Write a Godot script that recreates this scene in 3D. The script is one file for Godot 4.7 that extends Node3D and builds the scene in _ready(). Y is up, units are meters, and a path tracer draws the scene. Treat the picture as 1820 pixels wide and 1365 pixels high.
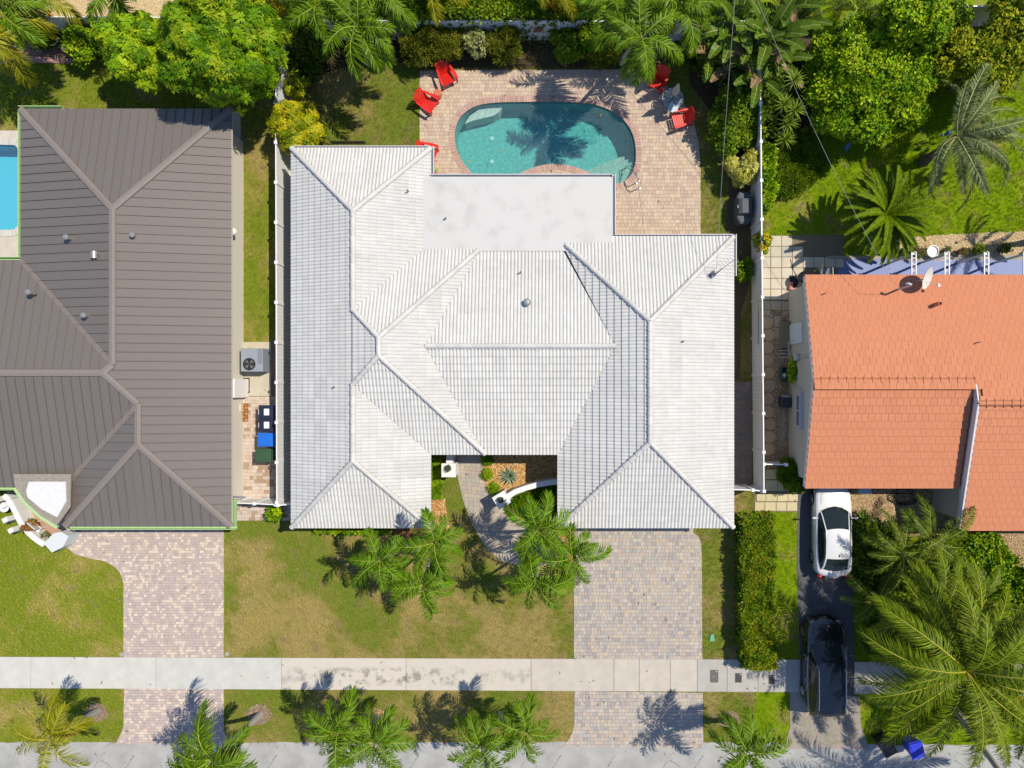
extends Node3D
# A street of houses seen straight down from a drone: x runs to the right of the photograph, z down it, y up.

const EYE := 35.0
const FOCAL := 1264.0
const NADIR := Vector2(1000, 690)
const ILLUM := 1.5

var rng := RandomNumberGenerator.new()
var materials := {}
var grain := {}
var names := {}
var patch_noise := FastNoiseLite.new()
var blotch_noise := FastNoiseLite.new()
var fine_noise := FastNoiseLite.new()
var grit_noise := FastNoiseLite.new()

class Shape:
	var v := PackedVector3Array()
	var n := PackedVector3Array()
	var c := PackedColorArray()
	var tint := Color.WHITE

	func tri(a: Vector3, b: Vector3, d: Vector3) -> void:
		var m := (d - a).cross(b - a).normalized()
		v.push_back(a); v.push_back(b); v.push_back(d)
		n.push_back(m); n.push_back(m); n.push_back(m)
		c.push_back(tint); c.push_back(tint); c.push_back(tint)

	func tri_to(a: Vector3, b: Vector3, d: Vector3, out: Vector3) -> void:
		if (d - a).cross(b - a).dot(out) < 0.0:
			tri(a, d, b)
		else:
			tri(a, b, d)

	func quad_to(a: Vector3, b: Vector3, d: Vector3, e: Vector3, out: Vector3) -> void:
		tri_to(a, b, d, out)
		tri_to(a, d, e, out)

	func smooth(a: Vector3, b: Vector3, d: Vector3, na: Vector3, nb: Vector3, nd: Vector3) -> void:
		if (d - a).cross(b - a).dot(na + nb + nd) < 0.0:
			v.push_back(a); v.push_back(d); v.push_back(b)
			n.push_back(na); n.push_back(nd); n.push_back(nb)
		else:
			v.push_back(a); v.push_back(b); v.push_back(d)
			n.push_back(na); n.push_back(nb); n.push_back(nd)
		c.push_back(tint); c.push_back(tint); c.push_back(tint)

	func box(at: Vector3, size: Vector3, b := Basis.IDENTITY, bevel := 0.0) -> void:
		var h := size * 0.5
		if bevel <= 0.0:
			for axis in 3:
				for s in [-1.0, 1.0]:
					var o := Vector3.ZERO
					o[axis] = s
					var u := Vector3.ZERO
					u[(axis + 1) % 3] = h[(axis + 1) % 3]
					var w := Vector3.ZERO
					w[(axis + 2) % 3] = h[(axis + 2) % 3]
					var f := o * h[axis]
					quad_to(at + b * (f - u - w), at + b * (f + u - w), at + b * (f + u + w), at + b * (f - u + w), b * o)
			return
		# a box with chamfered upper edges
		var low := [Vector3(-h.x, -h.y, -h.z), Vector3(h.x, -h.y, -h.z), Vector3(h.x, -h.y, h.z), Vector3(-h.x, -h.y, h.z)]
		var mid := []
		var top := []
		for p in low:
			mid.append(Vector3(p.x, h.y - bevel, p.z))
			top.append(Vector3(p.x - signf(p.x) * bevel, h.y, p.z - signf(p.z) * bevel))
		for i in 4:
			var j := (i + 1) % 4
			var out: Vector3 = b * ((low[i] + low[j]) * Vector3(1, 0, 1))
			quad_to(at + b * low[i], at + b * low[j], at + b * mid[j], at + b * mid[i], out)
			quad_to(at + b * mid[i], at + b * mid[j], at + b * top[j], at + b * top[i], out + b * Vector3(0, 0.3, 0))
		quad_to(at + b * top[0], at + b * top[1], at + b * top[2], at + b * top[3], b * Vector3.UP)
		quad_to(at + b * low[0], at + b * low[1], at + b * low[2], at + b * low[3], b * Vector3.DOWN)

	func bar(a: Vector3, d: Vector3, wide: float, high: float, up := Vector3.UP) -> void:
		var z := (d - a).normalized()
		var x := up.cross(z).normalized()
		box((a + d) * 0.5, Vector3(wide, high, a.distance_to(d)), Basis(x, z.cross(x), z))

	func sheet(poly: PackedVector2Array, y: float) -> void:
		var t := Geometry2D.triangulate_polygon(poly)
		for i in range(0, t.size(), 3):
			var a := poly[t[i]]
			var b := poly[t[i + 1]]
			var d := poly[t[i + 2]]
			tri_to(Vector3(a.x, y, a.y), Vector3(b.x, y, b.y), Vector3(d.x, y, d.y), Vector3.UP)

	func prism(poly: PackedVector2Array, y0: float, y1: float, floor_too := true) -> void:
		sheet(poly, y1)
		var t := Geometry2D.triangulate_polygon(poly)
		if floor_too:
			for i in range(0, t.size(), 3):
				var a := poly[t[i]]
				var b := poly[t[i + 1]]
				var d := poly[t[i + 2]]
				tri_to(Vector3(a.x, y0, a.y), Vector3(b.x, y0, b.y), Vector3(d.x, y0, d.y), Vector3.DOWN)
		var way := -1.0 if Geometry2D.is_polygon_clockwise(poly) else 1.0
		for i in poly.size():
			var a := poly[i]
			var b := poly[(i + 1) % poly.size()]
			var out := Vector3((b - a).y, 0, -(b - a).x) * way
			quad_to(Vector3(a.x, y0, a.y), Vector3(b.x, y0, b.y), Vector3(b.x, y1, b.y), Vector3(a.x, y1, a.y), out)

	func tube(points: Array, radii: Array, sides := 6, ends := true) -> void:
		var rings := []
		var outs := []
		var side := Vector3.ZERO
		for i in points.size():
			var d: Vector3 = (points[mini(i + 1, points.size() - 1)] - points[maxi(i - 1, 0)]).normalized()
			if side == Vector3.ZERO:
				side = d.cross(Vector3.UP if absf(d.y) < 0.9 else Vector3.RIGHT).normalized()
			side = (side - d * side.dot(d)).normalized()
			var other := d.cross(side)
			var ring := PackedVector3Array()
			var out := PackedVector3Array()
			for k in sides:
				var o := side * cos(TAU * k / sides) + other * sin(TAU * k / sides)
				out.push_back(o)
				ring.push_back(points[i] + o * float(radii[i]))
			rings.append(ring)
			outs.append(out)
		for i in points.size() - 1:
			for k in sides:
				var j := (k + 1) % sides
				smooth(rings[i][k], rings[i][j], rings[i + 1][j], outs[i][k], outs[i][j], outs[i + 1][j])
				smooth(rings[i][k], rings[i + 1][j], rings[i + 1][k], outs[i][k], outs[i + 1][j], outs[i + 1][k])
		if ends:
			for e in [0, points.size() - 1]:
				var out: Vector3 = points[e] - points[1 if e == 0 else points.size() - 2]
				for k in range(1, sides - 1):
					tri_to(rings[e][0], rings[e][k], rings[e][k + 1], out)

	func lathe(profile: Array, at: Vector3, sides := 16, b := Basis.IDENTITY) -> void:
		# profile: Vector2(radius, height) from the bottom up
		for i in profile.size() - 1:
			var p: Vector2 = profile[i]
			var q: Vector2 = profile[i + 1]
			var slope := Vector2(q.y - p.y, p.x - q.x).normalized()
			for k in sides:
				var a0 := TAU * k / sides
				var a1 := TAU * (k + 1) / sides
				var d0 := Vector3(cos(a0), 0, sin(a0))
				var d1 := Vector3(cos(a1), 0, sin(a1))
				var n0 := b * (d0 * slope.x + Vector3.UP * slope.y)
				var n1 := b * (d1 * slope.x + Vector3.UP * slope.y)
				var p0 := at + b * (d0 * p.x + Vector3.UP * p.y)
				var p1 := at + b * (d1 * p.x + Vector3.UP * p.y)
				var q0 := at + b * (d0 * q.x + Vector3.UP * q.y)
				var q1 := at + b * (d1 * q.x + Vector3.UP * q.y)
				if p.x > 0.0005:
					smooth(p0, p1, q1, n0, n1, n1)
				if q.x > 0.0005:
					smooth(p0, q1, q0, n0, n1, n0)

	func ball(at: Vector3, r: Vector3, rows := 6, sides := 10) -> void:
		for i in rows:
			for k in sides:
				var q := []
				for e in [[i, k], [i, k + 1], [i + 1, k + 1], [i + 1, k]]:
					var up: float = PI * e[0] / rows - PI / 2
					q.append(Vector3(cos(up) * cos(TAU * e[1] / sides), sin(up), cos(up) * sin(TAU * e[1] / sides)))
				if i > 0:
					smooth(at + q[0] * r, at + q[1] * r, at + q[2] * r, q[0], q[1], q[2])
				if i < rows - 1:
					smooth(at + q[0] * r, at + q[2] * r, at + q[3] * r, q[0], q[2], q[3])

	func mesh() -> ArrayMesh:
		var a := []
		a.resize(Mesh.ARRAY_MAX)
		a[Mesh.ARRAY_VERTEX] = v
		a[Mesh.ARRAY_NORMAL] = n
		a[Mesh.ARRAY_COLOR] = c
		var m := ArrayMesh.new()
		m.add_surface_from_arrays(Mesh.PRIMITIVE_TRIANGLES, a)
		return m


# ---- places, colours, materials, nodes

func at(x: float, y: float, h := 0.0) -> Vector3:
	var s := FOCAL / (EYE - h)
	return Vector3((x - NADIR.x) / s, h, (y - NADIR.y) / s)

func flat(x: float, y: float, h := 0.0) -> Vector2:
	var p := at(x, y, h)
	return Vector2(p.x, p.z)

func outline(list: Array, h := 0.0) -> PackedVector2Array:
	var out := PackedVector2Array()
	for p in list:
		out.push_back(flat(p[0], p[1], h))
	return out

func rounded(list: Array, h := 0.0, steps := 5) -> PackedVector2Array:
	# a closed smooth curve through the points
	var p := outline(list, h)
	var out := PackedVector2Array()
	for i in p.size():
		for k in steps:
			out.push_back(p[i].cubic_interpolate(p[(i + 1) % p.size()], p[i - 1], p[(i + 2) % p.size()], float(k) / steps))
	return out

func hue(r: float, g: float, b: float, share := 1.0) -> Color:
	# the base colour of a level surface that looks like that in sunlight
	var c := Color(r / 255.0, g / 255.0, b / 255.0).srgb_to_linear()
	return Color(c.r, c.g, c.b) * (share / ILLUM) + Color(0, 0, 0, 1.0 - share / ILLUM)

func vary(c: Color, by: float, warm := 0.0) -> Color:
	var k := 1.0 + rng.randf_range(-by, by)
	var w := rng.randf_range(-warm, warm)
	return Color(c.r * k * (1.0 + w), c.g * k, c.b * k * (1.0 - w))

func grain_texture(called: String, frequency: float, low: float, high: float, octaves := 4, side := 512, ridged := false) -> ImageTexture:
	if grain.has(called):
		return grain[called]
	var f := FastNoiseLite.new()
	f.seed = called.hash() % 10000
	f.noise_type = FastNoiseLite.TYPE_SIMPLEX_SMOOTH
	f.fractal_type = FastNoiseLite.FRACTAL_RIDGED if ridged else FastNoiseLite.FRACTAL_FBM
	f.frequency = frequency
	f.fractal_octaves = octaves
	var im := f.get_seamless_image(side, side)
	im.convert(Image.FORMAT_L8)
	var data := im.get_data()
	for i in data.size():
		data[i] = int(255.0 * lerpf(low, high, data[i] / 255.0))
	var t := ImageTexture.create_from_image(Image.create_from_data(side, side, false, Image.FORMAT_L8, data))
	grain[called] = t
	return t

func stuff(called: String, c: Color, rough := 0.8, metal := 0.0) -> StandardMaterial3D:
	# a plain material, made once; c is linear, and vertex colours multiply it
	if materials.has(called):
		return materials[called]
	var m := StandardMaterial3D.new()
	m.resource_name = called
	m.albedo_color = c.linear_to_srgb()
	m.roughness = rough
	m.metallic = metal
	m.vertex_color_use_as_albedo = true
	if rough >= 0.85: m.metallic_specular = 0.2
	materials[called] = m
	return m

func weathered(called: String, c: Color, rough: float, texture: ImageTexture, metres: float, relief: ImageTexture = null, depth := 0.0) -> StandardMaterial3D:
	if materials.has(called):
		return materials[called]
	var m := stuff(called, c, rough)
	m.albedo_texture = texture
	m.uv1_triplanar = true
	m.uv1_world_triplanar = true
	m.uv1_scale = Vector3.ONE / metres
	if relief:
		m.heightmap_enabled = true
		m.heightmap_texture = relief
		m.heightmap_scale = depth
	return m

func leafy(called: String, c: Color, rough := 0.45, through := 0.35) -> StandardMaterial3D:
	if materials.has(called):
		return materials[called]
	var m := stuff(called, c, rough)
	m.cull_mode = BaseMaterial3D.CULL_DISABLED
	m.metallic_specular = 0.22
	m.backlight_enabled = true
	m.backlight = Color(through, through, through * 0.6)
	return m

func numbered(called: String) -> String:
	names[called] = names.get(called, -1) + 1
	return called if names[called] == 0 else "%s_%03d" % [called, names[called]]

func tag(o: Node3D, label: String, category: String, group := "", kind := "") -> Node3D:
	if label: o.set_meta("label", label)
	if category: o.set_meta("category", category)
	if group: o.set_meta("group", group)
	if kind: o.set_meta("kind", kind)
	return o

func thing(called: String, label: String, category: String, where := Vector3.ZERO, turn := 0.0, group := "") -> Node3D:
	var o := Node3D.new()
	o.name = numbered(called)
	add_child(o)
	o.position = where
	o.rotation.y = turn
	return tag(o, label, category, group)

func instance(called: String, m: Mesh, material: Material, parent: Node3D) -> MeshInstance3D:
	var o := MeshInstance3D.new()
	o.name = called if parent != self else numbered(called)
	o.mesh = m
	o.material_override = material
	parent.add_child(o, true)
	return o

func part(called: String, s: Shape, material: Material, parent: Node3D) -> MeshInstance3D:
	# in the axes of the thing
	return instance(called, s.mesh(), material, parent)

func laid(called: String, s: Shape, material: Material, parent: Node3D) -> MeshInstance3D:
	# a part whose shape is in the axes of the world
	var o := instance(called, s.mesh(), material, parent)
	o.transform = whole(parent).affine_inverse()
	return o

func whole(o: Node3D) -> Transform3D:
	var t := Transform3D.IDENTITY
	while o != self:
		t = o.transform * t
		o = o.get_parent()
	return t

func setting(called: String, s: Shape, material: Material, label := "") -> MeshInstance3D:
	var o := instance(called, s.mesh(), material, self)
	o.set_meta("kind", "structure")
	if label: o.set_meta("label", label)
	return o

func scatter(called: String, m: Mesh, material: Material, places: Array, colors: PackedColorArray, parent: Node3D) -> MultiMeshInstance3D:
	var mm := MultiMesh.new()
	mm.transform_format = MultiMesh.TRANSFORM_3D
	mm.use_colors = true
	mm.mesh = m
	mm.instance_count = places.size()
	for i in places.size():
		mm.set_instance_transform(i, places[i])
		mm.set_instance_color(i, colors[i])
	var o := MultiMeshInstance3D.new()
	o.name = called if parent != self else numbered(called)
	o.multimesh = mm
	o.set_meta("kind", "stuff")
	o.material_override = material
	parent.add_child(o, true)
	return o


func _ready() -> void:
	camera_and_light()
	lawn_and_ground()
	pavements()
	swimming_pools()
	white_house()
	brown_house()
	orange_house()
	fences()
	planting()
	furniture()

func camera_and_light() -> void:
	rng.seed = 7
	var cam := Camera3D.new()
	cam.name = "camera"
	add_child(cam)
	cam.transform = Transform3D(Basis(Vector3.RIGHT, Vector3.FORWARD, Vector3.UP), Vector3(0, EYE, 0))
	cam.near = 0.5
	cam.far = 900.0
	cam.projection = Camera3D.PROJECTION_FRUSTUM
	cam.size = 2.0 * cam.near * 682.5 / FOCAL
	cam.frustum_offset = Vector2((910.0 - NADIR.x) / FOCAL, (NADIR.y - 682.5) / FOCAL) * cam.near
	cam.current = true
	var e := Environment.new()
	e.background_mode = Environment.BG_SKY
	var sky := ProceduralSkyMaterial.new()
	sky.sky_top_color = Color(0.42, 0.53, 0.72)
	sky.sky_horizon_color = Color(0.72, 0.78, 0.85)
	sky.sky_curve = 0.2
	sky.ground_bottom_color = Color(0.25, 0.27, 0.2)
	sky.ground_horizon_color = Color(0.6, 0.68, 0.75)
	sky.sun_angle_max = 1.0
	e.sky = Sky.new()
	e.sky.sky_material = sky
	e.background_energy_multiplier = 0.92
	e.tonemap_mode = Environment.TONE_MAPPER_LINEAR
	e.tonemap_exposure = 1.33
	e.sdfgi_enabled = true
	e.ssao_enabled = true
	e.ssil_enabled = true
	var w := WorldEnvironment.new()
	w.name = "world_environment"
	w.environment = e
	add_child(w)
	var sun := DirectionalLight3D.new()
	sun.name = "sun"
	add_child(sun)
	sun.light_energy = 1.4
	sun.light_color = Color(1.0, 0.955, 0.875)
	sun.light_angular_distance = 0.5
	sun.shadow_enabled = true
	sun.look_at_from_position(Vector3(0.585, 1, -0.25) * 50.0, Vector3.ZERO)
	patch_noise.seed = 3
	patch_noise.frequency = 0.22
	patch_noise.fractal_octaves = 4
	blotch_noise.seed = 11
	blotch_noise.frequency = 0.9
	blotch_noise.fractal_octaves = 3
	fine_noise.seed = 19
	fine_noise.frequency = 3.0
	grit_noise.seed = 23
	grit_noise.frequency = 9.0

# ---- the ground

var hard := []     # outlines that carry no grass
var deck_outline: PackedVector2Array
var pool_outline: PackedVector2Array
var small_pool_outline: PackedVector2Array

func lawn_color(x: float, z: float) -> Color:
	var a := patch_noise.get_noise_2d(x, z)
	var b := blotch_noise.get_noise_2d(x, z)
	var f := fine_noise.get_noise_2d(x, z)
	var g := grit_noise.get_noise_2d(x, z)
	var green := Color(0.15, 0.195, 0.025)
	var olive := Color(0.205, 0.20, 0.045)
	var straw := Color(0.34, 0.265, 0.10)
	var earth := Color(0.19, 0.15, 0.085)
	var dry := 0.5 + a * 1.3 + b * 0.5 + f * 0.2 + g * 0.15
	# where the grass is lusher or thinner in the photograph
	var bias := -0.12
	if x > 9.5:
		green = Color(0.17, 0.265, 0.006)
		olive = Color(0.23, 0.28, 0.02)
		bias = -0.42
	elif z < 7.0 and x > -13.3 and x < -6.5 and z > -17:
		bias = 0.0
	elif z > 6.0 and x > -16.6 and x < 0.6:
		bias = 0.12 * clampf((x + 16.0) / 8.0, -1.6, 1.0) + 0.08
	elif x < -13.4:
		bias = -0.26
		green = Color(0.17, 0.215, 0.02)
		olive = Color(0.245, 0.24, 0.045)
	if x > 6.7 and x < 9.4 and z < 7.0:
		bias = 0.12
	dry = clampf(dry + bias, 0.0, 1.0)
	var c := green.lerp(olive, clampf(dry * 1.7, 0.0, 1.0)).lerp(straw, clampf(dry * 1.5 - 0.75, 0.0, 0.85))
	if b + f * 0.5 + g * 0.3 > 0.4:
		c = c.lerp(earth, clampf((b + f * 0.5 + g * 0.3 - 0.4) * 2.0, 0.0, 0.6))
	var k := 1.02 + 0.12 * f + 0.12 * g
	k *= 1.0
	return Color(c.r * k, c.g * k, c.b * k)

func lawn_and_ground() -> void:
	var earth := grain_texture("earth", 0.02, 0.55, 1.0, 5)
	var s := Shape.new()
	# beyond the block: a frame round the lawn that reaches the horizon
	var inner := Rect2(-32, -24, 60, 46)
	for r in [Rect2(-420, -420, 388, 840), Rect2(28, -420, 392, 840), Rect2(-32, -420, 60, 396), Rect2(-32, 22, 60, 398)]:
		s.quad_to(Vector3(r.position.x, 0, r.position.y), Vector3(r.end.x, 0, r.position.y), Vector3(r.end.x, 0, r.end.y), Vector3(r.position.x, 0, r.end.y), Vector3.UP)
	setting("ground", s, weathered("ground", Color(0.19, 0.20, 0.04), 0.95, earth, 3.0), "grassy ground running on beyond the gardens")
	deck_outline = outline([[746, 126], [1118, 124]])
	for p in [[1150, 132], [1176, 146], [1200, 166], [1220, 192], [1234, 222], [1242, 256], [1245, 300], [1245, 470], [1080, 470], [1080, 400], [746, 400]]:
		deck_outline.push_back(flat(p[0], p[1]))
	pool_outline = rounded([[807, 245], [811, 220], [824, 201], [848, 187], [885, 181.5], [940, 180.5], [1000, 180.5], [1050, 184], [1086, 196], [1111, 215], [1126, 240], [1131, 268], [1129, 296], [1117, 318], [1095, 328], [1070, 321], [1048, 309], [1018, 297], [985, 293], [955, 297], [925, 309], [895, 326], [862, 326], [832, 302], [814, 274]], 0.0, 3)
	small_pool_outline = rounded([[-120, 262], [-40, 257], [15, 257], [32, 262], [46, 300], [46, 370], [32, 404], [10, 410], [-60, 408], [-130, 400]], 0.0, 3)
	var cell := 0.13
	var nx := int(inner.size.x / cell)
	var nz := int(inner.size.y / cell)
	var pv := PackedVector3Array()
	var pn := PackedVector3Array()
	var pc := PackedColorArray()
	var pi := PackedInt32Array()
	for j in nz + 1:
		for i in nx + 1:
			var x := inner.position.x + inner.size.x * i / nx
			var z := inner.position.y + inner.size.y * j / nz
			pv.push_back(Vector3(x, 0, z))
			pn.push_back(Vector3.UP)
			pc.push_back(lawn_color(x, z))
	var holes := [Geometry2D.offset_polygon(deck_outline, -0.3)[0], Geometry2D.offset_polygon(small_pool_outline, 0.15)[0]]
	for j in nz:
		for i in nx:
			var q := Vector2(inner.position.x + inner.size.x * (i + 0.5) / nx, inner.position.y + inner.size.y * (j + 0.5) / nz)
			if (q.x > -8 and q.x < 8 and q.y > -17 and q.y < -5 and Geometry2D.is_point_in_polygon(q, holes[0])) or (q.x < -23 and q.y < -6 and q.y > -14 and Geometry2D.is_point_in_polygon(q, holes[1])):
				continue
			var a := j * (nx + 1) + i
			for k in [a, a + 1, a + nx + 2, a, a + nx + 2, a + nx + 1]:
				pi.push_back(k)
	var arrays := []
	arrays.resize(Mesh.ARRAY_MAX)
	arrays[Mesh.ARRAY_VERTEX] = pv
	arrays[Mesh.ARRAY_NORMAL] = pn
	arrays[Mesh.ARRAY_COLOR] = pc
	arrays[Mesh.ARRAY_INDEX] = pi
	var m := ArrayMesh.new()
	m.add_surface_from_arrays(Mesh.PRIMITIVE_TRIANGLES, arrays)
	var turf := weathered("turf", Color.WHITE, 0.95, grain_texture("turf", 0.05, 0.74, 1.0, 5), 1.3)
	var o := instance("lawn", m, turf, self)
	tag(o, "mown lawn in patches of green and straw round the houses", "", "", "structure")

func dry_place(q: Vector2) -> bool:
	for h in hard:
		if h[0].has_point(q) and Geometry2D.is_point_in_polygon(q, h[1]):
			return true
	return false

func no_grass(poly: PackedVector2Array, grow := 0.0) -> void:
	if grow != 0.0:
		poly = Geometry2D.offset_polygon(poly, grow)[0]
	var r := Rect2(poly[0], Vector2.ZERO)
	for p in poly:
		r = r.expand(p)
	hard.append([r, poly])

func grass_blades() -> void:
	# short tufts over every lawn
	var s := Shape.new()
	for k in 9:
		var a := TAU * k / 9.0 + rng.randf() * 0.6
		var d := Vector3(cos(a), 0, sin(a))
		var side := Vector3(-d.z, 0, d.x) * 0.011
		var foot := d * rng.randf_range(0.0, 0.045)
		var tip := foot + d * rng.randf_range(0.015, 0.06) + Vector3.UP * rng.randf_range(0.03, 0.06)
		s.tri(foot - side, foot + side, tip)
	var places := []
	var colors := PackedColorArray()
	for i in 190000:
		var q := Vector2(rng.randf_range(-28.6, 24.0), rng.randf_range(-18.5, 18.2))
		if dry_place(q):
			continue
		places.append(Transform3D(Basis(Vector3.UP, rng.randf() * TAU).scaled(Vector3.ONE * rng.randf_range(0.7, 1.3)), Vector3(q.x, 0, q.y)))
		colors.push_back(vary(lawn_color(q.x, q.y) * 1.12, 0.15, 0.05))
	var o := scatter("grass", s.mesh(), leafy("grass_blade", Color.WHITE, 0.7, 0.25), places, colors, self)
	tag(o, "short grass blades over all the lawns", "", "", "stuff")

# ---- roads, pavements, drives

func pavers(called: String, poly: PackedVector2Array, row: float, lengths: Array, tones: Array, parent: Node3D, material: Material, turn := 0.0, skip := PackedVector2Array(), gap := 0.009, top := 0.03) -> void:
	# brick-size stones in rows, each with its own edges, laid inside the outline
	var s := Shape.new()
	var r := Rect2(poly[0], Vector2.ZERO)
	var mid := Vector2.ZERO
	for p in poly:
		mid += p / poly.size()
	var spun := PackedVector2Array()
	for p in poly:
		spun.push_back((p - mid).rotated(-turn))
	r = Rect2(spun[0], Vector2.ZERO)
	for p in spun:
		r = r.expand(p)
	var z := r.position.y
	while z < r.end.y:
		var x := r.position.x - rng.randf() * 0.2
		while x < r.end.x:
			var l: float = lengths[rng.randi() % lengths.size()]
			var c := Vector2(x + l / 2, z + row / 2)
			var hx := (l - gap) / 2
			var hz := (row - gap) / 2
			var q := PackedVector2Array([c + Vector2(-hx, -hz), c + Vector2(hx, -hz), c + Vector2(hx, hz), c + Vector2(-hx, hz)])
			var within := 0
			for e in q:
				if Geometry2D.is_point_in_polygon(e, spun): within += 1
			var w := c.rotated(turn) + mid
			if within > 0 and (skip.is_empty() or not Geometry2D.is_point_in_polygon(w, skip)):
				s.tint = vary(tones[rng.randi() % tones.size()], 0.06, 0.015)
				for piece in ([q] if within == 4 else Geometry2D.intersect_polygons(q, spun)):
					var stone := PackedVector2Array()
					for e in piece: stone.push_back(e.rotated(turn) + mid)
					s.prism(stone, 0.0, top + rng.randf_range(-0.003, 0.003), false)
			x += l
		z += row
	var o := laid(called, s, material, parent)
	o.set_meta("kind", "stuff")

func slab_row(edges: Array, y0: Array, y1: Array, parent: Node3D, material: Material, tones: Array) -> void:
	pass

func pavements() -> void:
	var mottle := grain_texture("mottle", 0.006, 0.93, 1.0, 6)
	var speck := grain_texture("speck", 0.12, 0.84, 1.0, 4)
	var concrete := weathered("concrete", Color.WHITE, 0.9, mottle, 2.6, speck, 0.3)
	var brick := weathered("paver", Color.WHITE, 0.85, speck, 0.9)
	var sand := weathered("joint_sand", Color(0.33, 0.29, 0.25), 0.95, speck, 0.8)
	# the road
	var s := Shape.new()
	var rough_edge := PackedVector2Array()
	for i in 90:
		var x := -32.0 + 60.0 * i / 89.0
		rough_edge.push_back(Vector2(x, 17.42 + 0.07 * blotch_noise.get_noise_2d(x * 2.0, 7.0) + (0.12 if x > 11 else 0.0)))
	rough_edge.push_back(Vector2(28, 26.2))
	rough_edge.push_back(Vector2(-32, 26.2))
	s.prism(rough_edge, -0.1, 0.012)
	var asphalt := weathered("old_asphalt", hue(200, 201, 199), 0.9, cracked(), 7.0, speck, 0.5)
	setting("road", s, asphalt, "pale worn asphalt road along the bottom")
	no_grass(rough_edge)
	# the far half of the road runs on
	# pavement slabs
	var walk := Shape.new()
	walk.sheet(outline([[-260, 1167], [1424, 1173], [1424, 1230], [-260, 1222]]), 0.006)
	var walk_node := setting("sidewalk", walk, sand, "pale concrete pavement between the gardens and the verge")
	no_grass(outline([[-260, 1166], [1424, 1172], [1424, 1231], [-260, 1223]]))
	var joints := [-260, -166, 56, 278, 501, 722, 944, 1091, 1136, 1191, 1239, 1292, 1347, 1421]
	for i in joints.size() - 1:
		var x0: float = joints[i] + 0.35
		var x1: float = joints[i + 1] - 0.35
		var slab := Shape.new()
		slab.tint = vary(hue(228, 229, 223, 0.93) if x1 < 505 else hue(230, 224, 214, 0.87) if x0 < 940 else hue(222, 216, 205, 0.93) if x0 < 1230 else hue(206, 203, 198, 0.93), 0.02, 0.008)
		slab.prism(outline([[x0, 1167 + 0.0035 * (x0 - 0)], [x1, 1167 + 0.0035 * x1], [x1, 1222 + 0.0052 * x1], [x0, 1222 + 0.0052 * x0]]), 0.0, 0.05)
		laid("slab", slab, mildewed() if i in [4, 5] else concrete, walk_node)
	# drive of the white house
	var drive := outline([[1020, 900], [1232, 900], [1232, 946], [1240, 952], [1245, 961], [1247, 975], [1248, 1172], [1020, 1171]])
	var apron := outline([[1021, 1228], [1249, 1231], [1250, 1330], [1000, 1327], [1010, 1315], [1018, 1300], [1021, 1284]])
	var tones := [hue(216, 208, 198), hue(210, 197, 190), hue(220, 211, 194), hue(200, 196, 192), hue(214, 200, 191), hue(207, 201, 195), hue(222, 206, 186), hue(190, 185, 183)]
	for d in [drive, apron]:
		s = Shape.new()
		s.sheet(d, 0.008)
		var o := setting("driveway", s, sand, "block paved drive of the white house" if d == drive else "block paved apron between pavement and road, white house")
		pavers("paver", d, 0.175, [0.13, 0.175, 0.24, 0.175], tones, o, brick)
		no_grass(d)
	# drive of the brown house
	var left_drive := outline([[60, 900], [398, 900], [398, 1168], [220, 1168], [220, 1036], [214, 1018], [203, 1006], [186, 997], [160, 992], [135, 985], [118, 972], [100, 955]])
	var left_apron := outline([[221, 1222], [398, 1222], [398, 1300], [405, 1321], [207, 1321], [214, 1306], [220, 1292]])
	var pale := [hue(222, 204, 196), hue(214, 198, 194), hue(224, 207, 198), hue(216, 201, 197), hue(208, 197, 195), hue(250, 232, 216), hue(246, 228, 210), hue(220, 203, 194)]
	for d in [left_drive, left_apron]:
		s = Shape.new()
		s.sheet(d, 0.008)
		var o := setting("driveway", s, sand, "pinkish block drive of the brown roofed house" if d == left_drive else "pinkish block apron between pavement and road, brown roofed house")
		pavers("paver", d, 0.135, [0.13, 0.2, 0.13], pale, o, brick, 0.0, PackedVector2Array(), 0.008)
		no_grass(d)
	# side yards of the brown house
	var yard := outline([[414, 705], [516, 705], [516, 925], [400, 925], [400, 850]])
	s = Shape.new()
	s.sheet(yard, 0.008)
	var yard_node := setting("side_path", s, sand, "cream and brown paved side yard beside the brown roofed house")
	pavers("paver", yard, 0.17, [0.17, 0.24, 0.3], [hue(232, 214, 198), hue(240, 225, 210), hue(200, 172, 150), hue(228, 206, 190), hue(236, 220, 208)], yard_node, brick)
	no_grass(outline([[400, 606], [516, 606], [516, 925], [400, 925]]))
	s = Shape.new()
	s.prism(outline([[405, 608], [482, 608], [482, 704], [405, 704]]), -0.05, 0.03)
	setting("concrete_pad", s, weathered("pad_concrete", hue(226, 218, 198, 0.9), 0.9, mottle, 1.7), "cream concrete pad under the air conditioner")
	s = Shape.new()
	s.prism(outline([[482, 606], [516, 606], [516, 704], [482, 704]]), -0.05, 0.016)
	setting("mulch_strip", s, weathered("mulch", hue(150, 125, 110), 0.95, speck, 0.7), "brown mulch strip along the fence")
	s = Shape.new()
	s.prism(outline([[405, 200], [428, 200], [429, 608], [405, 608]]), -0.05, 0.03)
	setting("wall_path", s, weathered("pad_concrete", Color.WHITE, 0.9, mottle, 1.7), "narrow concrete path along the wall")
	no_grass(outline([[405, 195], [431, 195], [431, 608], [405, 608]]))
	# the front path of the white house
	var path := outline([[806, 770], [860, 770], [857, 830], [859, 850], [866, 872], [880, 892], [905, 908], [935, 930], [960, 955], [985, 985], [1000, 1003], [960, 1005], [921, 1004], [893, 998], [865, 975], [846, 945], [832, 915], [822, 885], [814, 850], [810, 820]])
	s = Shape.new()
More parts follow.
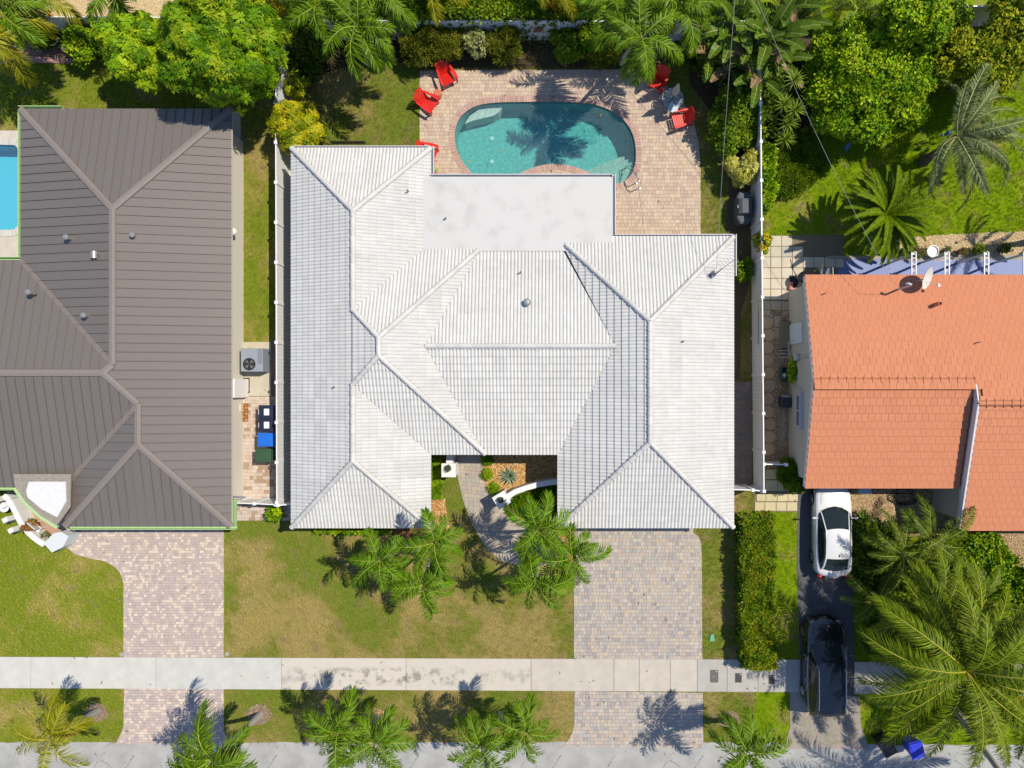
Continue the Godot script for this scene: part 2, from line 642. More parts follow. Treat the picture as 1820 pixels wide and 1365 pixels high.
	s.sheet(path, 0.009)
	var path_node := setting("front_path", s, sand, "curved block path from the drive to the front door")
	pavers("paver", path, 0.19, [0.19, 0.26, 0.3], [hue(206, 196, 180), hue(196, 190, 180), hue(212, 200, 180), hue(202, 188, 176)], path_node, brick, 0.12)
	no_grass(path)
	# paved alley east of the white house
	var alley := outline([[1290, 678], [1336, 678], [1336, 868], [1290, 868]])
	s = Shape.new()
	s.sheet(alley, 0.008)
	var alley_node := setting("side_path", s, sand, "shaded block path between the white house and its fence")
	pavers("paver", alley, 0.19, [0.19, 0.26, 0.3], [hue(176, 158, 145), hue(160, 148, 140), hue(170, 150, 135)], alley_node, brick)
	no_grass(alley)
	# earth strip on the east side
	for e in [[[1288, 300], [1336, 290], [1336, 462], [1300, 462]], [[1296, 300], [1338, 300], [1338, 470], [1296, 470]]]:
		pass
	no_grass(deck_outline)
	# drive of the orange house
	var dark := outline([[1418, 860], [1512, 860], [1516, 1010], [1520, 1232], [1525, 1270], [1408, 1270], [1405, 1232], [1424, 1215], [1416, 1010]])
	s = Shape.new()
	s.prism(dark, -0.06, 0.016)
	setting("driveway", s, weathered("drive_asphalt", Color(0.10, 0.10, 0.105), 0.9, mottle, 2.2, speck, 0.5), "dark asphalt drive under the two parked cars")
	no_grass(dark)
	var crossing := outline([[1404, 1228], [1527, 1238], [1530, 1290], [1546, 1331], [1394, 1331], [1404, 1290]])
	s = Shape.new()
	s.prism(crossing, -0.06, 0.024)
	setting("driveway_crossing", s, weathered("pale_drive", hue(178, 168, 162), 0.9, mottle, 2.2, speck, 0.5), "grey worn crossing behind the black car")
	s = Shape.new()
	s.prism(outline([[1518, 1176], [1860, 1180], [1860, 1236], [1518, 1233]]), -0.05, 0.04)
	setting("sidewalk", s, concrete_tint("grey_concrete", hue(214, 208, 200), mottle), "pavement running on beneath the big palm")
	no_grass(outline([[1518, 1176], [1860, 1180], [1860, 1236], [1518, 1233]]))
	stepping_slabs(concrete)
	beds(speck)

func cracked() -> ImageTexture:
	# worn asphalt: aggregate, paler and darker patches, fine dark cracks
	if grain.has("cracked"):
		return grain["cracked"]
	var f := FastNoiseLite.new()
	f.seed = 8
	f.frequency = 0.006
	f.fractal_octaves = 4
	var wear := f.get_seamless_image(1024, 1024)
	f.seed = 9
	f.noise_type = FastNoiseLite.TYPE_CELLULAR
	f.cellular_return_type = FastNoiseLite.RETURN_DISTANCE2_SUB
	f.fractal_type = FastNoiseLite.FRACTAL_NONE
	f.domain_warp_enabled = true
	f.domain_warp_amplitude = 40.0
	f.domain_warp_frequency = 0.012
	f.frequency = 0.0045
	var cells := f.get_seamless_image(1024, 1024)
	f.noise_type = FastNoiseLite.TYPE_SIMPLEX
	f.domain_warp_enabled = false
	f.frequency = 0.3
	var chips := f.get_seamless_image(1024, 1024)
	for im in [wear, cells, chips]: im.convert(Image.FORMAT_L8)
	var w: PackedByteArray = wear.get_data()
	var q: PackedByteArray = cells.get_data()
	var h: PackedByteArray = chips.get_data()
	for i in w.size():
		var k := 0.80 + 0.13 * w[i] / 255.0 + 0.07 * h[i] / 255.0
		if q[i] < 3 and w[i] > 105: k *= 0.66
		w[i] = int(255.0 * k)
	var t := ImageTexture.create_from_image(Image.create_from_data(1024, 1024, false, Image.FORMAT_L8, w))
	grain["cracked"] = t
	return t

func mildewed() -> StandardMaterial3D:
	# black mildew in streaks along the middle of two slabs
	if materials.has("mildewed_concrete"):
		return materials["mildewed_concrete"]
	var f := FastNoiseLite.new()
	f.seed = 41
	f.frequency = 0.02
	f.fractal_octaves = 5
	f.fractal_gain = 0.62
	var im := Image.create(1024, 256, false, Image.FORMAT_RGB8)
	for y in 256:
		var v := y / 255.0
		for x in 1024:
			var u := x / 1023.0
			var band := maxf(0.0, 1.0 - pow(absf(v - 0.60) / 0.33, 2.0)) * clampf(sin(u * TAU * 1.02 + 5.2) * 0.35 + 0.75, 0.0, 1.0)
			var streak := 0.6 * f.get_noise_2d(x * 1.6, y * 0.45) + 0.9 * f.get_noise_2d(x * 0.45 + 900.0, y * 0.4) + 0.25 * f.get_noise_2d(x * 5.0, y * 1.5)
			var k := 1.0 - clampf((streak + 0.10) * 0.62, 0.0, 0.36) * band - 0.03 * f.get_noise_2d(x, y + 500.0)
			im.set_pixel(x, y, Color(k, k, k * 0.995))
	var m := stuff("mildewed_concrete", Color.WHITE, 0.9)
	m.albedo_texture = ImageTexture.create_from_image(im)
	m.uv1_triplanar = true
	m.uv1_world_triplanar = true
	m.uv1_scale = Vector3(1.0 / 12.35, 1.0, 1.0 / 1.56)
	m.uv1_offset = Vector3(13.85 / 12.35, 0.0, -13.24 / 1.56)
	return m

func concrete_tint(called: String, c: Color, t: ImageTexture) -> StandardMaterial3D:
	return weathered(called, c, 0.9, t, 2.6)

func stepping_slabs(concrete: Material) -> void:
	# the slab terrace at the corner of the orange house
	var base := Shape.new()
	base.prism(outline([[1352, 418], [1500, 418], [1500, 500], [1440, 534], [1352, 534]]), -0.05, 0.008)
	var o := setting("slab_terrace", base, weathered("terrace_sand", hue(150, 138, 115), 0.95, grain["speck"], 0.8), "terrace of square concrete slabs by the orange roofed house")
	no_grass(outline([[1352, 418], [1500, 418], [1500, 560], [1352, 900]]))
	var xs := [1352, 1369.5, 1389, 1408, 1427, 1446, 1465, 1484, 1500]
	var ys := [419, 438, 457, 476, 495, 514, 533]
	for j in ys.size() - 1:
		for i in xs.size() - 1:
			if (j >= 3 and i > 3) or (j == 0 and i > 2) or (j == 1 and i > 3):
				continue
			var s := Shape.new()
			s.tint = vary(hue(224, 214, 194), 0.08, 0.02)
			if j == 1 and i == 2: s.tint = hue(205, 200, 188)
			var p := outline([[xs[i] + 0.6, ys[j] + 0.6], [xs[i + 1] - 0.6, ys[j] + 0.6], [xs[i + 1] - 0.6, ys[j + 1] - 0.6], [xs[i] + 0.6, ys[j + 1] - 0.6]])
			s.prism(p, 0.0, 0.04 + rng.randf_range(-0.006, 0.006))
			laid("slab", s, concrete, o)
	for e in [[1352, 535, 1369, 551], [1370, 535, 1388, 552], [1389, 536, 1402, 552], [1352, 551, 1369, 562], [1376, 562, 1387, 582], [1377, 583, 1388, 601], [1391, 553, 1400, 560]]:
		var s := Shape.new()
		s.tint = vary(hue(200, 188, 166), 0.06, 0.02)
		s.prism(outline([[e[0], e[1]], [e[2], e[1]], [e[2], e[3] - 0.8], [e[0], e[3] - 0.8]]), 0.0, 0.035)
		laid("slab", s, concrete, o)
	# round stepping stones along the fence
	for i in 11:
		var c := at(1364 + 2.0 * sin(i * 1.7) + i * 0.3, 573 + i * 22.6)
		var s := Shape.new()
		s.tint = vary(hue(220, 188, 152), 0.06, 0.02)
		s.lathe([Vector2(0.29, 0), Vector2(0.3, 0.035), Vector2(0.28, 0.05), Vector2(0.26, 0.045), Vector2(0, 0.05)], Vector3.ZERO, 20)
		var p := part("stepping_stone", s, weathered("stone_disc", Color.WHITE, 0.9, grain["speck"], 0.5), self)
		p.name = numbered("stepping_stone")
		p.position = c
		tag(p, "%s round stepping stone from the slab terrace down the side of the orange roofed house" % ["first", "second", "third", "fourth", "fifth", "sixth", "seventh", "eighth", "ninth", "tenth", "eleventh"][i], "stepping stone", "round stepping stones along the fence")
	# cream squares in front of the fence
	var pale := Shape.new()
	pale.prism(outline([[1340, 845], [1424, 845], [1424, 910], [1340, 910]]), -0.05, 0.008)
	o = setting("slab_path", pale, weathered("terrace_sand", Color.WHITE, 0.95, grain["speck"], 0.8), "cream square slabs beside the white car")
	no_grass(outline([[1340, 835], [1424, 835], [1424, 910], [1340, 910]]))
	for e in [[1360, 834, 1382, 852], [1382, 834, 1400, 852], [1360, 853, 1382, 873], [1382, 853, 1402, 873], [1344, 877, 1361, 891], [1361, 877, 1381, 891], [1381, 877, 1400, 891], [1400, 877, 1418, 891], [1341, 892, 1359, 908], [1359, 892, 1379, 908], [1379, 892, 1398, 908], [1398, 892, 1417, 908]]:
		var s := Shape.new()
		s.tint = vary(hue(224, 212, 172), 0.05, 0.02)
		s.prism(outline([[e[0] + 0.5, e[1] + 0.5], [e[2] - 0.5, e[1] + 0.5], [e[2] - 0.5, e[3] - 0.5], [e[0] + 0.5, e[3] - 0.5]]), 0.0, 0.04 + rng.randf_range(-0.005, 0.005))
		laid("slab", s, concrete, o)

func pebble_mesh() -> ArrayMesh:
	var s := Shape.new()
	var p := []
	for k in 6:
		var a := TAU * k / 6.0
		p.append(Vector3(cos(a) * rng.randf_range(0.8, 1.1), rng.randf_range(0.1, 0.35), sin(a) * rng.randf_range(0.6, 0.9)))
	var top := Vector3(0.1, 0.75, 0)
	for k in 6:
		s.tri_to(p[k], p[(k + 1) % 6], top, p[k] + Vector3.UP)
		s.tri_to(p[k], p[(k + 1) % 6], Vector3(p[k].x * 0.8, -0.3, p[k].z * 0.8), p[k])
	return s.mesh()

func stones(called: String, poly: PackedVector2Array, size: float, per_m2: float, tones: Array, base: Color, label: String) -> Node3D:
	# a bed of loose stones or bark on its own earth
	var s := Shape.new()
	s.sheet(poly, 0.014)
	var o := setting(called, s, weathered("%s_earth_%d" % [called, base.to_rgba32()], base, 0.95, grain["speck"], 0.7), label)
	no_grass(poly, -0.03)
	var r := Rect2(poly[0], Vector2.ZERO)
	for p in poly:
		r = r.expand(p)
	var m := pebble_mesh()
	var places := []
	var colors := PackedColorArray()
	for i in int(r.get_area() * per_m2):
		var q := Vector2(rng.randf_range(r.position.x, r.end.x), rng.randf_range(r.position.y, r.end.y))
		if Geometry2D.is_point_in_polygon(q, poly):
			var k := size * rng.randf_range(0.6, 1.4)
			places.append(Transform3D(Basis.from_euler(Vector3(rng.randf_range(-0.5, 0.5), rng.randf() * TAU, rng.randf_range(-0.5, 0.5))).scaled(Vector3.ONE * k), Vector3(q.x, 0.014, q.y)))
			colors.push_back(vary(tones[rng.randi() % tones.size()], 0.18, 0.04))
	var c := scatter("loose_stone", m, stuff("loose_stone", Color.WHITE, 0.9), places, colors, o)
	c.set_meta("kind", "stuff")
	return o

func beds(speck: ImageTexture) -> void:
	var gold := [hue(226, 178, 110), hue(236, 205, 150), hue(200, 146, 84), hue(238, 220, 180), hue(214, 160, 96)]
	var bark := [hue(150, 100, 60), hue(120, 84, 56), hue(176, 130, 84)]
	stones("stone_bed", outline([[857, 800], [1010, 800], [1010, 852], [985, 862], [955, 866], [925, 874], [905, 884], [888, 894], [876, 885], [866, 872], [860, 852]]), 0.03, 620, gold, hue(190, 140, 85), "golden stone bed in front of the entrance, with an agave")
	stones("mulch_bed", outline([[762, 885], [791, 885], [796, 925], [800, 945], [762, 945]]), 0.03, 500, gold, hue(190, 140, 85), "golden stones below the clipped strip hedge by the front path")
	stones("mulch_bed", outline([[905, 908], [925, 890], [960, 876], [1020, 860], [1020, 1010], [1006, 1004], [985, 985], [960, 955], [935, 930]]), 0.03, 420, gold, hue(170, 120, 75), "golden stones round the palms beside the drive")
	stones("mulch_bed", outline([[690, 925], [764, 925], [800, 945], [800, 960], [770, 968], [690, 950]]), 0.03, 350, bark, hue(120, 90, 60), "brown mulch at the front corner of the white house")
	var cream := [hue(238, 218, 172), hue(226, 196, 150), hue(246, 232, 200), hue(210, 180, 136), hue(232, 205, 170)]
	stones("pebble_bed", outline([[1585, 425], [1640, 420], [1720, 415], [1830, 411], [1830, 462], [1585, 464]]), 0.035, 420, cream, hue(214, 190, 148), "cream pebble bed beyond the blue terrace")
	stones("pebble_bed", outline([[1508, 845], [1720, 845], [1720, 925], [1700, 940], [1840, 940], [1840, 1010], [1780, 1004], [1760, 980], [1690, 962], [1600, 950], [1512, 935]]), 0.03, 520, [hue(206, 176, 136), hue(224, 200, 160), hue(178, 144, 104), hue(230, 212, 180)], hue(176, 146, 108), "tan pebble bed between the white car and the orange roof")
	stones("gravel_yard", outline([[-60, -60], [310, -60], [310, 52], [-60, 52]]), 0.03, 160, cream, hue(228, 204, 158), "cream gravel yard beyond the back fence")
	stones("side_bed", outline([[1352, 552], [1404, 552], [1404, 833], [1352, 833]]), 0.026, 330, [hue(206, 176, 140), hue(176, 148, 118), hue(226, 200, 166)], hue(170, 144, 116), "brown earth and pebbles between fence and orange roofed house")
	stones("planting_bed", outline([[516, 60], [1300, 60], [1300, 100], [1118, 122], [746, 122], [700, 108], [640, 112], [516, 150]]), 0.03, 120, [hue(110, 92, 66), hue(84, 70, 52), hue(140, 118, 86)], hue(92, 84, 58), "dark planting bed along the back fence")
	stones("planting_bed", outline([[1225, 10], [1440, 10], [1450, 225], [1385, 235], [1360, 300], [1290, 300], [1272, 210], [1225, 150]]), 0.03, 120, [hue(110, 92, 66), hue(84, 70, 52), hue(140, 118, 86)], hue(96, 84, 62), "dark planting bed under the paddle leaved plants")
	stones("side_strip", outline([[1296, 300], [1337, 300], [1337, 480], [1316, 560], [1316, 676], [1290, 676], [1290, 420]]), 0.025, 120, [hue(130, 112, 86), hue(104, 90, 70)], hue(120, 104, 80), "bare earth strip under the covered grill")
	stones("planting_bed", outline([[-60, 62], [188, 62], [192, 96], [170, 104], [-60, 104]]), 0.03, 160, [hue(190, 160, 136), hue(150, 122, 100)], hue(170, 140, 118), "brown bed along the back fence of the brown roofed house")
	var s := Shape.new()
	s.prism(outline([[-40, 103], [60, 101], [125, 104], [152, 108], [152, 114], [100, 113], [60, 112], [-40, 116]]), -0.02, 0.05)
	setting("brick_edging", s, weathered("edging", hue(206, 164, 148), 0.9, speck, 0.6), "pink brick edging along the planting bed")

# ---- pools

func ring_of(poly: PackedVector2Array, y0: float, y1: float, s: Shape, inward: bool) -> void:
	var way := -1.0 if Geometry2D.is_polygon_clockwise(poly) else 1.0
	if inward: way = -way
	for i in poly.size():
		var a := poly[i]
		var b := poly[(i + 1) % poly.size()]
		s.quad_to(Vector3(a.x, y0, a.y), Vector3(b.x, y0, b.y), Vector3(b.x, y1, b.y), Vector3(a.x, y1, a.y), Vector3((b - a).y, 0, -(b - a).x) * way)

func coping(poly: PackedVector2Array, wide: float, each: float, tones: Array, parent: Node3D, material: Material) -> void:
	var s := Shape.new()
	var way := 1.0 if Geometry2D.is_polygon_clockwise(poly) else -1.0
	var at_length := 0.0
	for i in poly.size():
		var a := poly[i]
		var b := poly[(i + 1) % poly.size()]
		var l := a.distance_to(b)
		var count := maxi(1, roundi(l / each))
		var na := ((a - poly[i - 1]).normalized() + (b - a).normalized()).normalized().orthogonal() * -way
		var c := poly[(i + 2) % poly.size()]
		var nb := ((b - a).normalized() + (c - b).normalized()).normalized().orthogonal() * -way
		for k in count:
			var t0 := (k + 0.04) / count
			var t1 := (k + 0.96) / count
			s.tint = vary(tones[rng.randi() % tones.size()], 0.07, 0.02)
			var q := [a.lerp(b, t0) - na.lerp(nb, t0) * 0.03, a.lerp(b, t1) - na.lerp(nb, t1) * 0.03, a.lerp(b, t1) + na.lerp(nb, t1) * wide, a.lerp(b, t0) + na.lerp(nb, t0) * wide]
			s.prism(PackedVector2Array(q), -0.03, 0.045 + rng.randf_range(-0.002, 0.002))
		at_length += l
	var o := laid("coping_brick", s, material, parent)
	o.set_meta("kind", "stuff")

func swimming_pools() -> void:
	var brick: Material = materials["paver"]
	var sand: Material = materials["joint_sand"]
	# the deck, in two halves so that the pool stays open
	var cut: PackedVector2Array = Geometry2D.offset_polygon(pool_outline, 0.1)[0]
	var deck := Shape.new()
	for r in [Rect2(-9, -20, 8.2, 16), Rect2(-0.8, -20, 9, 16)]:
		var half := PackedVector2Array([r.position, Vector2(r.end.x, r.position.y), r.end, Vector2(r.position.x, r.end.y)])
		for p in Geometry2D.intersect_polygons(deck_outline, half):
			for q in Geometry2D.clip_polygons(p, cut):
				deck.sheet(q, 0.008)
	var o := setting("pool_deck", deck, sand, "pinkish block paved deck round the kidney shaped pool")
	var rose := [hue(232, 210, 188), hue(228, 203, 183), hue(238, 219, 190), hue(224, 198, 180), hue(235, 214, 192)]
	pavers("paver", deck_outline, 0.18, [0.18, 0.2, 0.27, 0.14], rose, o, brick, 0.0, Geometry2D.offset_polygon(pool_outline, 0.16)[0])
	var plaster := weathered("pool_plaster", Color(0.042, 0.345, 0.325), 0.8, grain_texture("plaster", 0.02, 0.78, 1.0, 5), 2.4)
	pool("swimming_pool", "kidney shaped teal swimming pool behind the white house", pool_outline, plaster, -1.25, [hue(220, 184, 172), hue(212, 176, 164), hue(226, 194, 180)], 0.26)
	var last: Node3D = get_child(get_child_count() - 1)
	var seat := Shape.new()
	seat.prism(outline([[826, 220], [835, 206], [852, 194], [880, 187], [893, 186], [892, 192], [886, 200], [876, 206], [855, 211], [842, 214]], -0.4), -1.2, -0.4)
	laid("seat_ledge", seat, weathered("seat_plaster", Color(0.30, 0.48, 0.44), 0.8, grain["plaster"], 2.4), last)
	for k in 3:
		var step := Shape.new()
		var d := 8.0 * k
		step.prism(outline([[1040 - d * 1.2, 309 - d * 0.2], [1116 - d * 0.8, 290 - d * 1.1], [1130, 284 - d], [1131, 300], [1117, 322], [1095, 331], [1070, 325]], -0.2), -1.22, -0.26 - 0.26 * k)
		laid("step", step, weathered("step_plaster", Color(0.15, 0.36, 0.31), 0.8, grain["plaster"], 2.4), last)
	for p in [[870, 246], [870, 287]]:
		var fitting := Shape.new()
		fitting.lathe([Vector2(0.11, 0), Vector2(0.11, 0.02), Vector2(0.09, 0.03), Vector2(0, 0.03)], at(p[0] + 4, p[1], -1.24), 14)
		laid("drain_cover", fitting, stuff("pool_fitting", Color(0.16, 0.44, 0.42), 0.6), last)
	var bright := weathered("blue_plaster", Color(0.035, 0.44, 0.62), 0.8, grain_texture("quartz", 0.25, 0.82, 1.0, 3), 1.2)
	pool("swimming_pool", "bright blue swimming pool beside the brown roofed house", small_pool_outline, bright, -1.0, [hue(238, 236, 230), hue(230, 228, 222)], 0.3)
	var terrace := Shape.new()
	var around: PackedVector2Array = outline([[-140, 232], [44, 232], [44, 470], [-140, 470]])
	for p in Geometry2D.clip_polygons(around, outline([[-150, 200], [70, 200], [70, 335], [-150, 335]])):
		for q in Geometry2D.clip_polygons(p, Geometry2D.offset_polygon(small_pool_outline, 0.1)[0]):
			terrace.prism(q, -0.02, 0.012)
	for p in Geometry2D.intersect_polygons(around, outline([[-150, 200], [70, 200], [70, 335], [-150, 335]])):
		for q in Geometry2D.clip_polygons(p, Geometry2D.offset_polygon(small_pool_outline, 0.1)[0]):
			terrace.prism(q, -0.02, 0.012)
	setting("pool_terrace", terrace, weathered("cream_terrace", hue(224, 216, 206), 0.9, grain["mottle"], 2.0), "pale terrace round the bright blue pool")
	no_grass(around)

func pool(called: String, label: String, poly: PackedVector2Array, plaster: Material, deep: float, tones: Array, wide: float) -> void:
	var t := thing(called, label, "swimming pool")
	var s := Shape.new()
	var low: PackedVector2Array = Geometry2D.offset_polygon(poly, -0.02)[0]
	ring_of(poly, deep, -0.0, s, true)
	s.sheet(poly, deep)
	laid("pool_basin", s, plaster, t)
	s = Shape.new()
	ring_of(Geometry2D.offset_polygon(poly, -0.012)[0], -0.2, 0.0, s, true)
	laid("waterline_tile", s, stuff("waterline_tile", Color(0.03, 0.13, 0.16), 0.25), t)
	var w := Shape.new()
	w.sheet(low, -0.09)
	var water := StandardMaterial3D.new()
	water.resource_name = "pool_water"
	water.transparency = BaseMaterial3D.TRANSPARENCY_ALPHA
	water.albedo_color = Color(0.75, 0.95, 1.0, 0.06)
	water.roughness = 0.03
	water.metallic_specular = 0.4
	water.normal_enabled = true
	var f := FastNoiseLite.new()
	f.seed = 5
	f.frequency = 0.03
	f.fractal_octaves = 3
	var im := f.get_seamless_image(256, 256)
	im.bump_map_to_normal_map(3.0)
	water.normal_texture = ImageTexture.create_from_image(im)
	water.normal_scale = 0.8
	water.uv1_triplanar = true
	water.uv1_world_triplanar = true
	water.uv1_scale = Vector3.ONE / 2.2
	laid("water", w, water, t)
	coping(poly, wide, 0.13, tones, t, materials["paver"])

# ---- roofs and houses

func clip_poly(poly: Array, normal: Vector2, limit: float) -> Array:
	# what of the Vector2 polygon has dot(normal) <= limit
	var out := []
	for i in poly.size():
		var a: Vector2 = poly[i]
		var b: Vector2 = poly[(i + 1) % poly.size()]
		var da := normal.dot(a) - limit
		var db := normal.dot(b) - limit
		if da <= 0.0: out.append(a)
		if (da < 0.0 and db > 0.0) or (da > 0.0 and db < 0.0):
			out.append(a.lerp(b, da / (da - db)))
	return out

func wall_ring(s: Shape, poly: PackedVector2Array, y0: float, y1: float) -> void:
	ring_of(poly, y0, y1, s, false)

func barrel_tiles(s: Shape, pieces: Array, down: Vector2, eave: float, slope: float, pitch := 0.157, course := 0.315) -> void:
	# S-shaped clay tiles over one slope. pieces: convex outlines in plan; down: the way water runs; eave: dot(down) of the eave, where the height is 2.7
	var across := Vector2(-down.y, down.x)
	var lo := Vector2(INF, INF)
	var hi := Vector2(-INF, -INF)
	var planes := []
	for piece in pieces:
		var mid := Vector2.ZERO
		for p in piece:
			mid += p / piece.size()
			lo = lo.min(Vector2(across.dot(p), down.dot(p)))
			hi = hi.max(Vector2(across.dot(p), down.dot(p)))
		var sides := []
		for i in piece.size():
			var e: Vector2 = piece[(i + 1) % piece.size()] - piece[i]
			if e.length() < 0.001: continue
			var m := e.orthogonal().normalized()
			if m.dot(mid - piece[i]) > 0.0: m = -m
			sides.append([m, m.dot(piece[i])])
		planes.append(sides)
	var steps := 6
	var shape := [0.0, 0.023, 0.039, 0.040, 0.026, 0.004]
	var u0 := floorf(lo.x / pitch) * pitch
	var v1 := eave + 0.06
	var up := Vector3(down.x * slope, 1, down.y * slope).normalized()
	while v1 > lo.y:
		var v0 := v1 - course
		var u := u0
		while u < hi.x:
			var cu := u + pitch / 2
			var cv := (v0 + v1) / 2
			var c := across * cu + down * cv
			var where := -1
			var near := false
			for n in planes.size():
				var worst := -INF
				for side in planes[n]:
					worst = maxf(worst, side[0].dot(c) - side[1])
				if worst < 0.34:
					near = true
				if worst < -0.26:
					where = n
			if near:
				var k := 1.0 + rng.randf_range(-0.035, 0.035) + 0.10 * signf(blotch_noise.get_noise_2d(roundf(c.x * 1.4) * 3.1, roundf(c.y * 1.1) * 2.3)) * absf(patch_noise.get_noise_2d(c.x, c.y))
				s.tint = Color(0.505 * k, 0.508 * k, 0.50 * k)
				var row := []
				for i in steps + 1:
					var uu := u + pitch * i / steps
					var y: float = shape[i % steps]
					row.append([across * uu + down * v0, y, across * uu + down * v1, y + 0.05])
				for i in steps:
					var a: Array = row[i]
					var b: Array = row[i + 1]
					var pa := Vector3(a[0].x, 2.7 + slope * (eave - v0) + a[1], a[0].y)
					var pb := Vector3(b[0].x, 2.7 + slope * (eave - v0) + b[1], b[0].y)
					var qa := Vector3(a[2].x, 2.7 + slope * (eave - v1) + a[3], a[2].y)
					var qb := Vector3(b[2].x, 2.7 + slope * (eave - v1) + b[3], b[2].y)
					var la := qa - Vector3(0, a[3] - a[1] * 0.0 + 0.01, 0)
					var lb := qb - Vector3(0, b[3] - b[1] * 0.0 + 0.01, 0)
					if where >= 0:
						s.quad_to(pa, pb, qb, qa, up)
						s.quad_to(qa, qb, lb, la, Vector3(down.x, 0, down.y))
					else:
						for n in planes.size():
							clipped(s, [pa, pb, qb, qa], planes[n], up)
							clipped(s, [qa, qb, lb, la], planes[n], Vector3(down.x, 0, down.y))
			u += pitch
		v1 = v0

func clipped(s: Shape, poly: Array, sides: Array, out: Vector3) -> void:
	var p := poly
	for side in sides:
		var q := []
		var m := Vector3(side[0].x, 0, side[0].y)
		# eaves may overhang a little
		var limit: float = side[1] + 0.004
		if m.dot(out * Vector3(1, 0, 1)) > 0.2 * Vector2(out.x, out.z).length() and Vector2(out.x, out.z).normalized().dot(side[0]) > 0.98:
			limit += 0.08
		for i in p.size():
			var a: Vector3 = p[i]
			var b: Vector3 = p[(i + 1) % p.size()]
			var da := m.dot(a) - limit
			var db := m.dot(b) - limit
			if da <= 0.0: q.append(a)
			if (da < 0.0 and db > 0.0) or (da > 0.0 and db < 0.0):
				q.append(a.lerp(b, da / (da - db)))
		p = q
		if p.size() < 3: return
	for i in range(1, p.size() - 1):
		s.tri_to(p[0], p[i], p[i + 1], out)

func cap_mesh(length: float) -> ArrayMesh:
	# one half-round ridge tile, wider at its lower end; runs along -z to +z
	var s := Shape.new()
	var r0 := 0.105
	var r1 := 0.125
	for k in 8:
		var a0 := PI * k / 8.0
		var a1 := PI * (k + 1) / 8.0
		var n0 := Vector3(cos(a0), sin(a0), 0)
		var n1 := Vector3(cos(a1), sin(a1), 0)
		var z0 := -length * 0.5
		var z1 := length * 0.5 + 0.04
		s.smooth(n0 * r0 + Vector3(0, 0, z0), n1 * r0 + Vector3(0, 0, z0), n1 * r1 + Vector3(0, 0.012, z1), n0, n1, n1)
		s.smooth(n0 * r0 + Vector3(0, 0, z0), n1 * r1 + Vector3(0, 0.012, z1), n0 * r1 + Vector3(0, 0.012, z1), n0, n1, n0)
		s.quad_to(n0 * r1 + Vector3(0, 0.012, z1), n1 * r1 + Vector3(0, 0.012, z1), n1 * (r1 - 0.025) + Vector3(0, 0.012, z1), n0 * (r1 - 0.025) + Vector3(0, 0.012, z1), Vector3.BACK)
	return s.mesh()

func caps(parent: Node3D, a: Vector3, b: Vector3, each: float, meshes: Array, ms: Array, lift := 0.035) -> void:
	# ridge tiles from a down to b
	var n := maxi(1, roundi(a.distance_to(b) / each))
	var z := (b - a).normalized()
	var x := Vector3.UP.cross(z).normalized()
	var basis := Basis(x, z.cross(x), z * (a.distance_to(b) / n / each))
	for i in n:
		var o := instance("ridge_tile", meshes[rng.randi() % meshes.size()], ms[rng.randi() % ms.size()], parent)
		o.transform = whole(parent).affine_inverse() * Transform3D(basis, a.lerp(b, (i + 0.5) / n) + Vector3.UP * lift)

func gutter(s: Shape, a: Vector2, b: Vector2, out: Vector2, y: float) -> void:
	# an open channel along an eave
	var d := (b - a).normalized()
	var wide := 0.15
	for e in [[0.0, 0.016, -0.08, 0.09], [wide - 0.03, 0.03, -0.08, 0.11], [0.016, wide - 0.046, -0.08, -0.068]]:
		var m: Vector2 = (a + b) / 2 + out * (e[0] + e[1] / 2)
		var size := Vector3(a.distance_to(b), e[3] - e[2], e[1])
		s.box(Vector3(m.x, y + (e[2] + e[3]) / 2, m.y), size, Basis(Vector3(d.x, 0, d.y), Vector3.UP, Vector3(d.x, 0, d.y).cross(Vector3.UP)))

func v3(p: Vector2, y: float) -> Vector3:
	return Vector3(p.x, y, p.y)

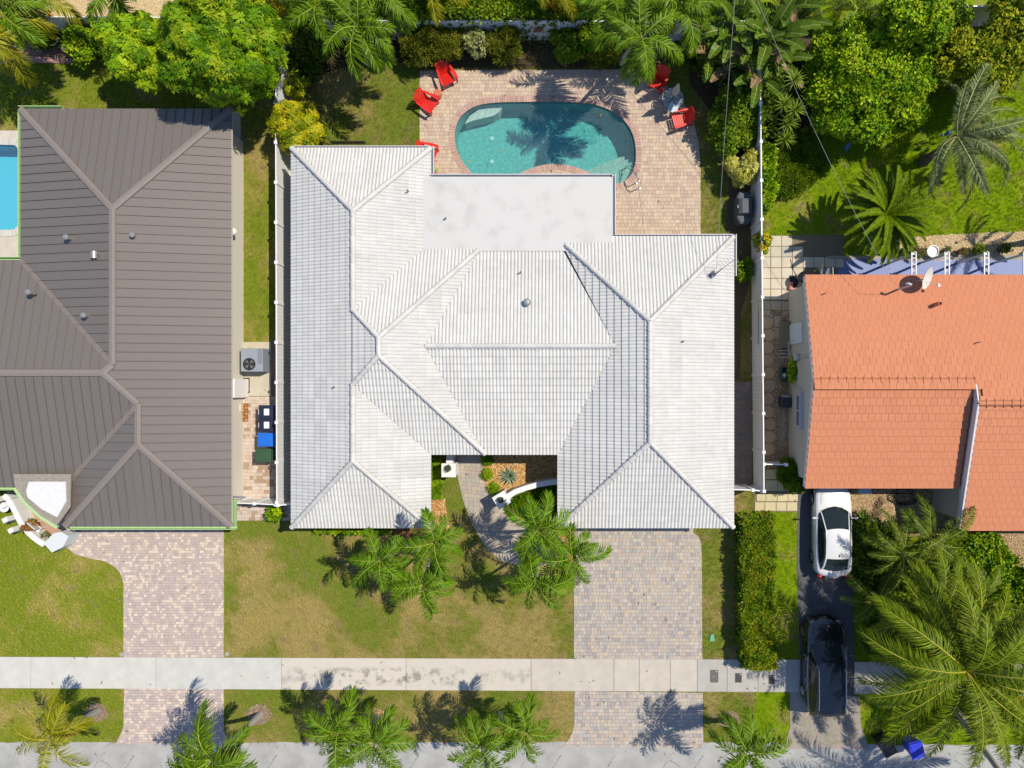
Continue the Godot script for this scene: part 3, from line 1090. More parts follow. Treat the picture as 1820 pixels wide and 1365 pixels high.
func white_house() -> void:
	var house := thing("white_house", "white house with pale barrel tile hip roofs in the middle of the photograph", "house", Vector3(-2.3, 0, -2.2))
	var render := weathered("white_render", Color(0.62, 0.62, 0.60), 0.85, grain["speck"], 1.2)
	var wing := Color(0.60, 0.60, 0.58)
	var foot := PackedVector2Array([Vector2(-12.27, -10.86), Vector2(-6.03, -10.86), Vector2(-6.03, -9.54), Vector2(2.25, -9.54), Vector2(2.25, -6.85), Vector2(7.72, -6.85), Vector2(7.72, 6.29), Vector2(-0.18, 6.29), Vector2(-0.18, 2.96), Vector2(-6.03, 2.96), Vector2(-6.03, 6.29), Vector2(-12.27, 6.29)])
	var walls: PackedVector2Array = Geometry2D.offset_polygon(foot, -0.55, Geometry2D.JOIN_MITER)[0]
	no_grass(walls)
	var s := Shape.new()
	wall_ring(s, walls, 0.0, 2.56)
	laid("wall", s, render, house)
	s = Shape.new()
	s.prism(foot, 2.56, 2.64)
	ring_of(foot, 2.6, 2.72, s, false)
	laid("eave", s, stuff("white_trim", Color(0.66, 0.66, 0.65), 0.6), house)
	# the planes of the roofs: [pieces, direction of fall, position of the eave]
	var NW := Vector2(-12.27, -10.86)
	var NE := Vector2(-6.03, -10.86)
	var A := Vector2(-9.15, -7.74)
	var B := Vector2(-9.15, -3.43)
	var C1 := Vector2(-7.9, -2.18)
	var C2 := Vector2(-7.9, -1.41)
	var D := Vector2(-9.15, -0.16)
	var E := Vector2(-9.15, 3.17)
	var SW := Vector2(-12.27, 6.29)
	var SE := Vector2(-6.03, 6.29)
	var F := Vector2(-6.03, -6.55)
	var G := Vector2(-6.03, 2.96)
	var H := Vector2(-3.53, -6.55)
	var I := Vector2(-6.03, -1.86)
	var J := Vector2(-3.53, 2.96)
	var N := Vector2(-0.18, -6.85)
	var M1 := Vector2(3.77, -2.9)
	var M2 := Vector2(3.77, 2.34)
	var K := Vector2(2.32, -1.86)
	var L := Vector2(-0.18, 2.96)
	var S1 := Vector2(-0.18, 6.29)
	var S2 := Vector2(7.72, 6.29)
	var N2 := Vector2(7.72, -6.85)
	var west := Vector2(-1, 0)
	var east := Vector2(1, 0)
	var north := Vector2(0, -1)
	var south := Vector2(0, 1)
	var low := 0.2075
	var slopes := [
		[[[NW, A, E, SW], [B, C1, C2, D]], west, 12.27, 0.4],
		[[[A, NE, F, B]], east, -6.03, 0.4],
		[[[D, G, SE, E]], east, -6.03, 0.4],
		[[[A, NW, NE]], north, 10.86, 0.4],
		[[[E, SE, SW]], south, 6.29, 0.4],
		[[[B, F, H, C1]], north, 6.55, 0.4],
		[[[C1, H, I], [C1, I, C2], [C2, I, J]], east, -3.53, 0.4],
		[[[D, C2, J, G]], south, 2.96, 0.4],
		[[[I, K, L, J]], south, 2.96, low],
		[[[I, Vector2(-3.53, -6.6), Vector2(-0.18, -6.6), K]], north, 6.68, low],
		[[[N, M1, K], [K, M1, M2], [K, M2, L], [L, M2, S1]], west, 0.18, 0.4],
		[[[M1, N2, S2, M2]], east, 7.72, 0.4],
		[[[N, N2, M1]], north, 6.85, 0.4],
		[[[S1, S2, M2]], south, 6.29, 0.4],
	]
	var clay := weathered("white_tile", Color.WHITE, 0.75, grain_texture("tile_wear", 0.014, 0.94, 1.0, 6), 3.1)
	var deck := stuff("roof_deck", Color(0.42, 0.42, 0.41), 0.9)
	for f in slopes:
		var under := Shape.new()
		for piece in f[0]:
			var q := []
			for p in piece:
				q.append(v3(p, 2.68 + f[3] * (f[2] - f[1].dot(p))))
			for i in range(1, q.size() - 1):
				under.tri_to(q[0], q[i], q[i + 1], Vector3.UP)
		var slope := laid("roof_slope", under, deck, house)
		var tiles := Shape.new()
		barrel_tiles(tiles, f[0], f[1], f[2], f[3])
		var o := laid("roof_tile", tiles, clay, slope)
		o.set_meta("kind", "stuff")
	# ridge and hip tiles
	var meshes := [cap_mesh(0.40)]
	var ms := []
	for k in [1.0, 0.94, 1.05]:
		ms.append(weathered("ridge_white_%d" % int(k * 100), Color(0.49, 0.49, 0.48) * k, 0.75, grain["tile_wear"], 1.3))
	var y := func(p: Vector2, slope: float, run: float) -> Vector3: return v3(p, 2.7 + slope * run)
	var a: Vector3 = y.call(A, 0.4, 3.12)
	var b: Vector3 = y.call(B, 0.4, 3.12)
	var c1: Vector3 = y.call(C1, 0.4, 4.37)
	var c2: Vector3 = y.call(C2, 0.4, 4.37)
	var dd: Vector3 = y.call(D, 0.4, 3.12)
	var e: Vector3 = y.call(E, 0.4, 3.12)
	var m1: Vector3 = y.call(M1, 0.4, 3.95)
	var m2: Vector3 = y.call(M2, 0.4, 3.95)
	for l in [[a, v3(NW, 2.7)], [a, v3(NE, 2.7)], [b, a], [c1, b], [c2, c1], [c2, dd], [dd, e], [e, v3(SW, 2.7)], [e, v3(SE, 2.7)], [c1, v3(Vector2(-3.85, -6.2), 2.84)], [c2, v3(J, 2.72)], [m1, m2], [m1, v3(Vector2(0.2, -6.45), 2.86)], [m1, v3(N2, 2.7)], [m2, v3(S1, 2.7)], [m2, v3(S2, 2.7)], [v3(I, 3.7), v3(K, 3.7)]]:
		caps(house, l[0], l[1], 0.40, meshes, ms)
	# the flat roof over the terrace
	s = Shape.new()
	s.prism(PackedVector2Array([Vector2(-6.42, -9.54), Vector2(2.25, -9.54), Vector2(2.25, -6.45), Vector2(0.2, -6.45), Vector2(0.2, -6.2), Vector2(-3.9, -6.2), Vector2(-3.9, -6.28), Vector2(-6.42, -6.28)]), 2.66, 2.87)
	var membrane := weathered("roof_membrane", Color(0.465, 0.47, 0.465), 0.7, roof_stain_texture(), 9.2)
	membrane.uv1_offset = Vector3(0.71, 0, 1.03)
	laid("flat_roof", s, membrane, house)
	for g in [[Vector2(-12.27, -10.86), Vector2(-6.03, -10.86), north, 2.62], [Vector2(-6.0, -10.99), Vector2(-6.0, -9.70), east, 2.62], [Vector2(-6.0, -9.54), Vector2(2.25, -9.54), north, 2.74], [Vector2(2.25, -9.67), Vector2(2.25, -7.0), east, 2.74], [Vector2(2.25, -6.85), Vector2(7.72, -6.85), north, 2.62], [Vector2(7.75, -7.0), Vector2(7.75, -5.1), east, 2.62]]:
		s = Shape.new()
		gutter(s, g[0], g[1], g[2], g[3])
		laid("gutter", s, stuff("gutter_white", Color(0.5, 0.51, 0.54), 0.5), house)
	for p in [[725, 339, 3.2], [792, 388, 2.87], [594, 688, 3.6], [925, 484, 3.1], [1214, 607, 3.7]]:
		s = Shape.new()
		s.lathe([Vector2(0.034, -0.1), Vector2(0.034, 0.12), Vector2(0.026, 0.12), Vector2(0.026, 0.06), Vector2(0, 0.06)], at(p[0], p[1], p[2] + 0.1), 10)
		laid("vent_pipe", s, stuff("grey_pipe", Color(0.16, 0.16, 0.19), 0.6), house)
	s = Shape.new()
	s.lathe([Vector2(0.14, -0.15), Vector2(0.12, 0.1), Vector2(0.17, 0.12), Vector2(0.17, 0.2), Vector2(0.1, 0.27), Vector2(0, 0.29)], at(937, 538, 3.35), 14)
	laid("roof_vent", s, stuff("grey_vent", Color(0.24, 0.27, 0.30), 0.5, 0.3), house)
	# garage door and entrance under the eaves
	s = Shape.new()
	for k in 4:
		s.box(Vector3(3.6, 0.3 + 0.54 * k, 5.76), Vector3(4.9, 0.52, 0.05))
	laid("garage_door", s, stuff("white_trim", Color.WHITE, 0.6), house)
	s = Shape.new()
	s.box(Vector3(-4.9, 1.05, 2.43), Vector3(1.0, 2.1, 0.06))
	laid("front_door", s, stuff("dark_door", Color(0.06, 0.05, 0.05), 0.5), house)

func roof_stain_texture() -> ImageTexture:
	# grey patches of dirt where water stood on the flat roof
	if grain.has("stain"):
		return grain["stain"]
	var f := FastNoiseLite.new()
	f.seed = 77
	f.frequency = 0.012
	f.fractal_octaves = 5
	var im := f.get_seamless_image(512, 512)
	im.convert(Image.FORMAT_L8)
	var d := im.get_data()
	for i in d.size():
		var k := d[i] / 255.0
		d[i] = int(255.0 * clampf(1.0 - 0.02 * k - 0.15 * maxf(0.0, k - 0.55), 0.6, 1.0))
	var t := ImageTexture.create_from_image(Image.create_from_data(512, 512, false, Image.FORMAT_L8, d))
	grain["stain"] = t
	return t

func seam_roof(parent: Node3D, face: Array, down: Vector2, eave: float, slope: float, base: float, width: float, ms: Array, offset := 0.0) -> void:
	# standing seam metal: each panel a part with its own raised seam
	var across := Vector2(-down.y, down.x)
	var poly := PackedVector2Array(face)
	var lo := INF
	var hi := -INF
	for p in face:
		lo = minf(lo, across.dot(p))
		hi = maxf(hi, across.dot(p))
	var u := floorf(lo / width) * width + offset
	var up := Vector3(down.x * slope, 1, down.y * slope).normalized()
	while u < hi:
		var strip := PackedVector2Array([across * (u + 0.003) + down * -60.0, across * (u + width - 0.003) + down * -60.0, across * (u + width - 0.003) + down * 60.0, across * (u + 0.003) + down * 60.0])
		for q in Geometry2D.intersect_polygons(poly, strip):
			var s := Shape.new()
			var t := Geometry2D.triangulate_polygon(q)
			for i in range(0, t.size(), 3):
				var w := []
				for k in 3:
					w.append(v3(q[t[i + k]], base + slope * (eave - down.dot(q[t[i + k]]))))
				s.tri_to(w[0], w[1], w[2], up)
			# the seam along the low-u side
			var v0 := INF
			var v1 := -INF
			for p in q:
				if across.dot(p) < u + 0.05:
					v0 = minf(v0, down.dot(p)); v1 = maxf(v1, down.dot(p))
			if v1 - v0 > 0.15:
				var a := v3(across * (u + 0.014) + down * v0, base + slope * (eave - v0) + 0.022)
				var b := v3(across * (u + 0.014) + down * v1, base + slope * (eave - v1) + 0.022)
				s.bar(a, b, 0.018, 0.05, up)
			if s.v.size() > 0:
				laid("roof_panel", s, ms[rng.randi() % ms.size()], parent)
		u += width

func brown_house() -> void:
	var house := thing("brown_roofed_house", "house with a brown standing seam metal roof on the left", "house", Vector3(-19.9, 0, -3))
	var tan_wall := weathered("tan_render", Color(0.66, 0.63, 0.56), 0.9, grain["speck"], 1.2)
	var foot := PackedVector2Array([Vector2(-24.7, -12.74), Vector2(-15.08, -12.74), Vector2(-15.08, 6.3), Vector2(-22.68, 6.3), Vector2(-22.68, 4.5), Vector2(-36, 4.5), Vector2(-36, -5.85), Vector2(-24.7, -5.85)])
	var walls: PackedVector2Array = Geometry2D.offset_polygon(foot, -0.62, Geometry2D.JOIN_MITER)[0]
	no_grass(walls)
	var s := Shape.new()
	wall_ring(s, walls, 0.0, 2.5)
	laid("wall", s, tan_wall, house)
	s = Shape.new()
	s.prism(foot, 2.48, 2.54)
	laid("soffit", s, stuff("tan_trim", Color(0.4, 0.38, 0.34), 0.8), house)
	var ms := []
	for k in [1.0, 0.985, 1.015]:
		ms.append(weathered("brown_metal_%d" % int(k * 100), Color(0.165, 0.146, 0.134) * k, 0.48, grain_texture("brushed", 0.02, 0.97, 1.0, 4), 2.5))
		ms[-1].metallic = 0.25
	var A := Vector2(-19.89, -7.93)
	var V1 := Vector2(-19.89, -1.04)
	var R1 := Vector2(-20.255, -0.675)
	var V2 := Vector2(-18.88, 0.7)
	var S := Vector2(-18.88, 2.5)
	var NW := Vector2(-24.7, -12.74)
	var NE := Vector2(-15.08, -12.74)
	var SE := Vector2(-15.08, 6.3)
	var SW := Vector2(-22.68, 6.3)
	var k := 0.2
	seam_roof(house, [NW, NE, A], Vector2(0, -1), 12.74, k, 2.6, 0.41, ms)
	seam_roof(house, [NW, A, V1, Vector2(-24.7, -5.85)], Vector2(-1, 0), 24.7, k, 2.6, 0.405, ms)
	seam_roof(house, [Vector2(-36, -5.85), Vector2(-24.7, -5.85), V1, R1, Vector2(-36, -0.675)], Vector2(0, -1), 5.85, k, 2.6, 0.41, ms)
	seam_roof(house, [Vector2(-36, -0.675), R1, V2, Vector2(-22.68, 4.5), Vector2(-36, 4.5)], Vector2(0, 1), 4.5, k, 2.6, 0.41, ms)
	seam_roof(house, [V2, Vector2(-22.68, 4.5), SW, S], Vector2(-1, 0), 22.68, k, 2.6, 0.405, ms)
	seam_roof(house, [SW, SE, S], Vector2(0, 1), 6.3, k, 2.6, 0.41, ms)
	seam_roof(house, [NE, A, V1, R1, V2, S, SE], Vector2(1, 0), -15.08, k, 2.6, 0.405, ms)
	# ridge and hip flashings
	var hA := v3(A, 3.562)
	var lines := [[hA, v3(NW, 2.6)], [hA, v3(NE, 2.6)], [hA, v3(V1, 3.562)], [v3(V1, 3.562), v3(R1, 3.635)], [v3(R1, 3.635), v3(V2, 3.36)], [v3(V2, 3.36), v3(S, 3.36)], [v3(S, 3.36), v3(SW, 2.6)], [v3(S, 3.36), v3(SE, 2.6)], [v3(R1, 3.635), Vector3(-36, 3.635, -0.675)]]
	for l in lines:
		s = Shape.new()
		var d: Vector3 = (l[1] - l[0]).normalized()
		var x := Vector3.UP.cross(d).normalized()
		for side in [-1.0, 1.0]:
			var drop := 0.026 if absf(d.y) < 0.01 else 0.018
			var n := Vector3(side * x.x, 2.0, side * x.z)
			s.quad_to(l[0] + Vector3.UP * 0.075, l[1] + Vector3.UP * 0.075, l[1] + x * side * 0.14 + Vector3.UP * (0.075 - drop), l[0] + x * side * 0.14 + Vector3.UP * (0.075 - drop), n)
			s.quad_to(l[0] + x * side * 0.14 + Vector3.UP * (0.075 - drop), l[1] + x * side * 0.14 + Vector3.UP * (0.075 - drop), l[1] + x * side * 0.14 + Vector3.UP * -0.02, l[0] + x * side * 0.14 + Vector3.UP * -0.02, x * side)
		laid("ridge_flashing", s, weathered("brown_flashing", Color(0.19, 0.165, 0.15), 0.5, grain["brushed"], 2.5), house)
	for l in [[Vector2(-24.7, -5.85), V1, 2.6, 3.56], [V2, Vector2(-22.68, 4.5), 3.36, 2.6]]:
		s = Shape.new()
		var a := v3(l[0], l[2] + 0.03)
		var b := v3(l[1], l[3] + 0.03)
		s.bar(a, b, 0.22, 0.02)
		laid("valley_flashing", s, weathered("valley_metal", Color(0.17, 0.145, 0.13), 0.55, grain["brushed"], 2.5), house)
	# pale green fascia and gutters
	var green := stuff("pale_green", hue(190, 226, 160, 0.95), 0.6)
	for g in [[Vector2(-22.6, 6.3), Vector2(-14.93, 6.3), Vector2(0, 1)], [Vector2(-15.08, 5.1), Vector2(-15.08, 6.28), Vector2(1, 0)], [Vector2(-24.7, -12.7), Vector2(-24.7, -6.0), Vector2(-1, 0)], [Vector2(-24.85, -12.74), Vector2(-22.9, -12.74), Vector2(0, -1)], [Vector2(-36, -5.85), Vector2(-24.7, -5.85), Vector2(0, -1)], [Vector2(-36, 4.5), Vector2(-24.6, 4.5), Vector2(0, 1)]]:
		s = Shape.new()
		gutter(s, g[0], g[1], g[2], 2.46)
		laid("gutter", s, green, house)
	# vents
	for p in [[122, 423, 3.2], [239, 419, 3.3], [55, 520, 3.2], [153, 561, 3.35]]:
		s = Shape.new()
		s.lathe([Vector2(0.09, -0.2), Vector2(0.09, 0.12), Vector2(0.125, 0.13), Vector2(0.13, 0.2), Vector2(0.11, 0.24), Vector2(0, 0.26)], at(p[0], p[1], p[2] + 0.1), 14)
		laid("roof_vent", s, stuff("steel_vent", Color(0.35, 0.34, 0.33), 0.4, 0.6), house)
	s = Shape.new()
	var b := Basis(Vector3.UP, 0.0)
	var top := at(167, 453, 3.55)
	for i in 8:
		var a0 := PI * i / 8.0
		var a1 := PI * (i + 1) / 8.0
		s.quad_to(top + Vector3(cos(a0) * 0.13, sin(a0) * 0.13, -0.15), top + Vector3(cos(a1) * 0.13, sin(a1) * 0.13, -0.15), top + Vector3(cos(a1) * 0.13, sin(a1) * 0.13, 0.15), top + Vector3(cos(a0) * 0.13, sin(a0) * 0.13, 0.15), Vector3(cos(a0 + 0.2), sin(a0 + 0.2), 0))
	s.box(top + Vector3(0, -0.12, -0.1), Vector3(0.26, 0.28, 0.1))
	laid("flue_hood", s, stuff("steel_vent", Color.WHITE, 0.4, 0.6), house)
	# the white canopy over the porch
	var canopy := outline([[28, 842], [129, 842], [128, 901], [104, 933], [75, 915], [48, 890], [30, 862]], 2.9)
	s = Shape.new()
	s.prism(canopy, 2.95, 3.03)
	laid("porch_roof", s, weathered("weathered_wood", hue(196, 188, 176), 0.9, grain_texture("planking", 0.03, 0.6, 1.0, 5, 512, true), 1.4), house)
	s = Shape.new()
	s.prism(outline([[52, 856], [117, 856], [118, 891], [102, 919], [75, 905], [50, 884], [47, 872]], 3.05), 3.03, 3.075)
	laid("porch_canopy", s, weathered("canopy_white", hue(244, 246, 250), 0.5, grain["tile_wear"], 2.0), house)
	s = Shape.new()
	var lip := outline([[29, 868], [47, 893], [74, 918], [104, 937]], 2.85)
	for i in lip.size() - 1:
		s.bar(v3(lip[i], 2.9), v3(lip[i + 1], 2.9), 0.14, 0.12)
	laid("porch_fascia", s, green, house)
	# white things on the east wall
	s = Shape.new()
	s.box(Vector3(-15.62, 0.75, 0.0), Vector3(0.3, 1.5, 0.9), Basis.IDENTITY, 0.02)
	laid("meter_cabinet", s, stuff("white_trim", Color.WHITE, 0.6), house)
	s = Shape.new()
	s.tube([Vector3(-15.2, 2.2, 5.0), Vector3(-14.9, 2.25, 5.02), Vector3(-14.7, 2.1, 5.05)], [0.04, 0.04, 0.05], 8)
	laid("wall_lamp", s, stuff("grey_pipe", Color.WHITE, 0.6), house)
	s = Shape.new()
	s.box(Vector3(-18.9, 1.1, 5.7), Vector3(5.2, 2.2, 0.06))
	laid("garage_door", s, stuff("white_trim", Color.WHITE, 0.6), house)

func orange_house() -> void:
	var house := thing("orange_roofed_house", "cream house with an orange flat tile gable roof on the right", "house", Vector3(17, 0, 0))
	var cream := weathered("cream_render", hue(226, 220, 204, 0.95), 0.9, grain["speck"], 1.2)
	var ridge := -0.31
	var high := 3.8
	var ridge2 := 0.66
	var high2 := 4.04
	var s := Shape.new()
	# walls with the gable end
	var x0 := 11.12
	var x1 := 30.0
	var zn := -4.75
	var zs := 4.15
	for q in [[Vector2(x0, zn), Vector2(x0, zs)]]:
		pass
	no_grass(PackedVector2Array([Vector2(x0, zn), Vector2(x1, zn), Vector2(x1, 6.0), Vector2(18.2, 6.0), Vector2(18.2, zs), Vector2(x0, zs)]))
	s.quad_to(Vector3(x0, 0, zn), Vector3(x0, 0, zs), Vector3(x0, 2.6, zs), Vector3(x0, 2.6, zn), Vector3.LEFT)
	s.tri_to(Vector3(x0, 2.6, zn), Vector3(x0, 2.6, zs), Vector3(x0, high - 0.08, ridge), Vector3.LEFT)
	s.quad_to(Vector3(x0, 0, zn), Vector3(x1, 0, zn), Vector3(x1, 2.6, zn), Vector3(x0, 2.6, zn), Vector3.FORWARD)
	# the south front stands back behind a carport
	s.quad_to(Vector3(x0, 0, 2.6), Vector3(18.2, 0, 2.6), Vector3(18.2, 2.5, 2.6), Vector3(x0, 2.5, 2.6), Vector3.BACK)
	s.quad_to(Vector3(18.2, 0, 2.6), Vector3(18.2, 0, 6.0), Vector3(18.2, 2.5, 6.0), Vector3(18.2, 2.5, 2.6), Vector3.LEFT)
	s.tri_to(Vector3(18.2, 2.5, 2.6), Vector3(18.2, 2.5, 6.0), Vector3(18.2, 3.5, 2.6), Vector3.LEFT)
	s.quad_to(Vector3(18.2, 0, 6.0), Vector3(x1, 0, 6.0), Vector3(x1, 2.5, 6.0), Vector3(18.2, 2.5, 6.0), Vector3.BACK)
	laid("wall", s, cream, house)
	# decks
	var deck := stuff("orange_deck", Color(0.26, 0.13, 0.08), 0.9)
	s = Shape.new()
	s.quad_to(Vector3(11.05, 2.58, -5.1), Vector3(x1, 2.58, -5.1), Vector3(x1, high - 0.02, ridge), Vector3(11.05, high - 0.02, ridge), Vector3.UP)
	s.quad_to(Vector3(11.05, 2.58, 4.49), Vector3(18.15, 2.58, 4.49), Vector3(18.15, high - 0.02, ridge), Vector3(11.05, high - 0.02, ridge), Vector3.UP)
	s.quad_to(Vector3(18.15, high - 0.02, ridge), Vector3(x1, high - 0.02, ridge), Vector3(x1, high2 - 0.02, ridge2), Vector3(18.15, high2 - 0.02, ridge2), Vector3.UP)
	s.quad_to(Vector3(18.15, high2 - 0.02, ridge2), Vector3(x1, high2 - 0.02, ridge2), Vector3(x1, 2.58, 6.42), Vector3(18.15, 2.58, 6.42), Vector3.UP)
	laid("roof_deck", s, deck, house)
	# white bargeboards and the rake between the two roofs
	var grey := stuff("grey_trim", Color(0.50, 0.50, 0.52), 0.7)
	s = Shape.new()
	s.bar(Vector3(11.03, 2.52, -5.1), Vector3(11.03, high - 0.08, ridge), 0.06, 0.2)
	s.bar(Vector3(11.03, high - 0.08, ridge), Vector3(11.03, 2.52, 4.49), 0.06, 0.2)
	s.bar(Vector3(18.10, high2 - 0.1, ridge2), Vector3(18.10, 2.48, 6.42), 0.1, 0.3)
	s.bar(Vector3(18.10, high - 0.1, ridge), Vector3(18.10, high2 - 0.1, ridge2), 0.06, 0.3)
	s.quad_to(Vector3(18.13, high - 0.1, ridge), Vector3(18.13, high2 - 0.1, ridge2), Vector3(18.13, 2.48, 6.3), Vector3(18.13, 2.48, 4.49), Vector3.LEFT)
	s.bar(Vector3(11.05, 2.53, 4.47), Vector3(18.1, 2.53, 4.47), 0.05, 0.14)
	s.bar(Vector3(11.05, 2.53, -5.08), Vector3(x1, 2.53, -5.08), 0.05, 0.14)
	s.bar(Vector3(18.15, 2.53, 6.4), Vector3(x1, 2.53, 6.4), 0.05, 0.14)
	laid("bargeboard", s, grey, house)
	# flat tiles, laid course by course with broken joints
	var wide := 0.298
	var course := 0.355
	var slope := 0.25
	var ms := []
	for k in [[1.0, 1.0], [0.97, 0.96], [1.02, 1.03], [1.0, 1.03]]:
		ms.append(weathered("orange_tile_%d_%d" % [k[0] * 100, k[1] * 100], Color(0.50 * k[0], 0.203 * k[1], 0.112 * k[1]), 0.85, grain["tile_wear"], 1.5))
	var meshes := {}
	var found := []
	for f in [[11.02, x1, -5.14, high2, -1.0, 5.1, 0.66], [11.02, 18.05, 4.53, high, 1.0, 4.49, -0.31], [18.14, x1, 6.46, high2, 1.0, 6.42, 0.66]]:
		var along := Basis(Vector3.RIGHT, Vector3(0, 1, f[4] * slope).normalized(), Vector3(0, -slope * f[4], 1).normalized())
		var z: float = f[2]
		var r := 0
		while (z - f[6]) * f[4] > 0.1:
			var run := course / sqrt(1 + slope * slope) * 0 + course * 0.97
			var x: float = f[0] - (0.5 * wide if r % 2 else 0.0)
			while x < f[1]:
				var xa := maxf(x, f[0])
				var xb := minf(x + wide, f[1])
				var end_x := xb
				# main roof ends at the rake on its way past the ridge
				if f[4] < 0 and z > -0.31 and xa < 18.12:
					x += wide
					continue
				if xb - xa > 0.05 and not (f[4] < 0 and z - run * f[4] > 0.75):
					var zm: float = z - f[4] * run * 0.5
					var h: float = 2.6 + slope * (f[5] - f[4] * zm)
					found.append([Vector3((xa + xb) / 2, h + 0.034, zm), along, snappedf(xb - xa, 0.001), f[4]])
				x += wide
			z -= f[4] * run
			r += 1
	# the 300 nearest to the drone are parts of their own, the rest one part
	found.sort_custom(func(a, b): return a[0].distance_squared_to(Vector3(14.5, EYE, 0)) < b[0].distance_squared_to(Vector3(14.5, EYE, 0)))
	var rest := Shape.new()
	for i in found.size():
		var f: Array = found[i]
		var tilt := Basis(Vector3.RIGHT, -0.09 * f[3] + rng.randf_range(-0.003, 0.003))
		if i < 300:
			var key: float = f[2]
			if not meshes.has(key):
				var t := Shape.new()
				t.box(Vector3.ZERO, Vector3(key - 0.007, 0.042, 0.40), Basis.IDENTITY, 0.004)
				meshes[key] = t.mesh()
			var o := instance("roof_tile", meshes[key], ms[rng.randi() % ms.size()], house)
			o.transform = whole(house).affine_inverse() * Transform3D(f[1] * tilt, f[0])
		else:
			rest.tint = vary(Color.WHITE, 0.035, 0.01)
			rest.box(f[0], Vector3(f[2] - 0.007, 0.042, 0.40), f[1] * tilt)
	var far := laid("roof_tile", rest, ms[0], house)
	far.set_meta("kind", "stuff")
	# ridge tiles
	var cap := [orange_cap(0.37)]
	caps_along(house, Vector3(11.0, high, ridge), Vector3(18.1, high, ridge), 0.372, cap, ms)
	caps_along(house, Vector3(18.1, high2, ridge2), Vector3(x1, high2, ridge2), 0.372, cap, ms)
	# pipes on the roof
	for p in [[1664, 541, 3.1, 0.09, 0.35], [1465, 522, 2.9, 0.025, 0.2], [1737, 609, 3.5, 0.025, 0.2]]:
		s = Shape.new()
		s.lathe([Vector2(p[3], -0.2), Vector2(p[3], p[4]), Vector2(p[3] * 0.8, p[4]), Vector2(p[3] * 0.8, p[4] - 0.1), Vector2(0, p[4] - 0.1)], at(p[0], p[1], p[2]), 12)
		laid("vent_pipe", s, ms[1] if p[3] > 0.05 else stuff("grey_pipe", Color.WHITE, 0.6), house)
	# windows, door and boxes on the gable wall
	var frame := stuff("window_frame", Color(0.42, 0.42, 0.44), 0.5)
	var pane := stuff("dark_pane", Color(0.05, 0.055, 0.06), 0.25)
	s = Shape.new()
	s.box(Vector3(11.09, 1.35, 1.05), Vector3(0.1, 0.08, 1.5))
	s.box(Vector3(11.09, 2.05, 1.05), Vector3(0.1, 0.08, 1.5))
	for z in [0.32, 1.05, 1.78]:
		s.box(Vector3(11.085, 1.7, z), Vector3(0.09, 0.62, 0.06))
	s.box(Vector3(11.02, 2.15, 1.05), Vector3(0.22, 0.05, 1.7))
	var win := laid("window", s, frame, house)
	s = Shape.new()
	s.box(Vector3(11.1, 1.7, 1.05), Vector3(0.03, 0.62, 1.44))
	laid("pane", s, pane, win)
	s = Shape.new()
	s.box(Vector3(11.09, 1.05, -2.6), Vector3(0.06, 2.1, 0.95))
	var door := laid("side_door", s, stuff("pale_door", hue(222, 230, 236), 0.5), house)
	s = Shape.new()
	s.ball(Vector3(11.04, 1.0, -2.25), Vector3.ONE * 0.04)
	laid("handle", s, stuff("steel_vent", Color.WHITE, 0.4, 0.6), door)
	s = Shape.new()
	s.box(Vector3(10.9, 0.18, -2.6), Vector3(0.5, 0.36, 1.3), Basis.IDENTITY, 0.01)
	laid("door_step", s, weathered("old_step", hue(150, 142, 112), 0.9, grain["speck"], 0.6), house)
	s = Shape.new()
	s.box(Vector3(11.02, 1.5, -1.45), Vector3(0.16, 0.4, 0.26), Basis.IDENTITY, 0.01)
	s.tube([Vector3(11.06, 1.7, -1.45), Vector3(11.06, 2.7, -1.45)], [0.03, 0.03], 6)
	s.tube([Vector3(11.07, 1.2, -1.0), Vector3(11.07, 1.2, -0.1), Vector3(11.07, 2.2, 0.1)], [0.015, 0.015, 0.015], 5)
	laid("meter_box", s, stuff("meter_grey", Color(0.4, 0.4, 0.38), 0.7), house)
	# blue painted terrace
	s = Shape.new()
	s.prism(outline([[1488, 461], [1860, 461], [1860, 520], [1488, 520]]), -0.05, 0.03)
	setting("terrace", s, weathered("blue_paint", hue(126, 146, 206), 0.6, grain["tile_wear"], 2.2), "blue painted terrace floor behind the orange roofed house")
	s = Shape.new()
	s.prism(outline([[1470, 455], [1860, 453], [1860, 461], [1488, 461], [1470, 461]]), -0.05, 0.05)
	setting("terrace_kerb", s, weathered("kerb_stone", hue(196, 190, 176), 0.9, grain["speck"], 0.8), "grey kerb along the blue terrace")
	no_grass(outline([[1470, 453], [1860, 452], [1860, 500], [1470, 500]]))

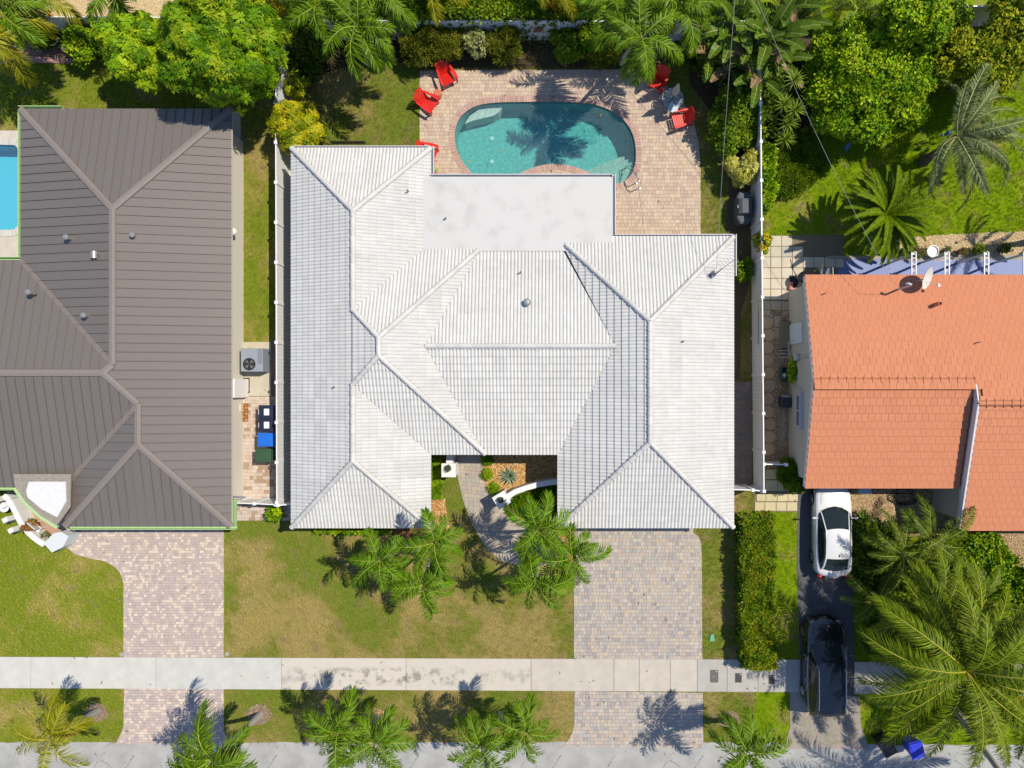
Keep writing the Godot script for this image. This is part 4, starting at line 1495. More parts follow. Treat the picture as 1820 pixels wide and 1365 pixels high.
func orange_cap(length: float) -> ArrayMesh:
	# an angled ridge tile whose raised collar shows as a crescent
	var s := Shape.new()
	for k in 8:
		var a0 := PI * k / 8.0
		var a1 := PI * (k + 1) / 8.0
		for e in [[-0.5, 0.5, 0.15, 0.15], [0.36, 0.5, 0.20, 0.205]]:
			var n0 := Vector3(0, sin(a0) * 0.5, cos(a0))
			var n1 := Vector3(0, sin(a1) * 0.5, cos(a1))
			var p0: Vector3 = n0 * e[2] + Vector3.RIGHT * e[0] * length
			var p1: Vector3 = n1 * e[2] + Vector3.RIGHT * e[0] * length
			var q0: Vector3 = n0 * e[3] + Vector3.RIGHT * e[1] * length
			var q1: Vector3 = n1 * e[3] + Vector3.RIGHT * e[1] * length
			s.smooth(p0, p1, q1, n0, n1, n1)
			s.smooth(p0, q1, q0, n0, n1, n0)
			if e[2] > 0.15:
				for x in [e[0], e[1]]:
					var o: float = x * length
					s.quad_to(n0 * 0.20 + Vector3.RIGHT * o, n1 * 0.20 + Vector3.RIGHT * o, n1 * 0.12 + Vector3.RIGHT * o, n0 * 0.12 + Vector3.RIGHT * o, Vector3.RIGHT * signf(x - 0.43))
	return s.mesh()

func caps_along(parent: Node3D, a: Vector3, b: Vector3, each: float, meshes: Array, ms: Array) -> void:
	var n := roundi(a.distance_to(b) / each)
	for i in n:
		var o := instance("ridge_tile", meshes[0], ms[rng.randi() % ms.size()], parent)
		o.transform = whole(parent).affine_inverse() * Transform3D(Basis.IDENTITY, a.lerp(b, (i + 0.5) / n) + Vector3.DOWN * 0.008)

# ---- fences

func fence(label: String, posts: Array, high := 1.83, category := "fence") -> void:
	# white vinyl: a post with a cap at each place, boards between two rails
	var t := thing("vinyl_fence", label, category, v3(posts[0], 0))
	var vinyl := weathered("white_vinyl", Color(0.72, 0.73, 0.74), 0.45, grain["tile_wear"], 2.0)
	for i in posts.size():
		var s := Shape.new()
		var p: Vector2 = posts[i]
		var d: Vector2 = ((posts[mini(i + 1, posts.size() - 1)] - posts[maxi(i - 1, 0)])).normalized()
		var b := Basis(Vector3(d.x, 0, d.y), Vector3.UP, Vector3(d.x, 0, d.y).cross(Vector3.UP))
		s.box(v3(p, high / 2), Vector3(0.127, high + 0.02, 0.127), b)
		s.box(v3(p, high + 0.03), Vector3(0.15, 0.04, 0.15), b, 0.012)
		laid("post", s, vinyl, t)
		if i + 1 == posts.size():
			break
		var q: Vector2 = posts[i + 1]
		d = (q - p).normalized()
		b = Basis(Vector3(d.x, 0, d.y), Vector3.UP, Vector3(d.x, 0, d.y).cross(Vector3.UP))
		var l := p.distance_to(q) - 0.127
		for y in [high - 0.06, 0.1]:
			s = Shape.new()
			s.box(v3((p + q) / 2, y), Vector3(l, 0.13, 0.05), b)
			laid("rail", s, vinyl, t)
		var boards := Shape.new()
		var n := maxi(2, roundi(l / 0.17))
		for k in n:
			var c := (p + q) / 2 + d * l * ((k + 0.5) / n - 0.5)
			boards.box(v3(c, high / 2), Vector3(l / n - 0.008, high - 0.3, 0.024), b)
		var bo := laid("board", boards, vinyl, t)
		bo.set_meta("kind", "stuff")

func run(a: Array, b: Array, n: int, h := 1.83) -> Array:
	var out := []
	for i in n + 1:
		out.append(flat(lerpf(a[0], b[0], float(i) / n), lerpf(a[1], b[1], float(i) / n), h))
	return out

func fences() -> void:
	fence("long white vinyl fence between the brown roofed house and the white house", run([489.5, 40], [492, 893], 12))
	fence("white vinyl fence along the back of the pool garden", run([495, 36.5], [1349, 37.5], 12))
	fence("white vinyl fence behind the garden of the brown roofed house", run([-20, 29], [484, 32], 7))
	fence("white vinyl fence between the white house and the orange roofed house", run([1351, 45], [1358, 873], 12))
	fence("white vinyl fence at the top right behind the red leaved shrubs", run([1570, 12], [1862, 10], 4))
	fence("short white vinyl gate between the brown roofed house and its fence", [flat(416, 894, 1.6), flat(452, 895, 1.6), flat(490, 897, 1.6)], 1.6, "gate")
	fence("narrow white fence closing the gap at the left corner of the white house", [flat(494, 898, 1.7), flat(524, 896, 1.7)], 1.7)
	fence("white gate across the alley at the right corner of the white house", [flat(1300, 870, 1.7), flat(1338, 871, 1.7), flat(1354, 873, 1.7)], 1.7, "gate")
	fence("low white fence across the pebbled side yard of the orange roofed house", [flat(1358, 825, 1.2), flat(1398, 826, 1.2)], 1.2)

# ---- plants

func strip_leaf(s: Shape, foot: Vector3, dir: Vector3, face: Vector3, length: float, wide: float, sag: float, tint: Color, tip_tint: Color) -> void:
	# one narrow leaf: three stations, bending down towards its tip
	var side := dir.cross(face).normalized()
	var mid := foot + dir * length * 0.5 + Vector3.DOWN * sag * 0.3 * length
	var tip := foot + dir * length * 0.93 + Vector3.DOWN * sag * length
	var a := foot - side * wide * 0.3
	var b := foot + side * wide * 0.3
	var c := mid - side * wide * 0.5
	var d := mid + side * wide * 0.5
	s.tint = tint
	s.tri_to(a, b, d, face)
	s.tri_to(a, d, c, face)
	s.tint = tip_tint
	s.tri_to(c, d, tip, face)

func frond_mesh(length: float, rise: float, droop: float, count: int, leaflet: float, wide: float, vee: float, forward: float, sag: float, tint: Color, rib: Color, stalk := 0.12, ruffle := 0.15) -> ArrayMesh:
	# a feather leaf growing along +z from the origin; rise and droop are angles
	var s := Shape.new()
	var points := []
	var radii := []
	var p := Vector3.ZERO
	var steps := 14
	var dirs := []
	for i in steps + 1:
		var t := float(i) / steps
		var pitch := rise - droop * pow(t, 1.25)
		var d := Vector3(0, sin(pitch), cos(pitch))
		dirs.append(d)
		points.append(p)
		radii.append(lerpf(0.026, 0.005, t) * clampf(length / 2.2, 0.7, 1.8))
		p += d * length / steps
	s.tint = rib
	s.tube(points, radii, 4, false)
	for side in [-1.0, 1.0]:
		for i in count:
			var t := stalk + (1.0 - stalk) * (i + 0.5 + rng.randf_range(-0.3, 0.3)) / count
			var f := t * steps
			var k := mini(int(f), steps - 1)
			var foot: Vector3 = points[k].lerp(points[k + 1], f - k)
			var d: Vector3 = dirs[k].lerp(dirs[k + 1], f - k).normalized()
			var up := Vector3(0, d.z, -d.y)
			var out := Vector3(side, 0, 0)
			var size := leaflet * (0.35 + 0.65 * sin(PI * clampf((t - stalk) / (1.0 - stalk) * 0.86 + 0.14, 0.0, 1.0))) * rng.randf_range(0.88, 1.08)
			var ahead := lerpf(forward * 0.6, forward * 1.5, t)
			var way := (out * cos(ahead) * cos(vee) + up * (sin(vee) + rng.randf_range(-ruffle, ruffle)) + d * sin(ahead)).normalized()
			var face := (up * cos(vee) - out * sin(vee) + d * 0.1).normalized()
			var k1 := rng.randf_range(0.6, 1.4)
			var c := Color(tint.r * k1, tint.g * k1, tint.b * k1)
			strip_leaf(s, foot, way, face, size, wide, sag * rng.randf_range(0.7, 1.3), c, Color(c.r * 1.12, c.g * 1.05, c.b))
	return s.mesh()

var frond_sets := {}

func frond_set(kind: String) -> Array:
	# three ages of leaf for each sort of palm: upright, spreading, hanging
	if frond_sets.has(kind):
		return frond_sets[kind]
	var out := []
	for age in 3:
		for n in 3:
			match kind:
				"christmas":
					out.append(frond_mesh(1.85, [1.1, 0.7, 0.2][age], [1.5, 1.6, 1.5][age], 32, 0.62, 0.056, 0.25, 0.66, 0.62, Color(0.072, 0.148, 0.004), Color(0.29, 0.35, 0.04), 0.12, 0.55))
				"street":
					out.append(frond_mesh(2.15, [1.1, 0.66, 0.12][age], [1.6, 1.6, 1.4][age], 36, 0.68, 0.058, 0.25, 0.66, 0.60, Color(0.072, 0.140, 0.004), Color(0.29, 0.35, 0.04), 0.12, 0.55))
				"yellow":
					out.append(frond_mesh(2.1, [1.1, 0.6, 0.0][age], [1.5, 1.6, 1.3][age], 34, 0.62, 0.052, 0.2, 0.6, 0.6, Color(0.16, 0.17, 0.006), Color(0.40, 0.38, 0.05), 0.12, 0.45))
				"coconut":
					out.append(frond_mesh(5.0, [1.0, 0.55, -0.05][age], [1.3, 1.25, 0.8][age], 78, 0.90, 0.052, 0.15, 0.6, 0.55, Color(0.095, 0.142, 0.004), Color(0.36, 0.34, 0.04), 0.1, 0.45))
				"date":
					out.append(frond_mesh(3.4, [1.15, 0.8, 0.3][age], [1.8, 1.8, 1.5][age], 96, 0.56, 0.032, 0.3, 0.7, 0.4, Color(0.125, 0.165, 0.062), Color(0.38, 0.37, 0.14), 0.08, 0.5))
				"pygmy":
					out.append(frond_mesh(2.5, [1.0, 0.55, 0.1][age], [1.3, 1.3, 1.1][age], 42, 0.5, 0.040, 0.3, 0.5, 0.25, Color(0.072, 0.115, 0.006), Color(0.32, 0.32, 0.08), 0.1, 0.45))
				"sago":
					out.append(frond_mesh(2.25, [0.95, 0.55, 0.15][age], [1.15, 1.15, 1.0][age], 64, 0.28, 0.052, 0.45, 0.42, 0.02, Color(0.080, 0.135, 0.003), Color(0.24, 0.27, 0.010), 0.03, 0.06))
				"fern":
					out.append(frond_mesh(1.9, [0.9, 0.5, 0.2][age], [1.2, 1.1, 0.9][age], 50, 0.34, 0.032, 0.1, 0.3, 0.1, Color(0.10, 0.17, 0.01), Color(0.30, 0.33, 0.06), 0.05, 0.2))
	frond_sets[kind] = out
	return out

func palm(called: String, label: String, group: String, kind: String, base: Vector3, crown: Vector3, count: int, trunk_r: float, bark: Color, scale := 1.0, lean_out := 0.0, shaft := true) -> Node3D:
	var t := thing(called, label, "palm tree", base, 0.0, group)
	var s := Shape.new()
	var points := []
	var radii := []
	var top := crown - base
	for i in 15:
		var k := i / 14.0
		points.append(Vector3(top.x * pow(k, 1.25), top.y * k, top.z * pow(k, 1.25)) + Vector3.DOWN * (0.1 if i == 0 else 0.0))
		radii.append(trunk_r * (1.35 - 0.5 * minf(k * 3.0, 1.0) - 0.12 * k) * (1.0 + 0.04 * (i % 2)))
	s.tube(points, radii, 10)
	part("trunk", s, weathered("palm_bark_%s" % kind, bark, 0.9, grain["mottle"], 0.6), t)
	if shaft:
		s = Shape.new()
		var d: Vector3 = (top - points[12]).normalized()
		s.tube([top - d * 0.1, top + d * 0.2, top + d * 0.45, top + d * 0.6], [trunk_r * 0.8, trunk_r * 1.1, trunk_r * 0.8, 0.03], 8)
		part("crown_shaft", s, leafy("crown_shaft", Color(0.13, 0.20, 0.04), 0.4, 0.1), t)
	var set := frond_set(kind)
	var m := leafy("frond_%s" % kind, Color.WHITE, 0.5, 0.25)
	m.metallic_specular = 0.27
	var spin := rng.randf() * TAU
	for i in count:
		var age := 0 if i < count * 0.25 else (1 if i < count * 0.7 else 2)
		var mesh: Mesh = set[age * 3 + rng.randi() % 3]
		var o := instance("frond", mesh, m, t)
		var b := Basis(Vector3.UP, spin + i * 2.39996 + rng.randf_range(-0.35, 0.35) * (0.1 if kind == "sago" else 1.0)) * Basis(Vector3.RIGHT, rng.randf_range(-0.14, 0.14)) * Basis(Vector3.BACK, rng.randf_range(-0.55, 0.55) * (2.0 if kind == "date" else 0.4 if kind == "sago" else 1.0))
		if kind == "date" and (b * Vector3.BACK).x < -0.5:
			b = Basis(Vector3.UP, PI) * b   # its left side is bare
		o.transform = Transform3D(b.scaled(Vector3.ONE * scale * (rng.randf_range(0.94, 1.06) if kind == "sago" else rng.randf_range(0.74, 1.12))), top + Vector3(0, 0.25 if shaft else 0.05, 0))
	if kind in ["christmas", "street", "coconut", "yellow"]:
		for i in 2:
			var o := instance("dead_frond", set[6 + i], leafy("dead_frond", Color(2.1, 0.95, 1.6), 0.8, 0.1), t)
			o.transform = Transform3D((Basis(Vector3.UP, rng.randf() * TAU) * Basis(Vector3.RIGHT, 0.75)).scaled(Vector3.ONE * scale * 0.7), top)
			o.set_meta("label", "brown dead frond hanging below the crown")
	return t

func leaf_cluster(kind: String) -> ArrayMesh:
	var s := Shape.new()
	var n := 0
	match kind:
		"whorl":   # long leaves in a star at the end of a twig
			for i in 13:
				var a := i * 2.39996
				var lift := rng.randf_range(-0.25, 0.75)
				var d := Vector3(cos(a) * cos(lift), sin(lift), sin(a) * cos(lift))
				var k := rng.randf_range(0.75, 1.2)
				strip_leaf(s, d * 0.03, d, (Vector3.UP * 1.2 + d * -0.3).normalized(), rng.randf_range(0.22, 0.34), 0.07, 0.35, Color(k, k, k), Color(k * 1.12, k * 1.06, k))
		"oval":    # short broad leaves
			for i in 16:
				var d := Vector3(rng.randf_range(-1, 1), rng.randf_range(-0.3, 1), rng.randf_range(-1, 1)).normalized()
				var k := rng.randf_range(0.7, 1.25)
				strip_leaf(s, d * rng.randf_range(0.02, 0.13), (d + Vector3(rng.randf_range(-0.6, 0.6), 0, rng.randf_range(-0.6, 0.6))).normalized(), (Vector3.UP + Vector3(rng.randf_range(-0.5, 0.5), 0, rng.randf_range(-0.5, 0.5))).normalized(), rng.randf_range(0.11, 0.18), 0.08, 0.1, Color(k, k, k), Color(k, k, k))
		"fine":    # very small leaves, clipped hedge
			for i in 26:
				var d := Vector3(rng.randf_range(-1, 1), rng.randf_range(-0.4, 1), rng.randf_range(-1, 1)).normalized()
				var k := rng.randf_range(0.65, 1.3)
				strip_leaf(s, d * rng.randf_range(0.02, 0.14), (d + Vector3.UP * 0.4 + Vector3(rng.randf_range(-0.6, 0.6), 0, rng.randf_range(-0.6, 0.6))).normalized(), (Vector3.UP + Vector3(rng.randf_range(-0.9, 0.9), 0, rng.randf_range(-0.9, 0.9))).normalized(), rng.randf_range(0.05, 0.09), 0.036, 0.05, Color(k, k, k), Color(k, k, k))
		"blade":   # tufts of upright narrow leaves
			for i in 16:
				var a := rng.randf() * TAU
				var lift := rng.randf_range(0.35, 1.35)
				var d := Vector3(cos(a) * cos(lift), sin(lift), sin(a) * cos(lift))
				var k := rng.randf_range(0.7, 1.25)
				strip_leaf(s, Vector3.ZERO, d, Vector3(-d.x, 1.0, -d.z).normalized(), rng.randf_range(0.18, 0.32), 0.022, 0.4, Color(k, k, k), Color(k * 1.15, k * 1.1, k))
	return s.mesh()

var clusters := {}

func foliage(parent: Node3D, called: String, lumps: Array, kind: String, per_m2: float, tones: Array, scale := 1.0, deep := 0.5) -> void:
	# leaf clusters over and through a crown made of lumps: [centre, radii]; in the axes of the parent
	if not clusters.has(kind):
		clusters[kind] = leaf_cluster(kind)
	var places := []
	var colors := PackedColorArray()
	for l in lumps:
		var c: Vector3 = l[0]
		var r: Vector3 = l[1]
		var area := 4.0 * PI * pow((pow(r.x * r.y, 1.6) + pow(r.x * r.z, 1.6) + pow(r.y * r.z, 1.6)) / 3.0, 1.0 / 1.6)
		for i in int(area * per_m2):
			var d := Vector3(rng.randfn(), rng.randfn(), rng.randfn()).normalized()
			if d.y < -0.55: continue
			var bump := 1.0 + 0.5 * blotch_noise.get_noise_3d(c.x * 3 + d.x * 1.6 * r.x, c.y + d.y * 1.6 * r.y, c.z * 3 + d.z * 1.6 * r.z) + rng.randf_range(-0.1, 0.16)
			var reach := bump * (1.0 - deep * pow(rng.randf(), 2.2))
			var p := c + d * r * reach
			if p.y < 0.03: continue
			var inside := false
			for other in lumps:
				if other[0] != c:
					var q: Vector3 = (p - other[0]) / other[1]
					if q.length_squared() < 0.42:
						inside = true
						break
			if inside: continue
			var lean := Basis(Vector3.UP.cross(d).normalized() if absf(d.y) < 0.98 else Vector3.RIGHT, acos(clampf(d.y, -1, 1)) * 0.75)
			places.append(Transform3D(lean * Basis(Vector3.UP, rng.randf() * TAU).scaled(Vector3.ONE * scale * rng.randf_range(0.75, 1.25)), p))
			var wp := p + parent.position
			var pick := blotch_noise.get_noise_3d(wp.x * 1.2, wp.y * 1.2, wp.z * 1.2) * 1.1 + rng.randf_range(-0.5, 0.5) + 0.5
			colors.push_back(vary(tones[clampi(int(pick * tones.size()), 0, tones.size() - 1)], 0.22, 0.06))
	scatter(called, clusters[kind], leafy("leaf_%s" % kind, Color.WHITE, 0.5, 0.28), places, colors, parent)

func crown_lumps(rx: float, ry: float, rz: float, y: float, count: int, size: float) -> Array:
	# a broken crown: many smaller lumps over an ellipsoid
	var out := [[Vector3(0, y, 0), Vector3(rx, ry, rz) * 0.72]]
	for i in count:
		var up := 1.0 - 1.35 * (i + 0.5) / count
		var a := i * 2.39996 + rng.randf_range(-0.35, 0.35)
		var flat_r := sqrt(maxf(0.0, 1.0 - up * up))
		var k := rng.randf_range(0.62, 0.9)
		out.append([Vector3(cos(a) * flat_r * rx * k, y + up * ry * k, sin(a) * flat_r * rz * k), Vector3(rx, ry * 1.1, rz) * size * rng.randf_range(0.75, 1.2)])
	return out

func bush(called: String, label: String, category: String, x: float, y: float, px: float, py: float, high: float, kind: String, tones: Array, per_m2 := 60.0, scale := 1.0, lumps := 7, group := "", stems := true) -> Node3D:
	# x, y: the middle of its crown in the photograph; px, py: half its width and depth there
	var mid := high * 0.62
	var p := at(x, y, mid)
	var s := FOCAL / (EYE - mid)
	var t := thing(called, label, category, Vector3(p.x, 0, p.z), 0.0, group)
	var rx := px / s
	var rz := py / s
	if stems:
		var st := Shape.new()
		for k in 4:
			var a := TAU * k / 4.0 + rng.randf()
			st.tube([Vector3(cos(a) * 0.05, 0, sin(a) * 0.05), Vector3(cos(a) * rx * 0.25, high * 0.35, sin(a) * rz * 0.25), Vector3(cos(a) * rx * 0.5, high * 0.7, sin(a) * rz * 0.5)], [0.035, 0.025, 0.012], 5)
		part("stem", st, stuff("brown_stem", Color(0.12, 0.09, 0.06), 0.9), t)
	foliage(t, "foliage", crown_lumps(rx, high * 0.42, rz, high * 0.58, lumps, 0.46), kind, per_m2, tones, scale)
	return t

func tree(called: String, label: String, x: float, y: float, px: float, py: float, low: float, high: float, kind: String, tones: Array, per_m2: float, scale: float, lumps := 16, lump := 0.36) -> Node3D:
	var mid := (low + high) / 2
	var p := at(x, y, mid)
	var s := FOCAL / (EYE - mid)
	var t := thing(called, label, "tree", Vector3(p.x, 0, p.z))
	var rx := px / s
	var rz := py / s
	var trunk := Shape.new()
	trunk.tube([Vector3(0, -0.1, 0), Vector3(0.05, low * 0.5, 0.03), Vector3(0, low + 0.3, 0.05)], [0.2, 0.15, 0.13], 9)
	part("trunk", trunk, weathered("tree_bark", Color(0.15, 0.12, 0.09), 0.9, grain["mottle"], 0.5), t)
	for k in 7:
		var a := k * 2.39996
		var limb := Shape.new()
		var end := Vector3(cos(a) * rx * 0.62, lerpf(low, high, 0.5 + 0.3 * (k % 3) / 2.0), sin(a) * rz * 0.62)
		limb.tube([Vector3(0, low * 0.8, 0), end * Vector3(0.4, 0, 0.4) + Vector3.UP * (low + 0.25 * (high - low)), end], [0.1, 0.06, 0.02], 6)
		part("limb", limb, materials["tree_bark"], t)
	foliage(t, "crown", crown_lumps(rx, (high - low) / 2, rz, mid, lumps, lump), kind, per_m2, tones, scale, 0.6)
	return t

func hedge(called: String, label: String, poly: Array, high: float, kind: String, tones: Array, per_m2: float, scale := 1.0, group := "") -> void:
	# clipped top and sides; poly is the outline of its top in the photograph
	var o := outline(poly, high)
	var mid := Vector2.ZERO
	for p in o:
		mid += p / o.size()
	var t := thing(called, label, "hedge", v3(mid, 0), 0.0, group)
	if not clusters.has(kind):
		clusters[kind] = leaf_cluster(kind)
	var places := []
	var colors := PackedColorArray()
	var r := Rect2(o[0], Vector2.ZERO)
	for p in o:
		r = r.expand(p)
	var edge: PackedVector2Array = Geometry2D.offset_polygon(o, -0.16)[0]
	for i in int(r.get_area() * per_m2 + high * (r.size.x + r.size.y) * 2 * per_m2 * 0.7):
		var q := Vector2(rng.randf_range(r.position.x, r.end.x), rng.randf_range(r.position.y, r.end.y))
		var bump := 0.09 * blotch_noise.get_noise_2d(q.x * 2.5, q.y * 2.5) + 0.06 * fine_noise.get_noise_2d(q.x, q.y)
		if not Geometry2D.is_point_in_polygon(q + Vector2(bump, bump) * 1.4, o): continue
		var y := high - 0.1 + bump - 0.22 * pow(rng.randf(), 2.0)
		if not Geometry2D.is_point_in_polygon(q, edge):
			y = rng.randf_range(0.05, high - 0.08 + bump)
		places.append(Transform3D(Basis.from_euler(Vector3(rng.randf_range(-0.6, 0.6), rng.randf() * TAU, rng.randf_range(-0.6, 0.6))).scaled(Vector3.ONE * scale * rng.randf_range(0.75, 1.25)), Vector3(q.x - mid.x, y, q.y - mid.y)))
		var pick := blotch_noise.get_noise_2d(q.x * 1.3, q.y * 1.3) + rng.randf_range(-0.45, 0.45) + 0.5
		colors.push_back(vary(tones[clampi(int(pick * tones.size()), 0, tones.size() - 1)], 0.25, 0.06))
	scatter("foliage", clusters[kind], leafy("leaf_%s" % kind, Color.WHITE, 0.5, 0.28), places, colors, t)
	var core := Shape.new()
	core.prism(Geometry2D.offset_polygon(outline_of(o, mid), -0.12)[0], 0.0, high - 0.28)
	part("branches", core, stuff("hedge_wood", Color(0.17, 0.13, 0.08), 0.95), t)

func outline_of(o: PackedVector2Array, mid: Vector2) -> PackedVector2Array:
	var out := PackedVector2Array()
	for p in o:
		out.push_back(p - mid)
	return out

func rosette(called: String, label: String, category: String, where: Vector3, count: int, length: float, wide: float, tint: Color, high := 0.0, group := "") -> void:
	# stiff sword leaves from one centre: agave, dracaena, yucca
	var t := thing(called, label, category, where, 0.0, group)
	if high > 0.1:
		var st := Shape.new()
		st.tube([Vector3.ZERO, Vector3(0.04, high * 0.5, 0.02), Vector3(0, high, 0)], [0.05, 0.04, 0.035], 7)
		part("stem", st, stuff("brown_stem", Color.WHITE, 0.9), t)
	var m := leafy("sword_leaf", Color.WHITE, 0.4, 0.12)
	for i in count:
		var lift := lerpf(1.35, 0.05, float(i) / count) + rng.randf_range(-0.12, 0.12)
		var d := Vector3(0, sin(lift), cos(lift))
		var l := Shape.new()
		var k := rng.randf_range(0.8, 1.15)
		var c := Color(tint.r * k, tint.g * k, tint.b * k)
		var n := Vector3(0, d.z, -d.y)
		for side in [-1.0, 1.0]:
			var e := Vector3(side, 0, 0) * wide / 2 + n * wide * 0.16
			l.tint = c
			var sag := Vector3.DOWN * 0.16 * length
			l.tri_to(Vector3.ZERO, e * 0.7, d * length * 0.45 + e, n)
			l.tri_to(Vector3.ZERO, d * length * 0.45 + e, d * length * 0.45, n)
			l.tri_to(d * length * 0.45, d * length * 0.45 + e, d * length + sag, n)
		var o := part("leaf", l, m, t)
		o.transform = Transform3D(Basis(Vector3.UP, i * 2.39996), Vector3(0, high + 0.03, 0))

func paddle_plant(label: String, x: float, y: float, high: float, count: int, length: float, turn: float, old := 0.0) -> void:
	# a giant bird of paradise: long stalks with torn paddle blades
	var p := at(x, y, high)
	var t := thing("paddle_leaf_plant", label, "plant", Vector3(p.x, 0, p.z), 0.0, "giant paddle leaved plants in the corner bed")
	var st := Shape.new()
	st.tube([Vector3.ZERO, Vector3(0.05, high * 0.35, 0), Vector3(0, high * 0.6, 0.03)], [0.13, 0.1, 0.08], 8)
	part("stem", st, stuff("brown_stem", Color.WHITE, 0.9), t)
	var m := leafy("paddle_blade", Color.WHITE, 0.4, 0.22)
	for i in count:
		var a := turn + i * TAU / count * 0.618 * 2.6 + rng.randf_range(-0.3, 0.3)
		var lift := rng.randf_range(0.45, 1.35)
		var green := Color(0.065, 0.115, 0.010) if rng.randf() > old else Color(0.19, 0.13, 0.07)
		var s := Shape.new()
		var points := []
		var stalk := high * 0.42 + rng.randf_range(-0.2, 0.3)
		var q := Vector3(0, high * 0.55, 0)
		var d := Vector3(0, 1, 0)
		for k in 17:
			var f := k / 16.0
			var pitch := lerpf(1.5, lift, minf(f * 2.0, 1.0)) - maxf(0.0, f - 0.4) * 1.5
			d = Vector3(cos(a) * cos(pitch), sin(pitch), sin(a) * cos(pitch))
			points.append(q)
			q += d * (stalk + length) / 16.0
		s.tint = Color(0.36, 0.38, 0.16)
		var radii := []
		for k in 17: radii.append(lerpf(0.03, 0.006, k / 16.0))
		s.tube(points, radii, 5, false)
		# the blade: strips across the midrib, some torn apart
		for side in [-1.0, 1.0]:
			for k in range(6, 16):
				var f0 := (k - 6) / 10.0
				var f1 := (k - 5) / 10.0
				var w0 := 0.30 * length * 0.62 * pow(sin(PI * clampf(f0 * 0.93 + 0.05, 0, 1)), 0.6)
				var w1 := 0.30 * length * 0.62 * pow(sin(PI * clampf(f1 * 0.93 + 0.05, 0, 1)), 0.6)
				var dir: Vector3 = (points[k + 1] - points[k]).normalized()
				var across: Vector3 = dir.cross(Vector3.UP).normalized() * side
				var up: Vector3 = across.cross(dir).normalized()
				if up.y < 0: up = -up
				var tear := rng.randf_range(-0.35, 0.3) if rng.randf() < 0.3 else 0.12
				var o: Vector3 = (across + up * (0.32 + tear)).normalized()
				var kk := rng.randf_range(0.85, 1.12)
				s.tint = Color(green.r * kk, green.g * kk, green.b * kk)
				var gap := dir * 0.012
				s.quad_to(points[k], points[k + 1] - gap, points[k + 1] + o * w1 - gap + dir * 0.05, points[k] + o * w0 + dir * 0.05, up)
		part("leaf", s, m, t)

